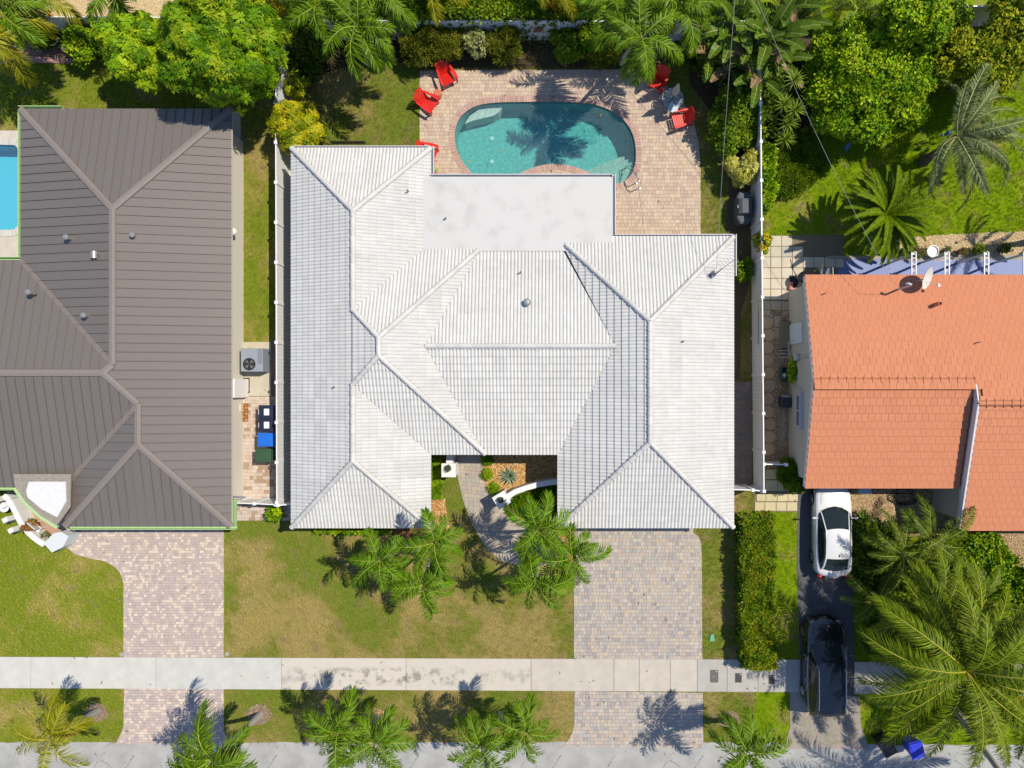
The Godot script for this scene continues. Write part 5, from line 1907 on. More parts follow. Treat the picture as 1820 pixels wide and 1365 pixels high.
func planting() -> void:
	rng.seed = 21
	var lime := [Color(0.05, 0.12, 0.002), Color(0.085, 0.175, 0.003), Color(0.14, 0.245, 0.004), Color(0.21, 0.28, 0.007)]
	var bright := [Color(0.075, 0.16, 0.003), Color(0.125, 0.24, 0.004), Color(0.19, 0.32, 0.006), Color(0.26, 0.35, 0.008)]
	var olive := [Color(0.085, 0.11, 0.008), Color(0.13, 0.155, 0.012), Color(0.17, 0.19, 0.014), Color(0.21, 0.21, 0.02)]
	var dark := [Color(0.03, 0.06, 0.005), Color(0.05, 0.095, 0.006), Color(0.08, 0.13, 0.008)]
	var leafgreen := [Color(0.055, 0.11, 0.004), Color(0.085, 0.16, 0.006), Color(0.125, 0.205, 0.008), Color(0.16, 0.22, 0.01)]
	var gold := [Color(0.11, 0.15, 0.003), Color(0.19, 0.23, 0.004), Color(0.29, 0.29, 0.006), Color(0.36, 0.32, 0.008)]
	var cream := [Color(0.22, 0.23, 0.02), Color(0.42, 0.40, 0.08), Color(0.48, 0.45, 0.13), Color(0.36, 0.35, 0.06)]
	var rust := [Color(0.12, 0.17, 0.006), Color(0.19, 0.24, 0.008), Color(0.28, 0.29, 0.010)]
	# trees
	tree("star_leaved_tree", "large yellow green tree overhanging the top right corner of the brown roof", 400, 88, 112, 104, 2.2, 6.6, "whorl", lime, 46, 1.0, 44, 0.22)
	tree("star_leaved_tree", "smaller bright green tree left of the large yellow green tree", 246, 88, 58, 60, 1.4, 4.4, "whorl", bright, 50, 0.9, 24, 0.28)
	tree("small_leaved_tree", "broad lime green tree in the garden of the orange roofed house", 1545, 145, 118, 112, 0.7, 3.9, "oval", bright, 72, 0.9, 46, 0.2)
	tree("small_leaved_tree", "tall narrow green tree rising behind the broad lime green tree", 1610, 45, 55, 60, 1.6, 4.8, "oval", bright, 55, 0.9, 12, 0.4)
	tree("red_leaved_tree", "olive shrub tree with orange red young leaves at the top right", 1735, 118, 66, 60, 0.8, 3.6, "oval", rust, 60, 0.85, 14, 0.38)
	tree("red_leaved_tree", "olive tree with orange tips at the right edge below the top fence", 1800, 60, 50, 62, 0.8, 3.8, "oval", rust, 55, 0.85, 12, 0.4)
	bush("shrub", "dark green shrub against the top right fence", "shrub", 1690, 38, 30, 24, 2.2, "oval", leafgreen, 45)
	# shrubs along the back fence
	bush("croton", "round golden yellow shrub at the top left corner of the white roof", "shrub", 529, 228, 36, 38, 2.2, "whorl", gold, 80, 0.62, 16)
	bush("shrub", "dark shrub in the corner where the two white fences meet", "shrub", 552, 70, 32, 30, 2.0, "oval", dark, 60)
	bush("shrub", "small orange green shrub between the golden shrub and the fence corner", "shrub", 526, 152, 20, 20, 1.3, "whorl", rust, 60, 0.55)
	bush("shrub", "dark low plants under the leaning palms in the fence corner", "shrub", 545, 112, 26, 30, 0.9, "oval", dark, 50)
	bush("shrub", "wide olive green shrub, longest of the row along the back fence", "shrub", 764, 80, 50, 29, 1.5, "fine", olive, 110, 1.0, 10)
	bush("shrub", "pale variegated shrub in the row along the back fence", "shrub", 846, 72, 20, 25, 1.5, "oval", [Color(0.16, 0.19, 0.05), Color(0.22, 0.24, 0.08), Color(0.28, 0.29, 0.11)], 60, 0.8)
	bush("shrub", "dark olive shrub right of the pale variegated shrub", "shrub", 897, 78, 30, 27, 1.4, "fine", olive, 110, 1.0, 8)
	bush("shrub", "rounded dark green shrub near the middle of the back fence", "shrub", 1010, 78, 26, 28, 1.4, "oval", leafgreen, 60, 0.8)
	bush("shrub", "olive shrub partly below the right hand palms at the back fence", "shrub", 1070, 90, 32, 24, 1.3, "fine", olive, 110, 1.0, 8)
	bush("shrub", "yellow green shrub left of the olive shrub under the palms", "shrub", 1046, 66, 16, 24, 1.9, "oval", lime, 55, 0.8)
	bush("shrub", "yellow green croton half hidden by the palm in front of the wide olive shrub", "shrub", 678, 66, 20, 28, 1.9, "whorl", lime, 60, 0.6)
	bush("shrub", "broad green shrub beside the fence below the paddle leaved plants", "shrub", 1306, 218, 40, 54, 1.7, "oval", leafgreen, 60, 0.85, 10)
	bush("variegated_shrub", "round cream and yellow shrub beside the covered grill", "shrub", 1323, 303, 29, 27, 1.6, "whorl", cream, 80, 0.5, 8)
	bush("shrub", "small green plant by the fence opposite the roof aerial", "shrub", 1322, 480, 15, 16, 0.8, "oval", leafgreen, 60, 0.8)
	hedge("back_hedge", "tall dark hedge beyond the back fence of the pool garden", [[690, -30], [1062, -30], [1062, 30], [690, 29]], 2.2, "oval", leafgreen, 70)
	hedge("back_hedge", "dark hedge beyond the fence behind the right hand palms", [[1062, -30], [1300, -30], [1300, 26], [1062, 28]], 1.7, "oval", dark, 60)
	hedge("back_hedge", "dark hedge beyond the fence corner at the top left palms", [[505, -30], [688, -30], [688, 26], [505, 26]], 1.6, "oval", dark, 60)
	bush("shrub", "upright green shrub in the bed left of the smaller bright tree", "shrub", 147, 78, 22, 30, 1.6, "oval", bright, 60, 0.9)
	bush("shrub", "dark low shrub below the grey fence at the top left", "shrub", 75, 66, 28, 14, 0.9, "oval", dark, 50)
	bush("shrub", "dark low plant between the upright shrub and the bright tree", "shrub", 184, 93, 12, 10, 0.7, "oval", dark, 50)
	# right hand garden
	hedge("vine_hedge", "bright yellow green creeper along the fence beside the dark ground cover", [[1358, 250], [1372, 255], [1382, 275], [1382, 330], [1376, 366], [1359, 366]], 1.3, "oval", bright, 90, 0.9)
	hedge("ground_cover", "dark glossy ground cover bed edged by the lawn", [[1383, 226], [1440, 226], [1472, 284], [1452, 318], [1420, 344], [1388, 350]], 0.55, "fine", leafgreen, 130)
	bush("shrub", "round green shrub at the corner of the cream wall by the white car", "shrub", 1409, 846, 24, 24, 1.4, "fine", leafgreen, 130, 1.0, 9)
	bush("climbing_plant", "slim green climber against the cream gable wall", "plant", 1410, 660, 8, 24, 1.4, "oval", bright, 60, 0.7, 4)
	bush("shrub", "wide yellow green shrub in front of the orange roof beside the big palm", "shrub", 1732, 998, 62, 44, 1.9, "oval", lime, 62, 0.9, 14)
	bush("shrub", "yellow green shrub at the right edge below the pebble bed", "shrub", 1806, 1056, 36, 44, 2.1, "oval", lime, 62, 0.9, 10)
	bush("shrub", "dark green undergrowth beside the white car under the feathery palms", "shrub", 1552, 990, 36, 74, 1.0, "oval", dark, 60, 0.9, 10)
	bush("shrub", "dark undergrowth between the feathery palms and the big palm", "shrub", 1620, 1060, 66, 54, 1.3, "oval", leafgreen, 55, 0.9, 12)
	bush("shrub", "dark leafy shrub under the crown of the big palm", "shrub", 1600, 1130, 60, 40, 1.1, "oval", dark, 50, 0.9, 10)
	bush("flowering_vine", "thin yellow flowering vine climbing over the fence by the slab terrace", "plant", 1352, 432, 11, 18, 2.0, "oval", [Color(0.12, 0.2, 0.006), Color(0.18, 0.26, 0.008), Color(0.55, 0.42, 0.01)], 34, 0.7, 6)
	# clipped hedges
	hedge("clipped_hedge", "long clipped yellow green hedge between the block drive and the asphalt drive", [[1318, 916], [1377, 915], [1381, 960], [1380, 1080], [1383, 1192], [1350, 1197], [1320, 1191], [1317, 1080]], 1.25, "oval", [Color(0.05, 0.09, 0.003), Color(0.085, 0.15, 0.004), Color(0.14, 0.215, 0.005), Color(0.17, 0.18, 0.008)], 190, 0.6)
	hedge("strip_hedge", "low bright green strip hedge beside the front path", [[763, 815], [784, 815], [786, 850], [785, 888], [763, 890]], 0.35, "blade", bright, 190, 0.6)
	hedge("strip_hedge", "low yellow green hedge under the front eave left of the palms", [[556, 930], [690, 930], [690, 948], [620, 951], [560, 946]], 0.6, "oval", lime, 110, 0.8)
	hedge("strip_hedge", "green planting inside the curved white wall", [[912, 892], [940, 874], [975, 866], [995, 866], [995, 925], [960, 915], [920, 912]], 0.55, "fine", lime, 130)
	bush("shrub", "small bright shrub outside the gate at the foot of the long fence", "shrub", 490, 912, 14, 12, 0.8, "oval", bright, 70, 0.8, 5)
	bush("shrub", "red and green croton behind the white porch wall", "shrub", 55, 934, 11, 11, 0.9, "whorl", [Color(0.10, 0.14, 0.015), Color(0.16, 0.12, 0.02), Color(0.24, 0.07, 0.03)], 70, 0.5, 5)
	bush("shrub", "small spiky plant at the end of the white porch wall", "plant", 79, 956, 9, 9, 0.7, "blade", [Color(0.12, 0.14, 0.04), Color(0.18, 0.17, 0.08)], 60, 0.8, 4)
	for p in [[866, 843, "grass tuft beside the path level with the agave"], [878, 867, "grass tuft below the agave by the white pillar"], [866, 816, "grass tuft at the edge of the roof shadow by the path"]]:
		var t := thing("grass_tuft", "round green " + p[2], "plant", at(p[0], p[1]), 0.0, "green grass tufts in the golden stone bed")
		foliage(t, "foliage", [[Vector3(0, 0.1, 0), Vector3(0.22, 0.2, 0.22)]], "blade", 260, bright, 0.8, 0.8)
	rosette("agave", "grey green agave with pointed leaves in the golden stone bed", "agave", at(906, 845), 34, 0.62, 0.075, Color(0.20, 0.27, 0.17))
	rosette("agave", "small green spiky plant in front of the back fence", "plant", at(968, 84), 14, 0.5, 0.06, Color(0.08, 0.14, 0.04), 0.1)
	var spots := [[1415, 138, 3.6, "topmost"], [1397, 182, 3.3, "second"], [1417, 192, 3.3, "third"], [1404, 215, 2.9, "fourth"], [1399, 244, 2.2, "lowest"]]
	for p in spots:
		rosette("dracaena", "%s of the spiky green dracaenas between the paddle leaved plants and the dark ground cover" % p[3], "plant", Vector3(at(p[0], p[1], p[2]).x, 0, at(p[0], p[1], p[2]).z), 34, 0.62, 0.045, Color(0.15, 0.22, 0.02), p[2] - 0.3, "spiky dracaenas")
	paddle_plant("torn paddle leaved plant nearest the round glass table", 1262, 90, 2.6, 8, 1.3, 0.4, 0.3)
	paddle_plant("tall paddle leaved plant at the top beside the overhead wire", 1312, 40, 3.4, 9, 1.5, 1.9)
	paddle_plant("paddle leaved plant with broad upright leaves right of the overhead wire", 1372, 55, 3.6, 10, 1.6, 0.2)
	paddle_plant("paddle leaved plant with a brown hanging leaf, below the others", 1352, 128, 3.0, 9, 1.4, 2.4, 0.25)
	paddle_plant("paddle leaved plant at the top edge of the corner bed", 1395, 8, 3.2, 8, 1.5, 3.1)
	for p in [[1240, 50, 2.6, "paddle leaved plant closest to the pool deck palms"], [1290, 20, 3.0, "paddle leaved plant at the top edge left of the overhead wire"], [1335, 78, 3.2, "paddle leaved plant in the middle of the corner bed"], [1385, 96, 3.0, "paddle leaved plant against the broad lime tree"], [1300, 110, 2.4, "low paddle leaved plant left of the overhead wire"], [1420, 30, 3.0, "paddle leaved plant at the top beside the fern like palm"]]:
		paddle_plant(p[3], p[0], p[1], p[2], 9, 1.25, rng.randf() * TAU, 0.12)
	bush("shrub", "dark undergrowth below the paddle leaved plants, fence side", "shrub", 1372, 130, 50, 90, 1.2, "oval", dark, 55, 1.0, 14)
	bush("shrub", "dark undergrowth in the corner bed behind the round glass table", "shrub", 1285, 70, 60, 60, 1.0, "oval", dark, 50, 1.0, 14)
	# feather palms: [name, label, group, sort, foot, crown, leaves, trunk radius, scale]
	var grey := Color(0.40, 0.38, 0.35)
	var row := "palms on the front lawn"
	var G := func(x: float, y: float) -> Vector3: return at(x, y)
	palm("palm_tree", "palm on the front lawn furthest left, beside the roof corner", row, "christmas", at(755, 953), at(679, 994, 4.6), 11, 0.09, grey, 0.9)
	palm("palm_tree", "palm on the front lawn nearest the corner of the white roof", row, "christmas", at(778, 945), at(774, 962, 4.9), 11, 0.09, grey, 0.9)
	palm("palm_tree", "lowest palm of the left group on the front lawn", row, "christmas", at(772, 966), at(754, 1039, 4.5), 11, 0.09, grey, 0.9)
	palm("palm_tree", "palm beside the white pillar and the curved wall", row, "christmas", at(975, 938), at(957, 936, 4.8), 11, 0.09, grey, 0.9)
	palm("palm_tree", "palm with a curved dark trunk at the edge of the block drive", row, "christmas", at(984, 944), at(1018, 988, 3.2), 11, 0.09, grey * 0.6 + Color(0, 0, 0, 0.4), 0.95)
	palm("palm_tree", "lowest palm of the right group, beside the front path", row, "christmas", at(968, 960), at(952, 1030, 4.5), 11, 0.09, grey, 0.9)
	row = "palms along the street verge"
	palm("street_palm", "yellow green palm with a leaning trunk at the bottom left", row, "yellow", at(172, 1264), at(100, 1306, 5.0), 10, 0.14, grey, 0.9)
	palm("street_palm", "palm on the verge right of the pinkish drive", row, "street", at(462, 1270), at(384, 1342, 5.3), 17, 0.13, grey, 1.1)
	palm("street_palm", "left palm of the pair with the round mulch bed", row, "street", at(661, 1274), at(603, 1296, 4.5), 13, 0.12, grey, 0.82)
	palm("street_palm", "right palm of the pair with the round mulch bed", row, "street", at(669, 1274), at(668, 1314, 4.4), 12, 0.12, grey, 0.82)
	palm("street_palm", "left palm of the pair on the verge left of the block apron", row, "street", at(880, 1270), at(856, 1322, 4.5), 13, 0.12, grey, 0.82)
	palm("street_palm", "right palm of the pair on the verge left of the block apron", row, "street", at(888, 1268), at(932, 1296, 4.6), 11, 0.12, grey, 0.78)
	palm("street_palm", "palm on the verge between the block apron and the asphalt drive", row, "street", at(1294, 1276), at(1326, 1328, 4.4), 14, 0.13, grey, 0.86)
	row = "palms along the back fence"
	palm("garden_palm", "palm over the back fence left of the lawn, lowest of three", row, "street", at(655, 112), at(641, 54, 4.8), 13, 0.12, grey)
	palm("garden_palm", "palm over the fence corner, leftmost of three", row, "street", at(600, 75), at(574, 10, 4.8), 12, 0.12, grey)
	palm("garden_palm", "palm at the top edge behind the lawn, rightmost of three", row, "street", at(672, 80), at(668, 4, 4.6), 12, 0.12, grey)
	palm("garden_palm", "palm leaning over the paved pool deck, lowest of three", row, "street", at(1105, 112), at(1138, 74, 5.4), 15, 0.12, grey, 0.92)
	palm("garden_palm", "palm behind the pool deck, left of three at the top edge", row, "street", at(1095, 90), at(1084, 6, 4.3), 12, 0.12, grey)
	palm("garden_palm", "palm behind the pool deck beside the dark corner bed", row, "street", at(1155, 92), at(1203, 16, 4.2), 13, 0.12, grey)
	row = "palms beyond the back fence"
	palm("yellow_palm", "yellowish palm beyond the fence above the wide olive shrub", row, "yellow", at(775, 10), at(772, -22, 3.6), 9, 0.1, grey)
	palm("yellow_palm", "yellowish palm beyond the fence above the rounded dark shrub", row, "yellow", at(985, 10), at(992, -24, 3.6), 9, 0.1, grey)
	palm("yellow_palm", "palm beyond the gravel yard fence at the top left edge", row, "yellow", at(60, 14), at(64, -12, 3.4), 10, 0.1, grey)
	palm("yellow_palm", "palm beyond the fence hanging over the smaller bright tree", row, "street", at(210, 10), at(204, -16, 3.6), 10, 0.1, grey)
	palm("yellow_palm", "yellow palm fronds at the top edge right of the large tree", row, "yellow", at(480, 10), at(482, -18, 3.6), 10, 0.1, grey)
	palm("areca_palm", "palm clump with two bare trunks at the left edge, above the lawn shadow", "", "yellow", at(72, 88), at(4, 62, 3.8), 16, 0.1, grey, 1.05)
	palm("areca_palm", "second palm of the clump at the left edge, nearer the fence", "", "street", at(64, 86), at(14, 30, 4.0), 13, 0.1, grey)
	palm("fern_palm", "dark fern like palm behind the broad lime green tree", "", "fern", at(1520, 40), at(1522, 18, 1.6), 16, 0.12, Color(0.12, 0.1, 0.08), 1.1, 0.0, false)
	palm("date_palm", "silvery date palm with a leaning trunk on the lawn at the right", "", "date", at(1640, 288), at(1700, 244, 3.4), 28, 0.2, Color(0.13, 0.10, 0.08), 1.0, 0.0, false)
	palm("date_palm", "silvery palm at the right edge above the pebble bed", "", "date", at(1830, 430), at(1846, 400, 2.4), 16, 0.16, Color(0.13, 0.10, 0.08), 0.6, 0.0, false)
	palm("sago_palm", "stiff ring of yellow green sago fronds beside the blue terrace", "", "sago", at(1542, 408), at(1573, 382, 2.3), 66, 0.22, Color(0.12, 0.10, 0.08), 1.0, 0.0, false)
	row = "feathery palms beside the white car"
	palm("pygmy_palm", "feathery palm nearest the windscreen of the white car", row, "pygmy", at(1570, 955), at(1605, 985, 2.6), 16, 0.1, grey, 0.9, 0.0, false)
	palm("pygmy_palm", "feathery palm in front of the carport wall", row, "pygmy", at(1625, 930), at(1655, 962, 2.6), 15, 0.1, grey, 0.95, 0.0, false)
	palm("pygmy_palm", "feathery palm between the two cars", row, "pygmy", at(1545, 1040), at(1556, 1066, 1.6), 13, 0.09, grey, 0.7, 0.0, false)
	palm("pygmy_palm", "feathery palm rising through the yellow green shrub", row, "pygmy", at(1720, 1010), at(1740, 1062, 3.2), 12, 0.1, grey, 0.9, 0.0, false)
	palm("coconut_palm", "big palm with long arching fronds beside the black car", "", "coconut", at(1640, 1185), at(1716, 1192, 6.0), 44, 0.2, grey, 0.9, 0.0, false)
	palm("coconut_palm", "smaller feathery crown between the big palm and the white car", "", "coconut", at(1640, 1062), at(1668, 1092, 4.2), 20, 0.14, grey, 0.58, 0.0, false)
	palm("coconut_palm", "smaller feathery crown at the right edge beside the big palm", "", "coconut", at(1770, 1190), at(1806, 1236, 4.4), 18, 0.14, grey, 0.62, 0.0, false)
	palm("coconut_palm", "palm leaning out over the bins at the bottom right", "", "coconut", at(1694, 1262), at(1830, 1450, 6.6), 12, 0.18, grey, 0.8, 0.0, false)
	# round mulch beds at the feet of the verge palms
	for p in [[172, 1266, 20, "under the leaning palm at the bottom left"], [460, 1270, 22, "under the palm right of the pinkish drive"], [666, 1276, 22, "under the pair of verge palms"], [1297, 1280, 20, "under the palm beside the asphalt drive"]]:
		var ring := PackedVector2Array()
		for k in 18:
			var a := TAU * k / 18
			ring.push_back(flat(p[0] + cos(a) * p[2] * rng.randf_range(0.9, 1.1), p[1] + sin(a) * p[2] * 0.85))
		stones("mulch_bed", ring, 0.03, 320, [hue(170, 150, 130), hue(140, 122, 104), hue(196, 170, 140)] if p[0] != 666 else [hue(226, 178, 120), hue(206, 150, 96), hue(236, 206, 160)], hue(150, 132, 112), "round mulch bed " + p[3])
	grass_blades()
	var litter := Shape.new()
	strip_leaf(litter, Vector3.ZERO, Vector3(0, 0.15, 1).normalized(), Vector3.UP, 0.16, 0.045, 0.2, Color.WHITE, Color.WHITE)
	var places := []
	var colors := PackedColorArray()
	for i in 1400:
		var q := Vector2(rng.randf_range(-27, 22), rng.randf_range(-17, 18.4))
		if blotch_noise.get_noise_2d(q.x * 0.5, q.y * 0.5) < 0.0: continue
		places.append(Transform3D(Basis(Vector3.UP, rng.randf() * TAU).scaled(Vector3.ONE * rng.randf_range(0.5, 1.3)), Vector3(q.x, 0.065, q.y)))
		colors.push_back(vary([Color(0.22, 0.15, 0.07), Color(0.30, 0.22, 0.10), Color(0.14, 0.09, 0.05)][rng.randi() % 3], 0.25))
	tag(scatter("fallen_leaves", litter.mesh(), leafy("dry_leaf", Color.WHITE, 0.85, 0.1), places, colors, self), "dry leaves fallen on lawns, drives and pavement", "", "", "stuff")

# ---- things standing about

func skin(s: Shape, grid: Array, middle: Vector3) -> void:
	# a smooth surface over rows of points, normals turned away from the middle line along z
	var rows := grid.size()
	var cols: int = grid[0].size()
	var normals := []
	for i in rows:
		var line := []
		for k in cols:
			var a: Vector3 = grid[mini(i + 1, rows - 1)][k] - grid[maxi(i - 1, 0)][k]
			var b: Vector3 = grid[i][mini(k + 1, cols - 1)] - grid[i][maxi(k - 1, 0)]
			var m := a.cross(b).normalized()
			var p: Vector3 = grid[i][k]
			if m.dot(p - Vector3(middle.x, middle.y, lerpf(p.z, middle.z, 0.25))) < 0: m = -m
			line.append(m)
		normals.append(line)
	for i in rows - 1:
		for k in cols - 1:
			s.smooth(grid[i][k], grid[i + 1][k], grid[i + 1][k + 1], normals[i][k], normals[i + 1][k], normals[i + 1][k + 1])
			s.smooth(grid[i][k], grid[i + 1][k + 1], grid[i][k + 1], normals[i][k], normals[i + 1][k + 1], normals[i][k + 1])

func body_row(z: float, w: float, low: float, belt: float, top: float, bow := 0.0) -> Array:
	var half := [Vector2(0.86, low), Vector2(0.98, low + 0.12), Vector2(1.0, lerpf(low, belt, 0.55)), Vector2(0.985, lerpf(low, belt, 0.85)), Vector2(0.93, belt), Vector2(0.80, lerpf(belt, top, 0.75)), Vector2(0.4, top), Vector2(0.0, top + 0.012)]
	var out := []
	for p in half: out.append(Vector3(-p.x * w, p.y, z + bow * p.x * p.x))
	for i in range(half.size() - 2, -1, -1): out.append(Vector3(half[i].x * w, half[i].y, z + bow * half[i].x * half[i].x))
	return out

func glass_row(z: float, w0: float, y0: float, w1: float, y1: float, bow := 0.0) -> Array:
	var out := []
	var half := [Vector2(w0, y0), Vector2(lerpf(w0, w1, 0.5) * 1.015, lerpf(y0, y1, 0.5)), Vector2(w1, lerpf(y0, y1, 0.93)), Vector2(w1 * 0.9, y1), Vector2(w1 * 0.5, y1 + 0.02), Vector2(0, y1 + 0.028)]
	for p in half: out.append(Vector3(-p.x, p.y, z + bow * pow(p.x / w0, 2.0)))
	for i in range(half.size() - 2, -1, -1): out.append(Vector3(half[i].x, half[i].y, z + bow * pow(half[i].x / w0, 2.0)))
	return out

func car(called: String, label: String, where: Vector3, paint: StandardMaterial3D, suv: bool) -> void:
	# nose towards -z
	var t := thing(called, label, "car", where)
	var glass := stuff("car_glass", Color(0.012, 0.018, 0.018), 0.04)
	var black := stuff("car_black", Color(0.015, 0.015, 0.016), 0.6)
	var chrome := stuff("car_chrome", Color(0.55, 0.55, 0.57), 0.2, 0.9)
	var L := 2.38 if suv else 2.3
	var W := 0.97 if suv else 0.91
	var belt := 1.02 if suv else 0.88
	var hood := 1.08 if suv else 0.93
	var s := Shape.new()
	var g := []
	var data := [[-L, 0.62, 0.34, 0.55, 0.58], [-L + 0.06, 0.76, 0.26, 0.66, 0.70], [-L + 0.25, 0.90, 0.22, belt - 0.18, hood - 0.16], [-L + 0.6, 0.97, 0.2, belt - 0.09, hood - 0.07], [-L + 1.25, 1.0, 0.2, belt - 0.03, hood], [-0.3, 1.0, 0.2, belt, hood + 0.03], [0.8, 1.0, 0.2, belt + 0.02, hood + 0.04], [L - 0.8, 0.99, 0.2, belt + 0.03, hood + 0.05], [L - 0.35, 0.95, 0.22, belt + 0.02, hood + 0.04], [L - 0.1, 0.88, 0.28, belt - 0.04, hood - 0.03], [L, 0.76, 0.36, belt - 0.2, hood - 0.22]]
	for d in data:
		var front: float = clampf((-d[0] - L + 0.8) / 0.8, 0.0, 1.0)
		var rear: float = clampf((d[0] - L + 0.6) / 0.6, 0.0, 1.0)
		g.append(body_row(d[0], d[1] * W, d[2], d[3], d[4], 0.26 * front - 0.16 * rear))
	skin(s, g, Vector3(0, 0.5, 0))
	for e in [0, g.size() - 1]:
		var mid := Vector3(0, 0.5, data[e][0])
		for k in g[e].size() - 1:
			s.tri_to(g[e][k], g[e][k + 1], mid, Vector3(0, 0, signf(data[e][0])))
	s.box(Vector3(0, 0.26, 0.1), Vector3(W * 1.6, 0.1, L * 1.55))
	part("body", s, paint, t)
	# the cabin: dark glass all round, roof and pillars over it
	var rows := []
	var cabin := []
	if suv:
		cabin = [[-1.15, 0.80, 1.06, 0.72, 1.09], [-0.95, 0.83, 1.06, 0.70, 1.2], [-0.35, 0.86, 1.05, 0.66, 1.60], [0.2, 0.87, 1.05, 0.66, 1.70], [1.2, 0.87, 1.06, 0.65, 1.70], [1.95, 0.85, 1.07, 0.63, 1.64], [2.2, 0.82, 1.08, 0.66, 1.32], [2.3, 0.78, 1.06, 0.68, 1.1]]
	else:
		cabin = [[-1.0, 0.76, 0.92, 0.66, 0.945], [-0.75, 0.79, 0.92, 0.62, 1.06], [-0.1, 0.80, 0.92, 0.54, 1.34], [0.4, 0.80, 0.92, 0.54, 1.40], [1.0, 0.79, 0.93, 0.54, 1.37], [1.25, 0.78, 0.94, 0.54, 1.33], [1.65, 0.74, 0.96, 0.58, 1.13], [1.85, 0.70, 0.97, 0.62, 0.99]]
	var bows := [0.34, 0.30, 0.16, 0.0, 0.0, -0.04, -0.1, -0.14]
	for i in cabin.size():
		var c: Array = cabin[i]
		rows.append(glass_row(c[0] - bows[i] * 0.5, c[1], c[2], c[3], c[4], bows[i]))
	s = Shape.new()
	skin(s, rows, Vector3(0, 1.0, 0.4))
	part("window_glass", s, glass, t)
	# roof panel a few millimetres proud
	s = Shape.new()
	g = []
	for i in range(2, 6):
		var r := []
		for k in range(2, 9):
			var p: Vector3 = rows[i][k]
			r.append(p + Vector3(signf(p.x) * 0.004, 0.007, 0))
		g.append(r)
	skin(s, g, Vector3(0, 0.6, 0.4))
	part("roof", s, paint, t)
	for x in [-1.0, 1.0]:
		s = Shape.new()
		var line := []
		var radii := []
		for i in rows.size():
			var p: Vector3 = rows[i][2]
			line.append(Vector3(absf(p.x) * x, p.y, p.z) + Vector3(0.008 * x, 0.004, 0))
			radii.append(0.032 if i < 3 else 0.026 if i < 5 else 0.05)
		s.tube(line, radii, 6)
		part("pillar", s, paint, t)
		if suv:
			s = Shape.new()
			s.tube([Vector3(0.62 * x, 1.66, -0.15), Vector3(0.63 * x, 1.77, 0.0), Vector3(0.63 * x, 1.78, 1.5), Vector3(0.61 * x, 1.69, 1.8)], [0.018, 0.02, 0.02, 0.018], 6)
			part("roof_rail", s, chrome, t)
			s = Shape.new()
			s.tube([Vector3(0.905 * x, 1.07, -1.0), Vector3(0.93 * x, 1.075, 0.2), Vector3(0.915 * x, 1.09, 1.9)], [0.012, 0.014, 0.012], 5)
			part("window_trim", s, chrome, t)
		# mirror
		s = Shape.new()
		s.ball(Vector3((W + 0.1) * x, belt + 0.12, -0.62), Vector3(0.12, 0.07, 0.06), 6, 10)
		s.bar(Vector3(W * 0.88 * x, belt + 0.06, -0.6), Vector3((W + 0.05) * x, belt + 0.1, -0.62), 0.05, 0.03)
		part("mirror", s, paint, t)
		for z in [-0.62 * L, 0.60 * L]:
			s = Shape.new()
			var turn := Basis(Vector3.BACK, -PI / 2 * x)
			s.lathe([Vector2(0.16, -0.22), Vector2(0.32, -0.22), Vector2(0.345, -0.17), Vector2(0.345, -0.04), Vector2(0.31, 0.0), Vector2(0.22, -0.01)], Vector3((W + 0.012) * x, 0.345, z), 20, turn)
			var wheel := part("wheel", s, black, t)
			s = Shape.new()
			s.lathe([Vector2(0.22, -0.02), Vector2(0.2, 0.0), Vector2(0.07, 0.012), Vector2(0, 0.014)], Vector3((W + 0.012) * x, 0.345, z), 16, turn)
			part("rim", s, chrome, wheel)
		for z in [-0.35, 0.65]:
			s = Shape.new()
			s.box(Vector3(W * 0.995 * x, belt - 0.13, z), Vector3(0.03, 0.03, 0.17), Basis.IDENTITY, 0.004)
			part("handle", s, chrome if suv else paint, t)
		s = Shape.new()
		s.ball(Vector3(0.60 * x, hood - 0.27, -L + 0.36), Vector3(0.19, 0.06, 0.16), 6, 10)
		part("headlight", s, stuff("lamp_glass", Color(0.16, 0.17, 0.18), 0.08), t)
		s = Shape.new()
		s.ball(Vector3(0.66 * x, hood - 0.16, L - 0.09), Vector3(0.15, 0.09, 0.07), 6, 10)
		part("tail_light", s, stuff("lamp_red", Color(0.35, 0.015, 0.012), 0.15), t)
	for x in [-1.0, 1.0]:
		s = Shape.new()
		s.tube([Vector3(0.70 * W * x, hood + 0.003, -1.3), Vector3(0.66 * W * x, hood - 0.012, -1.7), Vector3(0.58 * W * x, hood - 0.075, -L + 0.45)], [0.006, 0.006, 0.006], 4)
		part("bonnet_seam", s, black, t)
		s = Shape.new()
		s.bar(Vector3((0.1 + 0.3 * x), hood + 0.05, -1.13), Vector3((0.1 + 0.3 * x) - 0.45, hood + 0.11, -0.98), 0.014, 0.014)
		part("wiper", s, black, t)
	s = Shape.new()
	s.box(Vector3(0, hood - 0.2, L + 0.0), Vector3(0.5, 0.12, 0.02))
	part("number_plate", s, stuff("plate", Color(0.6, 0.6, 0.58), 0.5), t)
	if not suv:
		s = Shape.new()
		s.ball(Vector3(0.05, 1.40, 1.1), Vector3(0.03, 0.035, 0.07), 5, 8)
		part("aerial", s, black, t)

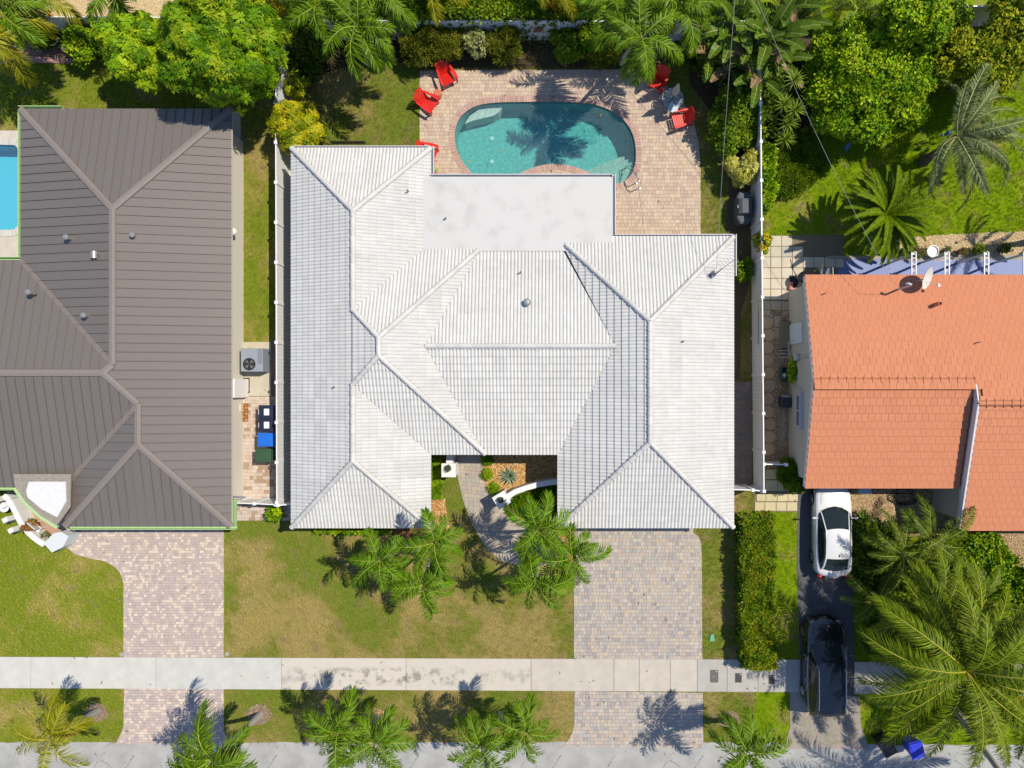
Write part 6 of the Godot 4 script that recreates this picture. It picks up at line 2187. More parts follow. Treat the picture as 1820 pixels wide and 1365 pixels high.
func armchair() -> Node3D:
	# an Adirondack chair, front towards +z
	var t := thing("garden_chair", "", "chair", Vector3.ZERO, 0.0, "red slatted garden chairs round the pool")
	var red := stuff("red_plastic", Color(0.56, 0.016, 0.010), 0.4)
	var s: Shape
	for k in 6:
		s = Shape.new()
		var z := 0.36 - 0.105 * k
		s.box(Vector3(0, 0.37 - 0.028 * k, z), Vector3(0.52, 0.022, 0.092), Basis(Vector3.RIGHT, -0.26), 0.005)
		part("seat_slat", s, red, t)
	for k in 7:
		s = Shape.new()
		var f := (k - 3) / 3.0
		var foot := Vector3(f * 0.22, 0.24, -0.22)
		var top := Vector3(f * 0.31, 0.96 - 0.14 * f * f, -0.56 + 0.02 * f * f)
		var d := (top - foot).normalized()
		var x := Vector3(1, 0, 0)
		var n := x.cross(d).normalized()
		s.box((foot + top) / 2, Vector3(0.076, foot.distance_to(top), 0.02), Basis(n.cross(d).normalized() * -1.0, d, n))
		part("back_slat", s, red, t)
	for x in [-1.0, 1.0]:
		s = Shape.new()
		var wide := PackedVector2Array([Vector2(0.27, -0.42), Vector2(0.36, -0.42), Vector2(0.44, 0.1), Vector2(0.45, 0.38), Vector2(0.40, 0.45), Vector2(0.31, 0.42), Vector2(0.30, 0.0)])
		for i in wide.size(): wide[i].x *= x
		s.prism(wide, 0.545, 0.57)
		part("arm", s, red, t)
		s = Shape.new()
		s.bar(Vector3(0.33 * x, 0.0, 0.36), Vector3(0.35 * x, 0.55, 0.36), 0.09, 0.03, Vector3.BACK)
		part("leg", s, red, t)
		s = Shape.new()
		s.bar(Vector3(0.30 * x, 0.36, 0.42), Vector3(0.29 * x, 0.02, -0.55), 0.03, 0.1)
		part("leg", s, red, t)
		s = Shape.new()
		s.bar(Vector3(0.3 * x, 0.2, -0.3), Vector3(0.31 * x, 0.55, -0.4), 0.03, 0.06)
		part("arm_support", s, red, t)
	return t

func bin(label: String, group: String, where: Vector3, turn: float, c: Color, sticker: bool, wide := 0.62) -> void:
	var t := thing("wheeled_bin", label, "bin", where, turn, group)
	var plastic := stuff("bin_%d_%d_%d" % [int(c.r * 1000), int(c.g * 1000), int(c.b * 1000)], c, 0.45)
	var s := Shape.new()
	var lo := [Vector3(-0.24, 0.06, -0.26), Vector3(0.24, 0.06, -0.26), Vector3(0.24, 0.06, 0.26), Vector3(-0.24, 0.06, 0.26)]
	var hi := [Vector3(-0.3, 0.98, -0.36), Vector3(0.3, 0.98, -0.36), Vector3(0.3, 0.98, 0.34), Vector3(-0.3, 0.98, 0.34)]
	for i in 4:
		var j := (i + 1) % 4
		s.quad_to(lo[i], lo[j], hi[j], hi[i], lo[i] + lo[j])
	s.quad_to(lo[0], lo[1], lo[2], lo[3], Vector3.DOWN)
	part("tub", s, plastic, t)
	s = Shape.new()
	s.box(Vector3(0, 1.01, 0), Vector3(0.65, 0.05, 0.76), Basis.IDENTITY, 0.02)
	s.box(Vector3(0, 1.045, 0.02), Vector3(0.5, 0.03, 0.56), Basis.IDENTITY, 0.015)
	var lid := part("lid", s, plastic, t)
	s = Shape.new()
	s.bar(Vector3(-0.3, 0.97, -0.42), Vector3(0.3, 0.97, -0.42), 0.035, 0.035)
	part("handle", s, plastic, t)
	for x in [-1.0, 1.0]:
		s = Shape.new()
		s.lathe([Vector2(0, -0.03), Vector2(0.13, -0.03), Vector2(0.13, 0.03), Vector2(0, 0.03)], Vector3(0.27 * x, 0.13, -0.26), 14, Basis(Vector3.BACK, PI / 2))
		part("wheel", s, stuff("car_black", Color.WHITE, 0.6), t)
	if sticker:
		s = Shape.new()
		s.box(Vector3(0.0, 1.062, -0.02), Vector3(0.30, 0.006, 0.24))
		s.box(Vector3(0.0, 1.03, 0.34), Vector3(0.24, 0.006, 0.07))
		part("sticker", s, stuff("sticker_white", Color(0.5, 0.52, 0.56), 0.6), lid)

func pot_plant(label: String, x: float, y: float, r: float, c: Color, leaves: Array, kind := "blade", size := 0.3) -> void:
	var t := thing("potted_plant", label, "plant", at(x, y), 0.0, "potted plants along the pebble bed")
	var s := Shape.new()
	s.lathe([Vector2(r * 0.7, 0), Vector2(r, 0.28), Vector2(r * 1.08, 0.3), Vector2(r * 1.08, 0.36), Vector2(r * 0.92, 0.36), Vector2(r * 0.9, 0.3), Vector2(0, 0.3)], Vector3.ZERO, 16)
	part("pot", s, stuff("pot_%d_%d" % [int(c.r * 999), int(c.b * 999)], c, 0.6), t)
	if not leaves.is_empty():
		foliage(t, "foliage", [[Vector3(0, 0.48, 0), Vector3(size, 0.2, size)]], kind, 90, leaves, 0.7, 0.9)

func simple(called: String, label: String, category: String, s: Shape, m: Material, group := "") -> MeshInstance3D:
	var o := instance(called, s.mesh(), m, self)
	tag(o, label, category, group)
	return o

func wire(label: String, points: Array, sag: float, r := 0.008) -> void:
	var line := []
	var radii := []
	for i in points.size() - 1:
		for k in 16:
			var f := k / 16.0
			line.append(points[i].lerp(points[i + 1], f) + Vector3.DOWN * (sag if i == 0 else 0.0) * 4.0 * f * (1.0 - f))
			radii.append(r)
	line.append(points[-1])
	radii.append(r)
	var s := Shape.new()
	s.tube(line, radii, 5)
	simple("overhead_wire", label, "wire", s, stuff("wire", Color(0.22, 0.22, 0.23), 0.6))

func furniture() -> void:
	rng.seed = 99
	var white := stuff("white_paint", Color(0.62, 0.62, 0.62), 0.6)
	var dark := stuff("dark_metal", Color(0.03, 0.03, 0.035), 0.5, 0.3)
	var steel := stuff("bright_steel", Color(0.7, 0.71, 0.73), 0.18, 0.95)
	var grey := stuff("grey_pipe", Color.WHITE, 0.6)
	var s: Shape
	var t: Node3D
	# cars
	var pearl := stuff("white_car_paint", Color(0.55, 0.56, 0.57), 0.3)
	pearl.clearcoat_enabled = true
	pearl.clearcoat = 0.9
	pearl.clearcoat_roughness = 0.05
	car("parked_car", "white two door car parked with its nose under the orange roof", Vector3(13.02, 0.02, 6.82), pearl, false)
	var jet := stuff("black_car_paint", Color(0.006, 0.007, 0.009), 0.2)
	jet.clearcoat_enabled = true
	jet.clearcoat = 1.0
	jet.clearcoat_roughness = 0.03
	car("parked_car", "black estate car with roof rails parked half under the big palm", Vector3(12.62, 0.02, 13.3), jet, true)
	# red chairs
	var first := armchair()
	var spots := [[797, 141, 0.46, "red garden chair at the top left corner of the pool deck"], [763, 188, 1.03, "red garden chair below the round orange stool, at the edge of the grass"], [764, 276, 1.25, "red garden chair half under the roof corner, above the green stool"], [768, 330, 1.5, "red garden chair almost wholly hidden under the flat roof edge"], [1168, 150, -0.5, "red garden chair under the palm, left of the round glass table"], [1208, 217, -1.32, "red garden chair below the round glass table"]]
	for i in spots.size():
		var o: Node3D = first
		if i > 0:
			o = first.duplicate()
			o.name = numbered("garden_chair")
			add_child(o)
		var p: Array = spots[i]
		o.position = at(p[0], p[1]) + Vector3.UP * 0.03
		o.rotation.y = p[2]
		o.set_meta("label", p[3])
	for p in [[780, 171, Color(0.50, 0.15, 0.09), "round orange ceramic stool between two red chairs"], [771, 304, Color(0.25, 0.36, 0.05), "round green ceramic stool by the roof corner"]]:
		s = Shape.new()
		s.lathe([Vector2(0.14, 0), Vector2(0.2, 0.12), Vector2(0.21, 0.24), Vector2(0.185, 0.38), Vector2(0.165, 0.43), Vector2(0.14, 0.445), Vector2(0.05, 0.44), Vector2(0.045, 0.42), Vector2(0, 0.42)], Vector3.ZERO, 20)
		var o := simple("garden_stool", p[3], "stool", s, stuff("ceramic_%d" % p[0], p[2], 0.25))
		o.position = at(p[0], p[1]) + Vector3.UP * 0.03
	# glass table with its closed parasol
	t = thing("glass_table", "round glass garden table with a dark rim between two red chairs", "table", at(1192, 186) + Vector3.UP * 0.03)
	s = Shape.new()
	s.lathe([Vector2(0.0, 0.70), Vector2(0.54, 0.70), Vector2(0.54, 0.71), Vector2(0, 0.71)], Vector3.ZERO, 28)
	var clear := StandardMaterial3D.new()
	clear.resource_name = "table_glass"
	clear.transparency = BaseMaterial3D.TRANSPARENCY_ALPHA
	clear.albedo_color = Color(0.8, 0.9, 0.92, 0.12)
	clear.roughness = 0.05
	part("table_top", s, clear, t)
	s = Shape.new()
	var ring := []
	var rr := []
	for k in 33:
		ring.append(Vector3(cos(TAU * k / 32) * 0.55, 0.705, sin(TAU * k / 32) * 0.55)); rr.append(0.018)
	s.tube(ring, rr, 6, false)
	part("rim", s, dark, t)
	s = Shape.new()
	s.bar(Vector3(-0.54, 0.68, 0), Vector3(0.54, 0.68, 0), 0.03, 0.025)
	s.bar(Vector3(0, 0.66, -0.54), Vector3(0, 0.66, 0.54), 0.03, 0.025)
	part("frame", s, dark, t)
	for k in 4:
		s = Shape.new()
		var a := TAU * k / 4 + 0.6
		s.tube([Vector3(cos(a) * 0.5, 0.0, sin(a) * 0.5), Vector3(cos(a) * 0.42, 0.4, sin(a) * 0.42), Vector3(cos(a) * 0.52, 0.69, sin(a) * 0.52)], [0.014, 0.014, 0.014], 6)
		part("leg", s, dark, t)
	t = thing("parasol", "closed cream parasol standing through the round glass table", "parasol", at(1192, 186) + Vector3.UP * 0.03)
	s = Shape.new()
	s.lathe([Vector2(0.22, 0), Vector2(0.22, 0.06), Vector2(0.05, 0.1), Vector2(0.024, 0.12), Vector2(0.024, 2.45)], Vector3.ZERO, 12)
	part("pole", s, dark, t)
	s = Shape.new()
	for k in 16:
		var a0 := TAU * k / 16
		var a1 := TAU * (k + 1) / 16
		var r0 := 0.17 if k % 2 else 0.10
		var r1 := 0.10 if k % 2 else 0.17
		for seg in [[1.25, 0.75, 1.7, 1.0], [1.7, 1.0, 2.45, 0.12]]:
			s.quad_to(Vector3(cos(a0) * r0 * seg[1], seg[0], sin(a0) * r0 * seg[1]), Vector3(cos(a1) * r1 * seg[1], seg[0], sin(a1) * r1 * seg[1]), Vector3(cos(a1) * r1 * seg[3], seg[2], sin(a1) * r1 * seg[3]), Vector3(cos(a0) * r0 * seg[3], seg[2], sin(a0) * r0 * seg[3]), Vector3(cos(a0), 0.2, sin(a0)))
	part("canopy", s, leafy("parasol_cloth", Color(0.46, 0.45, 0.36), 0.9, 0.1), t)
	s = Shape.new()
	var flat_piece := outline([[1185, 196], [1189, 186], [1195, 178], [1199, 190], [1206, 187], [1204, 197], [1195, 200]], 0.75)
	s.prism(flat_piece, 0.745, 0.76)  # thin pale blue piece laid flat on the table top
	simple("table_piece", "flat pale blue piece lying on the round glass table", "cloth", s, stuff("pale_blue_piece", Color(0.42, 0.48, 0.53), 0.8))
	# pool rails
	t = thing("pool_rail", "pair of steel hand rails at the pool steps", "hand rail", at(1122, 318))
	for p in [[[1117, 295], [1124, 314], [1130, 326]], [[1111, 297], [1119, 318], [1136, 335]]]:
		s = Shape.new()
		var b: Vector3 = at(p[2][0], p[2][1])
		var a: Vector3 = at(p[0][0], p[0][1])
		s.tube([b, b + Vector3.UP * 0.8, b.lerp(a, 0.12) + Vector3.UP * 0.92, b.lerp(a, 0.5) + Vector3.UP * 0.75, a + Vector3.UP * 0.2, a + Vector3.DOWN * 0.3], [0.022, 0.022, 0.022, 0.022, 0.022, 0.022], 8)
		laid("rail", s, steel, t)
		s = Shape.new()
		s.lathe([Vector2(0.06, 0), Vector2(0.055, 0.02), Vector2(0.02, 0.03)], b + Vector3.UP * 0.03, 12)
		laid("foot_plate", s, steel, t)
	# grill under its cover
	t = thing("covered_grill", "barbecue under a dark grey cover beside the right hand fence", "grill", at(1315, 376))
	s = Shape.new()
	var rows := []
	for d in [[0.02, 1.0], [0.5, 1.0], [0.82, 1.02], [0.88, 0.9]]:
		var row := []
		for p in [[-0.24, -0.72], [0.24, -0.72], [0.36, -0.5], [0.36, 0.5], [0.22, 0.78], [-0.2, 0.78], [-0.36, 0.5], [-0.36, -0.5], [-0.24, -0.72]]:
			row.append(Vector3(p[0] * d[1], d[0], p[1] * d[1]))
		rows.append(row)
	for i in rows.size() - 1:
		for k in 8:
			s.quad_to(rows[i][k], rows[i][k + 1], rows[i + 1][k + 1], rows[i + 1][k], (rows[i][k] + rows[i][k + 1]) * Vector3(1, 0, 1) + Vector3.UP * (0.2 if i > 1 else 0.0))
	for k in range(1, 7):
		s.tri_to(rows[3][0], rows[3][k], rows[3][k + 1], Vector3.UP)
	# the hood stands proud under the cloth
	var hoods := [[0.84, 0.34, 0.40], [1.05, 0.30, 0.38], [1.15, 0.16, 0.34]]
	for i in 2:
		var a: Array = hoods[i]
		var b: Array = hoods[i + 1]
		var qa := [Vector3(-a[1], a[0], -a[2]), Vector3(a[1], a[0], -a[2]), Vector3(a[1], a[0], a[2]), Vector3(-a[1], a[0], a[2])]
		var qb := [Vector3(-b[1], b[0], -b[2]), Vector3(b[1], b[0], -b[2]), Vector3(b[1], b[0], b[2]), Vector3(-b[1], b[0], b[2])]
		for k in 4:
			s.quad_to(qa[k], qa[(k + 1) % 4], qb[(k + 1) % 4], qb[k], (qa[k] + qa[(k + 1) % 4]) * Vector3(1, 0, 1) + Vector3.UP * 0.1)
		if i == 1:
			s.quad_to(qb[0], qb[1], qb[2], qb[3], Vector3.UP)
	part("cover", s, weathered("grill_cover", Color(0.075, 0.085, 0.10), 0.7, grain["speck"], 0.8), t)
	s = Shape.new()
	s.box(Vector3(-0.325, 0.97, 0.0), Vector3(0.02, 0.06, 0.14), Basis(Vector3.BACK, 0.2))
	part("label_patch", s, stuff("sticker_white", Color.WHITE, 0.6), t)
	# air conditioners
	t = thing("air_conditioner", "grey air conditioner with a round fan beside the brown roofed house", "air conditioner", Vector3(at(449, 640, 0.8).x, 0.03, at(449, 640, 0.8).z))
	s = Shape.new()
	s.box(Vector3(0, 0.45, 0), Vector3(1.05, 0.9, 1.12), Basis.IDENTITY, 0.03)
	part("casing", s, stuff("ac_grey", Color(0.27, 0.30, 0.36), 0.5, 0.2), t)
	s = Shape.new()
	s.lathe([Vector2(0.3, 0.9), Vector2(0.3, 0.925), Vector2(0.26, 0.93), Vector2(0.26, 0.91)], Vector3(-0.1, 0, 0.2), 20)
	for k in 8:
		var a := PI * k / 8
		s.bar(Vector3(-0.1 + cos(a) * 0.27, 0.925, 0.2 + sin(a) * 0.27), Vector3(-0.1 - cos(a) * 0.27, 0.925, 0.2 - sin(a) * 0.27), 0.006, 0.006)
	part("fan_guard", s, dark, t)
	s = Shape.new()
	s.lathe([Vector2(0.26, 0.903), Vector2(0, 0.903)], Vector3(-0.1, 0, 0.2), 20)
	part("fan_well", s, dark, t)
	for k in 4:
		s = Shape.new()
		var a := TAU * k / 4 + 0.4
		s.quad_to(Vector3(-0.1, 0.912, 0.2), Vector3(-0.1 + cos(a) * 0.23, 0.908, 0.2 + sin(a) * 0.23), Vector3(-0.1 + cos(a + 0.7) * 0.24, 0.92, 0.2 + sin(a + 0.7) * 0.24), Vector3(-0.1 + cos(a + 0.8) * 0.1, 0.915, 0.2 + sin(a + 0.8) * 0.1), Vector3.UP)
		part("fan_blade", s, stuff("fan_grey", Color(0.2, 0.2, 0.21), 0.4, 0.4), t)
	s = Shape.new()
	s.box(Vector3(0.41, 0.905, -0.18), Vector3(0.2, 0.02, 0.7))
	part("cover_plate", s, stuff("ac_plate", Color(0.20, 0.22, 0.26), 0.5, 0.2), t)
	t = thing("air_conditioner", "white air conditioner against the right wall of the white house", "air conditioner", Vector3(7.85, 0, -1.45))
	s = Shape.new()
	s.box(Vector3(0, 0.42, 0), Vector3(0.5, 0.84, 1.15), Basis.IDENTITY, 0.03)
	part("casing", s, white, t)
	s = Shape.new()
	s.lathe([Vector2(0.2, 0.84), Vector2(0.2, 0.86), Vector2(0, 0.865)], Vector3(0.02, 0, 0.3), 16)
	part("fan_guard", s, dark, t)
	# side yard of the brown house
	bin("dark navy bin with white labels, upper of the two by the long fence", "bins along the long white fence", at(489, 731), -PI / 2, Color(0.012, 0.018, 0.04), true)
	bin("dark navy bin with white labels, next above the blue bin", "bins along the long white fence", at(489, 753.5), -PI / 2, Color(0.012, 0.018, 0.04), true)
	bin("bright blue bin between the navy bins and the green bin", "bins along the long white fence", at(487, 779), -PI / 2, Color(0.01, 0.12, 0.52), false)
	bin("dark green bin, last of the row by the long fence", "bins along the long white fence", at(483, 806), -PI / 2, Color(0.03, 0.075, 0.035), false)
	t = thing("door_mat", "pink doormat with a dark border beside the grey air conditioner", "doormat", at(437, 685) + Vector3.UP * 0.03)
	s = Shape.new()
	s.box(Vector3(0, 0.008, 0), Vector3(0.4, 0.016, 0.74))
	part("border", s, dark, t)
	s = Shape.new()
	s.box(Vector3(0, 0.016, 0), Vector3(0.3, 0.01, 0.62))
	part("pile", s, stuff("pink_pile", hue(236, 214, 216), 0.95), t)
	t = thing("brick_planter", "cream box on a small brick planter by the wall of the brown roofed house", "planter", at(433, 732))
	for k in 6:
		for j in 2:
			s = Shape.new()
			s.box(Vector3(0.02 + 0.16 * j, 0.09, -0.36 + 0.15 * k), Vector3(0.14, 0.12, 0.13), Basis.IDENTITY, 0.01)
			part("brick", s, weathered("orange_brick_%d" % ((k + j) % 2), [hue(214, 160, 104), hue(190, 130, 80)][(k + j) % 2], 0.9, grain["speck"], 0.4), t)
	s = Shape.new()
	s.box(Vector3(-0.1, 0.3, -0.2), Vector3(0.28, 0.3, 0.34), Basis.IDENTITY, 0.02)
	part("box", s, stuff("cream_box", hue(244, 226, 196), 0.7), t)
	s = Shape.new()
	s.lathe([Vector2(0.02, 0), Vector2(0.15, 0.03), Vector2(0.17, 0.1), Vector2(0.1, 0.18), Vector2(0, 0.2)], Vector3(-15.5, 1.6, -7.35), 14, Basis(Vector3.BACK, -PI / 2 + 0.5))
	simple("wall_lamp", "round white lamp on the wall of the brown roofed house", "lamp", s, white)
	# entrance of the white house
	t = thing("entrance_pillar", "square white pillar at the end of the short entrance wall", "pillar", Vector3(at(797, 836, 1.3).x, 0, at(797, 836, 1.3).z))
	s = Shape.new()
	s.box(Vector3(0, 0.6, 0), Vector3(0.6, 1.2, 0.6))
	part("shaft", s, white, t)
	s = Shape.new()
	s.box(Vector3(0, 1.25, 0), Vector3(0.68, 0.1, 0.66), Basis.IDENTITY, 0.015)
	part("cap", s, white, t)
	s = Shape.new()
	s.box(Vector3(0, 0.5, -0.95), Vector3(0.3, 1.0, 1.3))
	part("wall", s, white, t)
	t = thing("entrance_pillar", "white pillar set at an angle at the end of the curved wall", "pillar", Vector3(at(891, 889, 1.3).x, 0, at(891, 889, 1.3).z), 0.55)
	s = Shape.new()
	s.box(Vector3(0, 0.6, 0), Vector3(0.58, 1.2, 0.58))
	part("shaft", s, white, t)
	s = Shape.new()
	s.box(Vector3(0, 1.25, 0), Vector3(0.66, 0.1, 0.66), Basis.IDENTITY, 0.015)
	part("cap", s, white, t)
	for p in [[797, 832, "small plant in a grey pot on the entrance pillar"], [890, 888, "grey bowl plant on the angled pillar"]]:
		t = thing("pot_on_pillar", p[2], "plant pot", at(p[0], p[1], 1.3))
		s = Shape.new()
		s.lathe([Vector2(0.09, 0), Vector2(0.13, 0.1), Vector2(0.15, 0.12), Vector2(0.13, 0.13), Vector2(0.12, 0.1), Vector2(0, 0.1)], Vector3.ZERO, 14)
		part("pot", s, stuff("grey_pot", Color(0.16, 0.2, 0.24), 0.6), t)
		foliage(t, "foliage", [[Vector3(0, 0.16, 0), Vector3(0.1, 0.08, 0.1)]], "blade", 300, [Color(0.05, 0.08, 0.04), Color(0.08, 0.12, 0.06)], 0.55, 0.9)
	var curve := Shape.new()
	var line := [flat(900, 884, 1.0), flat(916, 874, 1.0), flat(936, 867, 1.0), flat(958, 861, 1.0), flat(980, 857.5, 1.0), flat(1003, 856, 1.0)]
	for i in line.size() - 1:
		var d: Vector2 = (line[i + 1] - line[i]).normalized().orthogonal() * 0.125
		var d2: Vector2 = (line[mini(i + 2, line.size() - 1)] - line[i + 1]).normalized().orthogonal() * 0.125 if i + 2 < line.size() else d
		var d1: Vector2 = d if i == 0 else (line[i] - line[i - 1]).normalized().orthogonal() * 0.0625 + d * 0.5
		var dn: Vector2 = (d + d2) * 0.5
		curve.prism(PackedVector2Array([line[i] - d1, line[i + 1] - dn, line[i + 1] + dn, line[i] + d1]), 0.0, 1.0)
	simple("curved_wall", "low curved white garden wall between the angled pillar and the garage wing", "wall", curve, white)
	# porch of the brown house
	var porch := Shape.new()
	var pw := [flat(6, 880, 0.8), flat(16, 889, 0.8), flat(26, 908, 0.8), flat(37, 930, 0.8), flat(50, 947, 0.8), flat(64, 959, 0.8), flat(78, 968, 0.8)]
	t = thing("porch_wall", "curved white porch wall with balusters below the white canopy", "wall", v3(pw[3], 0))
	for i in pw.size() - 1:
		var d: Vector2 = (pw[i + 1] - pw[i]).normalized().orthogonal() * 0.13
		porch.prism(PackedVector2Array([pw[i] - d, pw[i + 1] - d, pw[i + 1] + d, pw[i] + d]), 0.0, 0.8 + 0.003 * (i % 2))
	laid("parapet", porch, white, t)
	for p in [[33, 893], [36, 918], [46, 936], [20, 884]]:
		s = Shape.new()
		s.box(at(p[0], p[1], 0) + Vector3(0, 0.5, 0), Vector3(0.24, 1.0, 0.24), Basis(Vector3.UP, 0.5), 0.02)
		laid("pier", s, white, t)
	s = Shape.new()
	s.prism(outline([[78, 966], [95, 948], [108, 945], [122, 953], [112, 972], [92, 982]], 0.9), 0.0, 0.9)
	laid("end_pier", s, stuff("pale_render", Color(0.5, 0.53, 0.55), 0.7), t)
	s = Shape.new()
	s.prism(outline([[10, 868], [104, 930], [110, 950], [78, 962], [40, 925]]), 0.0, 0.035)
	setting("porch_floor", s, weathered("porch_tile", hue(214, 170, 148), 0.8, grain["speck"], 0.8), "terracotta porch floor behind the curved white wall")
	t = thing("porch_table", "round white table on the porch at the left edge", "table", at(29, 897) + Vector3.UP * 0.04)
	s = Shape.new()
	s.lathe([Vector2(0.2, 0), Vector2(0.05, 0.06), Vector2(0.05, 0.68), Vector2(0.2, 0.7), Vector2(0.24, 0.72), Vector2(0.24, 0.74), Vector2(0, 0.74)], Vector3.ZERO, 18)
	part("pedestal", s, white, t)
	t = thing("porch_chair", "white porch chair behind the red and green croton", "chair", at(74, 937) + Vector3.UP * 0.04, -0.7)
	s = Shape.new()
	s.box(Vector3(0, 0.42, 0), Vector3(0.5, 0.05, 0.5), Basis.IDENTITY, 0.015)
	part("seat", s, white, t)
	s = Shape.new()
	s.box(Vector3(0, 0.7, -0.26), Vector3(0.5, 0.55, 0.04), Basis(Vector3.RIGHT, -0.2), 0.015)
	part("backrest", s, white, t)
	for k in 4:
		s = Shape.new()
		s.box(Vector3(0.22 * (1 if k % 2 else -1), 0.2, 0.22 * (1 if k > 1 else -1)), Vector3(0.04, 0.4, 0.04))
		part("leg", s, white, t)
	# bird bath and ornament
	s = Shape.new()
	s.lathe([Vector2(0.16, 0), Vector2(0.1, 0.08), Vector2(0.06, 0.3), Vector2(0.08, 0.5), Vector2(0.26, 0.58), Vector2(0.3, 0.66), Vector2(0.27, 0.67), Vector2(0.22, 0.6), Vector2(0, 0.58)], Vector3.ZERO, 20)
	simple("bird_bath", "round stone bird bath in the bed below the grey fence", "bird bath", s, weathered("moss_stone", hue(176, 178, 140), 0.9, grain["speck"], 0.4)).position = at(109, 82)
	s = Shape.new()
	for k in 12:
		var a := TAU * k / 12
		var d := Vector3(cos(a), sin(a), 0)
		var side := Vector3(-d.y, d.x, 0) * 0.035
		s.tri_to(d * 0.1 + side, d * 0.1 - side, d * (0.42 if k % 2 else 0.3), Vector3.BACK)
		s.tri_to(d * 0.1 + side + Vector3.FORWARD * 0.012, d * 0.1 - side + Vector3.FORWARD * 0.012, d * (0.42 if k % 2 else 0.3) + Vector3.FORWARD * 0.006, Vector3.FORWARD)
	s.ball(Vector3.ZERO, Vector3(0.12, 0.12, 0.05), 6, 12)
	simple("sun_ornament", "rusty metal sunburst hanging on the back fence", "ornament", s, stuff("rust", Color(0.25, 0.11, 0.05), 0.8, 0.2)).position = Vector3(at(957, 50, 1.2).x, 1.2, -17.02)
	# dark slatted bench by the rear eave
	t = thing("garden_bench", "dark slatted bench showing just above the top left eave of the white house", "bench", Vector3(-10.35, 0, -11.55))
	for k in 4:
		s = Shape.new()
		s.box(Vector3(0, 0.45, -0.18 + 0.12 * k), Vector3(1.7, 0.03, 0.09))
		part("seat_slat", s, dark, t)
	for k in 3:
		s = Shape.new()
		s.box(Vector3(0, 0.6 + 0.12 * k, -0.27 - 0.02 * k), Vector3(1.7, 0.08, 0.025))
		part("back_slat", s, dark, t)
	for k in 4:
		s = Shape.new()
		s.box(Vector3(0.8 * (1 if k % 2 else -1), 0.22, 0.18 * (1 if k > 1 else -1)), Vector3(0.05, 0.44, 0.05))
		part("leg", s, dark, t)
	# roof of the white house: service mast, aerial
	t = thing("roof_aerial", "bent television aerial and wire mast on the right slope of the white roof", "aerial", at(1272, 487, 3.25))
	s = Shape.new()
	s.tube([Vector3(0, -0.1, 0), Vector3(0.05, 0.6, -0.05), Vector3(0.1, 0.9, -0.1)], [0.03, 0.025, 0.02], 8)
	s.tube([Vector3(0.1, 0.85, -0.1), Vector3(0.65, 1.0, -0.5)], [0.012, 0.012], 6)
	part("mast", s, grey, t)
	for k in 6:
		s = Shape.new()
		var c := Vector3(0.1, 0.86, -0.1).lerp(Vector3(0.65, 1.0, -0.5), k / 5.0)
		var d := Vector3(0.3, 0.1, 0.42) * (0.75 - 0.07 * k)
		s.tube([c - d, c + d], [0.007, 0.007], 5)
		part("rod", s, stuff("aerial_metal", Color(0.4, 0.4, 0.38), 0.4, 0.7), t)
	s = Shape.new()
	s.box(Vector3(-0.12, 0.02, 0.02), Vector3(0.22, 0.2, 0.2), Basis.from_euler(Vector3(0.3, 0.5, 0.2)), 0.01)
	part("bracket", s, grey, t)
	wire("long overhead wire running down to the aerial on the white roof", [at(1313, -80, 7.0), at(1274, 470, 4.1), at(1273, 486, 3.5)], 0.25)
	wire("overhead wire slanting past the lime tree to the mast on the orange roof", [at(1322, -60, 7.0), at(1585, 500, 4.3), at(1603, 512, 3.6)], 0.5)
	t = thing("wire_mast", "grey service mast holding the wire on the orange roof", "mast", at(1600, 513, 3.0))
	s = Shape.new()
	s.tube([Vector3(0, -0.2, 0), Vector3(0, 0.9, 0), Vector3(0.0, 1.0, -0.04), Vector3(-0.12, 1.0, -0.08), Vector3(-0.16, 0.9, -0.08)], [0.045, 0.045, 0.05, 0.06, 0.06], 10)
	part("pipe", s, stuff("galvanised", Color(0.42, 0.45, 0.48), 0.5, 0.3), t)
	t = thing("satellite_dish", "white satellite dish at the rear eave of the orange roof", "satellite dish", at(1628, 500, 2.75))
	s = Shape.new()
	s.tube([Vector3(0, -0.1, 0), Vector3(0, 0.55, 0)], [0.03, 0.03], 8)
	part("mast", s, stuff("galvanised", Color.WHITE, 0.5, 0.3), t)
	s = Shape.new()
	var tip := Basis(Vector3.UP, -0.45) * Basis(Vector3.BACK, -0.855)
	s.lathe([Vector2(0, 0.0), Vector2(0.18, 0.014), Vector2(0.35, 0.06), Vector2(0.49, 0.12), Vector2(0.50, 0.135), Vector2(0.48, 0.125), Vector2(0.34, 0.07), Vector2(0.17, 0.026), Vector2(0, 0.012)], Vector3(0.08, 0.62, -0.08), 24, tip)
	part("dish", s, stuff("dish_white", Color(0.5, 0.5, 0.47), 0.5), t)
	s = Shape.new()
	s.tube([Vector3(0.1, 0.45, 0.05), Vector3(0.62, 0.72, 0.28)], [0.012, 0.012], 6)
	s.box(Vector3(0.64, 0.74, 0.29), Vector3(0.09, 0.09, 0.12))
	part("feed_arm", s, stuff("galvanised", Color.WHITE, 0.5, 0.3), t)
	# lattice beams over the blue terrace
	for p in [[1621, "first"], [1680, "second"], [1750, "third"], [1820, "fourth"]]:
		t = thing("lattice_beam", "%s white lattice beam from the left reaching out from the orange roof over the blue terrace" % p[1], "beam", at(p[0] + 3, 475, 2.4), 0.0, "white lattice beams over the blue terrace")
		for x in [-0.1, 0.1]:
			s = Shape.new()
			s.box(Vector3(x, 0, -0.05), Vector3(0.045, 0.06, 1.3))
			part("rail", s, white, t)
		for k in 9:
			s = Shape.new()
			var z := -0.62 + 0.14 * k
			s.bar(Vector3(-0.08, 0, z), Vector3(0.08, 0, z + 0.12 * (1 if k % 2 else -1)), 0.022, 0.03)
			part("bar", s, white, t)
		s = Shape.new()
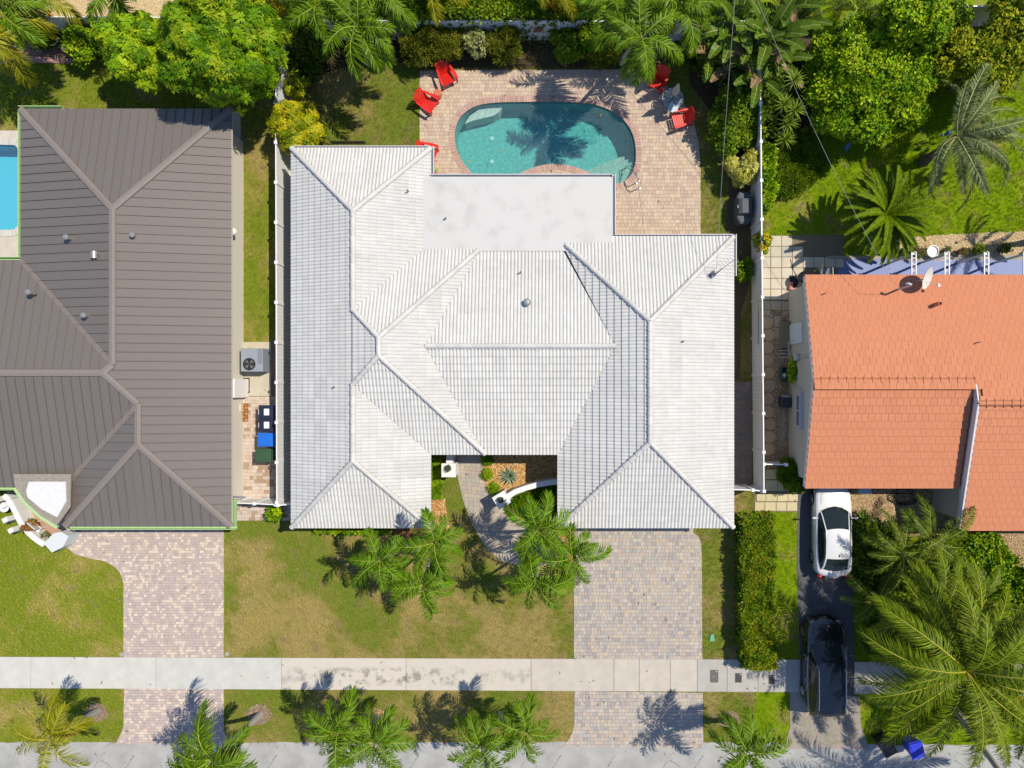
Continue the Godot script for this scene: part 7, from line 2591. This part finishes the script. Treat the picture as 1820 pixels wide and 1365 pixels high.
		s.box(Vector3(0, -1.2, -0.62), Vector3(0.09, 2.36, 0.09))
		part("post", s, white, t)
	# pebble bed pots
	pot_plant("white round pot with brown earth beside the first lattice beam", 1652, 449, 0.28, Color(0.6, 0.6, 0.6), [])
	pot_plant("low red green plant left of the white round pot", 1622, 449, 0.12, Color(0.2, 0.12, 0.09), [Color(0.10, 0.14, 0.03), Color(0.18, 0.16, 0.04), Color(0.16, 0.05, 0.05)], "blade", 0.34)
	pot_plant("small blue green plant right of the white round pot", 1674, 447, 0.1, Color(0.25, 0.1, 0.06), [Color(0.06, 0.12, 0.08), Color(0.09, 0.14, 0.05)], "blade", 0.16)
	pot_plant("dark pot with a sparse plant between the second and third lattice beams", 1702, 449, 0.15, Color(0.12, 0.06, 0.04), [Color(0.14, 0.16, 0.03), Color(0.2, 0.14, 0.04)], "blade", 0.16)
	pot_plant("yellow green leafy plant before the third lattice beam", 1731, 446, 0.12, Color(0.1, 0.08, 0.06), [Color(0.15, 0.23, 0.02), Color(0.24, 0.30, 0.03)], "oval", 0.26)
	pot_plant("dark blue pot with an olive plant after the third lattice beam", 1776, 444, 0.2, Color(0.02, 0.04, 0.09), [Color(0.10, 0.14, 0.02), Color(0.14, 0.17, 0.02)], "oval", 0.2)
	pot_plant("black planter at the end of the bed beside the sago fronds", 1597, 451, 0.2, Color(0.02, 0.02, 0.022), [Color(0.06, 0.09, 0.03)], "blade", 0.14)
	for p in [[1708, 428, "small garden light on a stake at the middle of the pebble bed"], [1772, 427, "small garden light on a stake near the silvery palm's shadow"]]:
		s = Shape.new()
		s.lathe([Vector2(0.012, 0), Vector2(0.012, 0.4), Vector2(0.07, 0.42), Vector2(0.07, 0.46), Vector2(0.02, 0.5), Vector2(0, 0.5)], Vector3.ZERO, 10)
		simple("garden_light", p[2], "garden light", s, stuff("light_grey", Color(0.15, 0.15, 0.16), 0.5, 0.4), "garden lights in the pebble bed").position = at(p[0], p[1])
	# clutter by the corner of the orange house
	t = thing("kettle_grill", "round black kettle grill at the top left corner of the orange roof", "grill", at(1420, 497))
	s = Shape.new()
	s.lathe([Vector2(0.02, 0.5), Vector2(0.2, 0.54), Vector2(0.29, 0.7), Vector2(0.29, 0.74), Vector2(0.2, 0.86), Vector2(0.05, 0.92), Vector2(0, 0.92)], Vector3.ZERO, 20)
	part("bowl", s, stuff("enamel_black", Color(0.012, 0.012, 0.014), 0.25), t)
	for k in 3:
		s = Shape.new()
		var a := TAU * k / 3
		s.tube([Vector3(cos(a) * 0.3, 0, sin(a) * 0.3), Vector3(cos(a) * 0.15, 0.56, sin(a) * 0.15)], [0.012, 0.012], 6)
		part("leg", s, dark, t)
	s = Shape.new()
	s.box(Vector3(0.05, 0.94, 0), Vector3(0.14, 0.03, 0.03))
	part("handle", s, stuff("brass", Color(0.5, 0.4, 0.15), 0.4, 0.6), t)
	s = Shape.new()
	s.box(Vector3(0, 0.03, 0), Vector3(0.62, 0.06, 0.72), Basis.IDENTITY, 0.01)
	simple("rubber_mat", "dark square mat beside the kettle grill", "mat", s, stuff("rubber", Color(0.035, 0.035, 0.035), 0.9)).position = at(1414, 503) + Vector3.UP * 0.04
	s = Shape.new()
	s.box(Vector3(0, 0.1, 0), Vector3(0.16, 0.2, 0.4), Basis.IDENTITY, 0.03)
	s.box(Vector3(0.2, 0.06, 0.16), Vector3(0.3, 0.12, 0.14), Basis.IDENTITY, 0.03)
	simple("pink_block", "pink stone block at the edge of the dark mat", "block", s, stuff("pink_stone", hue(220, 150, 136), 0.8)).position = at(1404, 509) + Vector3.UP * 0.04
	t = thing("lounge_chair", "white framed garden chair at the rear wall of the orange roofed house", "chair", at(1462, 488) + Vector3.UP * 0.04, PI)
	s = Shape.new()
	s.box(Vector3(0, 0.36, 0), Vector3(0.5, 0.03, 0.5))
	part("seat", s, stuff("grey_sling", Color(0.12, 0.14, 0.17), 0.8), t)
	s = Shape.new()
	s.box(Vector3(0, 0.62, -0.3), Vector3(0.5, 0.5, 0.03), Basis(Vector3.RIGHT, -0.45))
	part("backrest", s, stuff("grey_sling", Color.WHITE, 0.8), t)
	for x in [-0.28, 0.28]:
		s = Shape.new()
		s.tube([Vector3(x, 0, 0.26), Vector3(x, 0.55, 0.24), Vector3(x, 0.6, -0.2), Vector3(x, 0.88, -0.44)], [0.018, 0.018, 0.018, 0.018], 6)
		part("frame", s, white, t)
		s = Shape.new()
		s.tube([Vector3(x, 0, -0.3), Vector3(x, 0.58, -0.1)], [0.018, 0.018], 6)
		part("leg", s, white, t)
	s = Shape.new()
	s.tube([Vector3(-0.28, 0.88, -0.44), Vector3(0.28, 0.88, -0.44)], [0.018, 0.018], 6)
	part("top_rail", s, white, t)
	s = Shape.new()
	for k in 14:
		var a := TAU * k / 13 * 0.55
		pass
	var hose := []
	var hr := []
	for k in 24:
		var a := k / 23.0 * 3.6
		hose.append(at(1419 - 14 * cos(a * 0.55) + 0.4 * k, 470 + 24 * sin(a * 0.5 - 0.4) + 0.8 * k, 0.05 + 0.01 * (k % 2)))
		hr.append(0.014)
	s.tube(hose, hr, 5)
	simple("garden_hose", "thin dark hose looped over the concrete slabs by the kettle grill", "hose", s, stuff("hose_black", Color(0.02, 0.025, 0.02), 0.6))
	# along the gable wall
	t = thing("metal_rack", "grey metal rack with short prongs at the foot of the cream gable wall", "rack", at(1393, 623) + Vector3.UP * 0.02)
	for k in 5:
		s = Shape.new()
		s.tube([Vector3(-0.28, 0.04, -0.34 + 0.17 * k), Vector3(0.05, 0.16, -0.34 + 0.17 * k), Vector3(0.08, 0.5, -0.34 + 0.17 * k)], [0.02, 0.02, 0.02], 6)
		part("prong", s, stuff("galvanised", Color.WHITE, 0.5, 0.3), t)
	s = Shape.new()
	s.bar(Vector3(0.08, 0.5, -0.4), Vector3(0.08, 0.5, 0.4), 0.04, 0.04)
	part("rail", s, stuff("galvanised", Color.WHITE, 0.5, 0.3), t)
	t = thing("plastic_crate", "green plastic crate of odds and ends below the slim climber", "crate", at(1395, 665) + Vector3.UP * 0.02)
	s = Shape.new()
	for e in [[-0.28, 0, 0.02, 0.66], [0.28, 0, 0.02, 0.66], [0, -0.33, 0.56, 0.02], [0, 0.33, 0.56, 0.02]]:
		s.box(Vector3(e[0], 0.22, e[1]), Vector3(e[2], 0.4, e[3]))
	s.box(Vector3(0, 0.03, 0), Vector3(0.55, 0.02, 0.65))
	part("box", s, stuff("crate_green", Color(0.05, 0.10, 0.085), 0.5), t)
	for k in 7:
		s = Shape.new()
		s.box(Vector3(rng.randf_range(-0.18, 0.18), 0.2 + 0.03 * k, rng.randf_range(-0.22, 0.22)), Vector3(rng.randf_range(0.08, 0.2), 0.06, rng.randf_range(0.1, 0.26)), Basis.from_euler(Vector3(rng.randf_range(-0.4, 0.4), rng.randf() * TAU, rng.randf_range(-0.3, 0.3))), 0.01)
		part("oddment", s, [white, stuff("odd_grey", Color(0.2, 0.24, 0.26), 0.6), stuff("odd_teal", Color(0.06, 0.14, 0.14), 0.6)][k % 3], t)
	t = thing("storage_box", "black lidded storage box below the window of the cream gable wall", "box", at(1391, 714) + Vector3.UP * 0.02)
	s = Shape.new()
	s.box(Vector3(0, 0.26, 0), Vector3(0.44, 0.5, 0.5), Basis.IDENTITY, 0.02)
	part("body", s, stuff("box_black", Color(0.022, 0.025, 0.03), 0.5), t)
	s = Shape.new()
	s.box(Vector3(0, 0.53, 0), Vector3(0.5, 0.05, 0.56), Basis.IDENTITY, 0.02)
	part("lid", s, stuff("box_black", Color.WHITE, 0.5), t)
	s = Shape.new()
	s.box(Vector3(0.0, 0.57, -0.27), Vector3(0.4, 0.05, 0.09), Basis.IDENTITY, 0.01)
	part("handle", s, stuff("grey_pink", Color(0.3, 0.25, 0.25), 0.6), t)
	s = Shape.new()
	var hoop := []
	var hp := []
	for k in 21:
		hoop.append(Vector3(9.30 + 0.03, 1.75 + 0.0, at(1347, 542, 1.7).z) + Vector3(-0.05 + 0.17 * cos(TAU * k / 20), 0.0, 0.17 * sin(TAU * k / 20)))
		hp.append(0.012)
	s.tube(hoop, hp, 5, false)
	s.tube([at(1348, 550, 1.6), at(1347.5, 612, 1.3)], [0.016, 0.016], 6)
	simple("pool_net", "long handled pool net hung on the fence beside the slab terrace", "pool net", s, dark)
	s = Shape.new()
	s.prism(outline([[1389, 728], [1395, 724], [1397, 740], [1396, 772], [1393, 790], [1387, 788], [1388, 750]]), 0.0, 0.03)
	simple("stone_strip", "pale worn stone strip in the pebbled side yard", "stone", s, weathered("pale_stone", hue(176, 170, 160), 0.9, grain["speck"], 0.5))
	# pavement lids, valve caps, green box
	for p in [[1269, 1201, 0.40, 0.62, "large grey utility lid in the pavement"], [1312, 1204, 0.32, 0.46, "dark utility lid in the pavement in the hedge shadow"], [1371, 1207, 0.30, 0.45, "dark utility lid in the pavement right of the hedge"]]:
		t = thing("utility_lid", p[4], "utility lid", at(p[0], p[1]) + Vector3.UP * 0.05)
		s = Shape.new()
		s.box(Vector3(0, 0.006, 0), Vector3(p[2], 0.014, p[3]), Basis.IDENTITY, 0.004)
		part("plate", s, weathered("lid_iron_%d" % int(p[0]), Color(0.12, 0.115, 0.11) if p[0] < 1300 else Color(0.05, 0.055, 0.06), 0.8, grain["speck"], 0.4), t)
		s = Shape.new()
		s.lathe([Vector2(0.025, 0), Vector2(0.025, 0.004), Vector2(0, 0.004)], Vector3(p[2] * 0.3, 0.013, -p[3] * 0.38), 10)
		part("lifting_eye", s, white, t)
	for p in [[216, 1163, "left"], [404, 1162, "right"]]:
		s = Shape.new()
		s.lathe([Vector2(0.1, 0), Vector2(0.1, 0.03), Vector2(0.06, 0.035), Vector2(0.055, 0.02), Vector2(0, 0.02)], Vector3.ZERO, 16)
		simple("valve_cover", "round valve cover at the %s foot of the pinkish drive" % p[2], "valve cover", s, stuff("cap_grey", Color(0.3, 0.3, 0.28), 0.8)).position = at(p[0], p[1])
	s = Shape.new()
	s.prism(outline([[1261, 1139], [1263, 1127], [1268, 1127], [1270, 1139]]), 0.0, 0.06)
	simple("valve_box", "small green valve box in the grass beside the block drive", "valve box", s, stuff("valve_green", Color(0.10, 0.32, 0.20), 0.6))
	# bins by the road
	bin("black bin by the road near the asphalt crossing", "bins by the road", at(1562, 1312), 0.5, Color(0.012, 0.014, 0.014), false)
	bin("bright blue bin by the road under the big palm", "bins by the road", at(1612, 1316), 0.25, Color(0.012, 0.03, 0.50), false)
	# odds and ends
	s = Shape.new()
	var loops := []
	var lr := []
	for k in 60:
		var a := k * 0.42
		loops.append(at(1606 + (24 + 6 * sin(k * 0.31)) * cos(a), 884 + (11 + 4 * cos(k * 0.23)) * sin(a), 0.06 + 0.0012 * k))
		lr.append(0.017)
	s.tube(loops, lr, 5)
	simple("garden_hose", "tangled black hose on the pebbles in the carport shadow", "hose", s, stuff("hose_black", Color.WHITE, 0.6))
	s = Shape.new()
	s.box(Vector3(0, 0.2, 0), Vector3(0.6, 0.4, 0.36), Basis.IDENTITY, 0.03)
	simple("storage_chest", "pale blue chest beside the nose of the white car", "chest", s, stuff("pale_blue", Color(0.32, 0.42, 0.48), 0.6)).position = at(1533, 869)
	t = thing("hanging_ornament", "blue metal ornament on a curved iron hook beside the date palm", "ornament", at(1672, 252))
	s = Shape.new()
	s.tube([Vector3(0, 0, 0), Vector3(0, 1.4, 0), Vector3(-0.1, 1.6, 0), Vector3(-0.3, 1.6, 0.02), Vector3(-0.34, 1.5, 0.03)], [0.014, 0.014, 0.014, 0.014, 0.012], 6)
	part("hook", s, dark, t)
	s = Shape.new()
	s.ball(Vector3(-0.34, 1.32, 0.03), Vector3(0.12, 0.15, 0.12), 8, 12)
	s.ball(Vector3(-0.52, 1.2, 0.1), Vector3(0.16, 0.05, 0.07), 6, 10)
	part("body", s, stuff("ornament_blue", Color(0.06, 0.16, 0.30), 0.3, 0.5), t)
	s = Shape.new()
	s.prism(outline([[1500, 262], [1506, 254], [1513, 255], [1508, 264], [1503, 270]]), 0.02, 0.1)
	simple("blue_tarp", "crumpled blue sheet at the foot of the lime green tree", "sheet", s, stuff("tarp_blue", Color(0.12, 0.2, 0.4), 0.6))
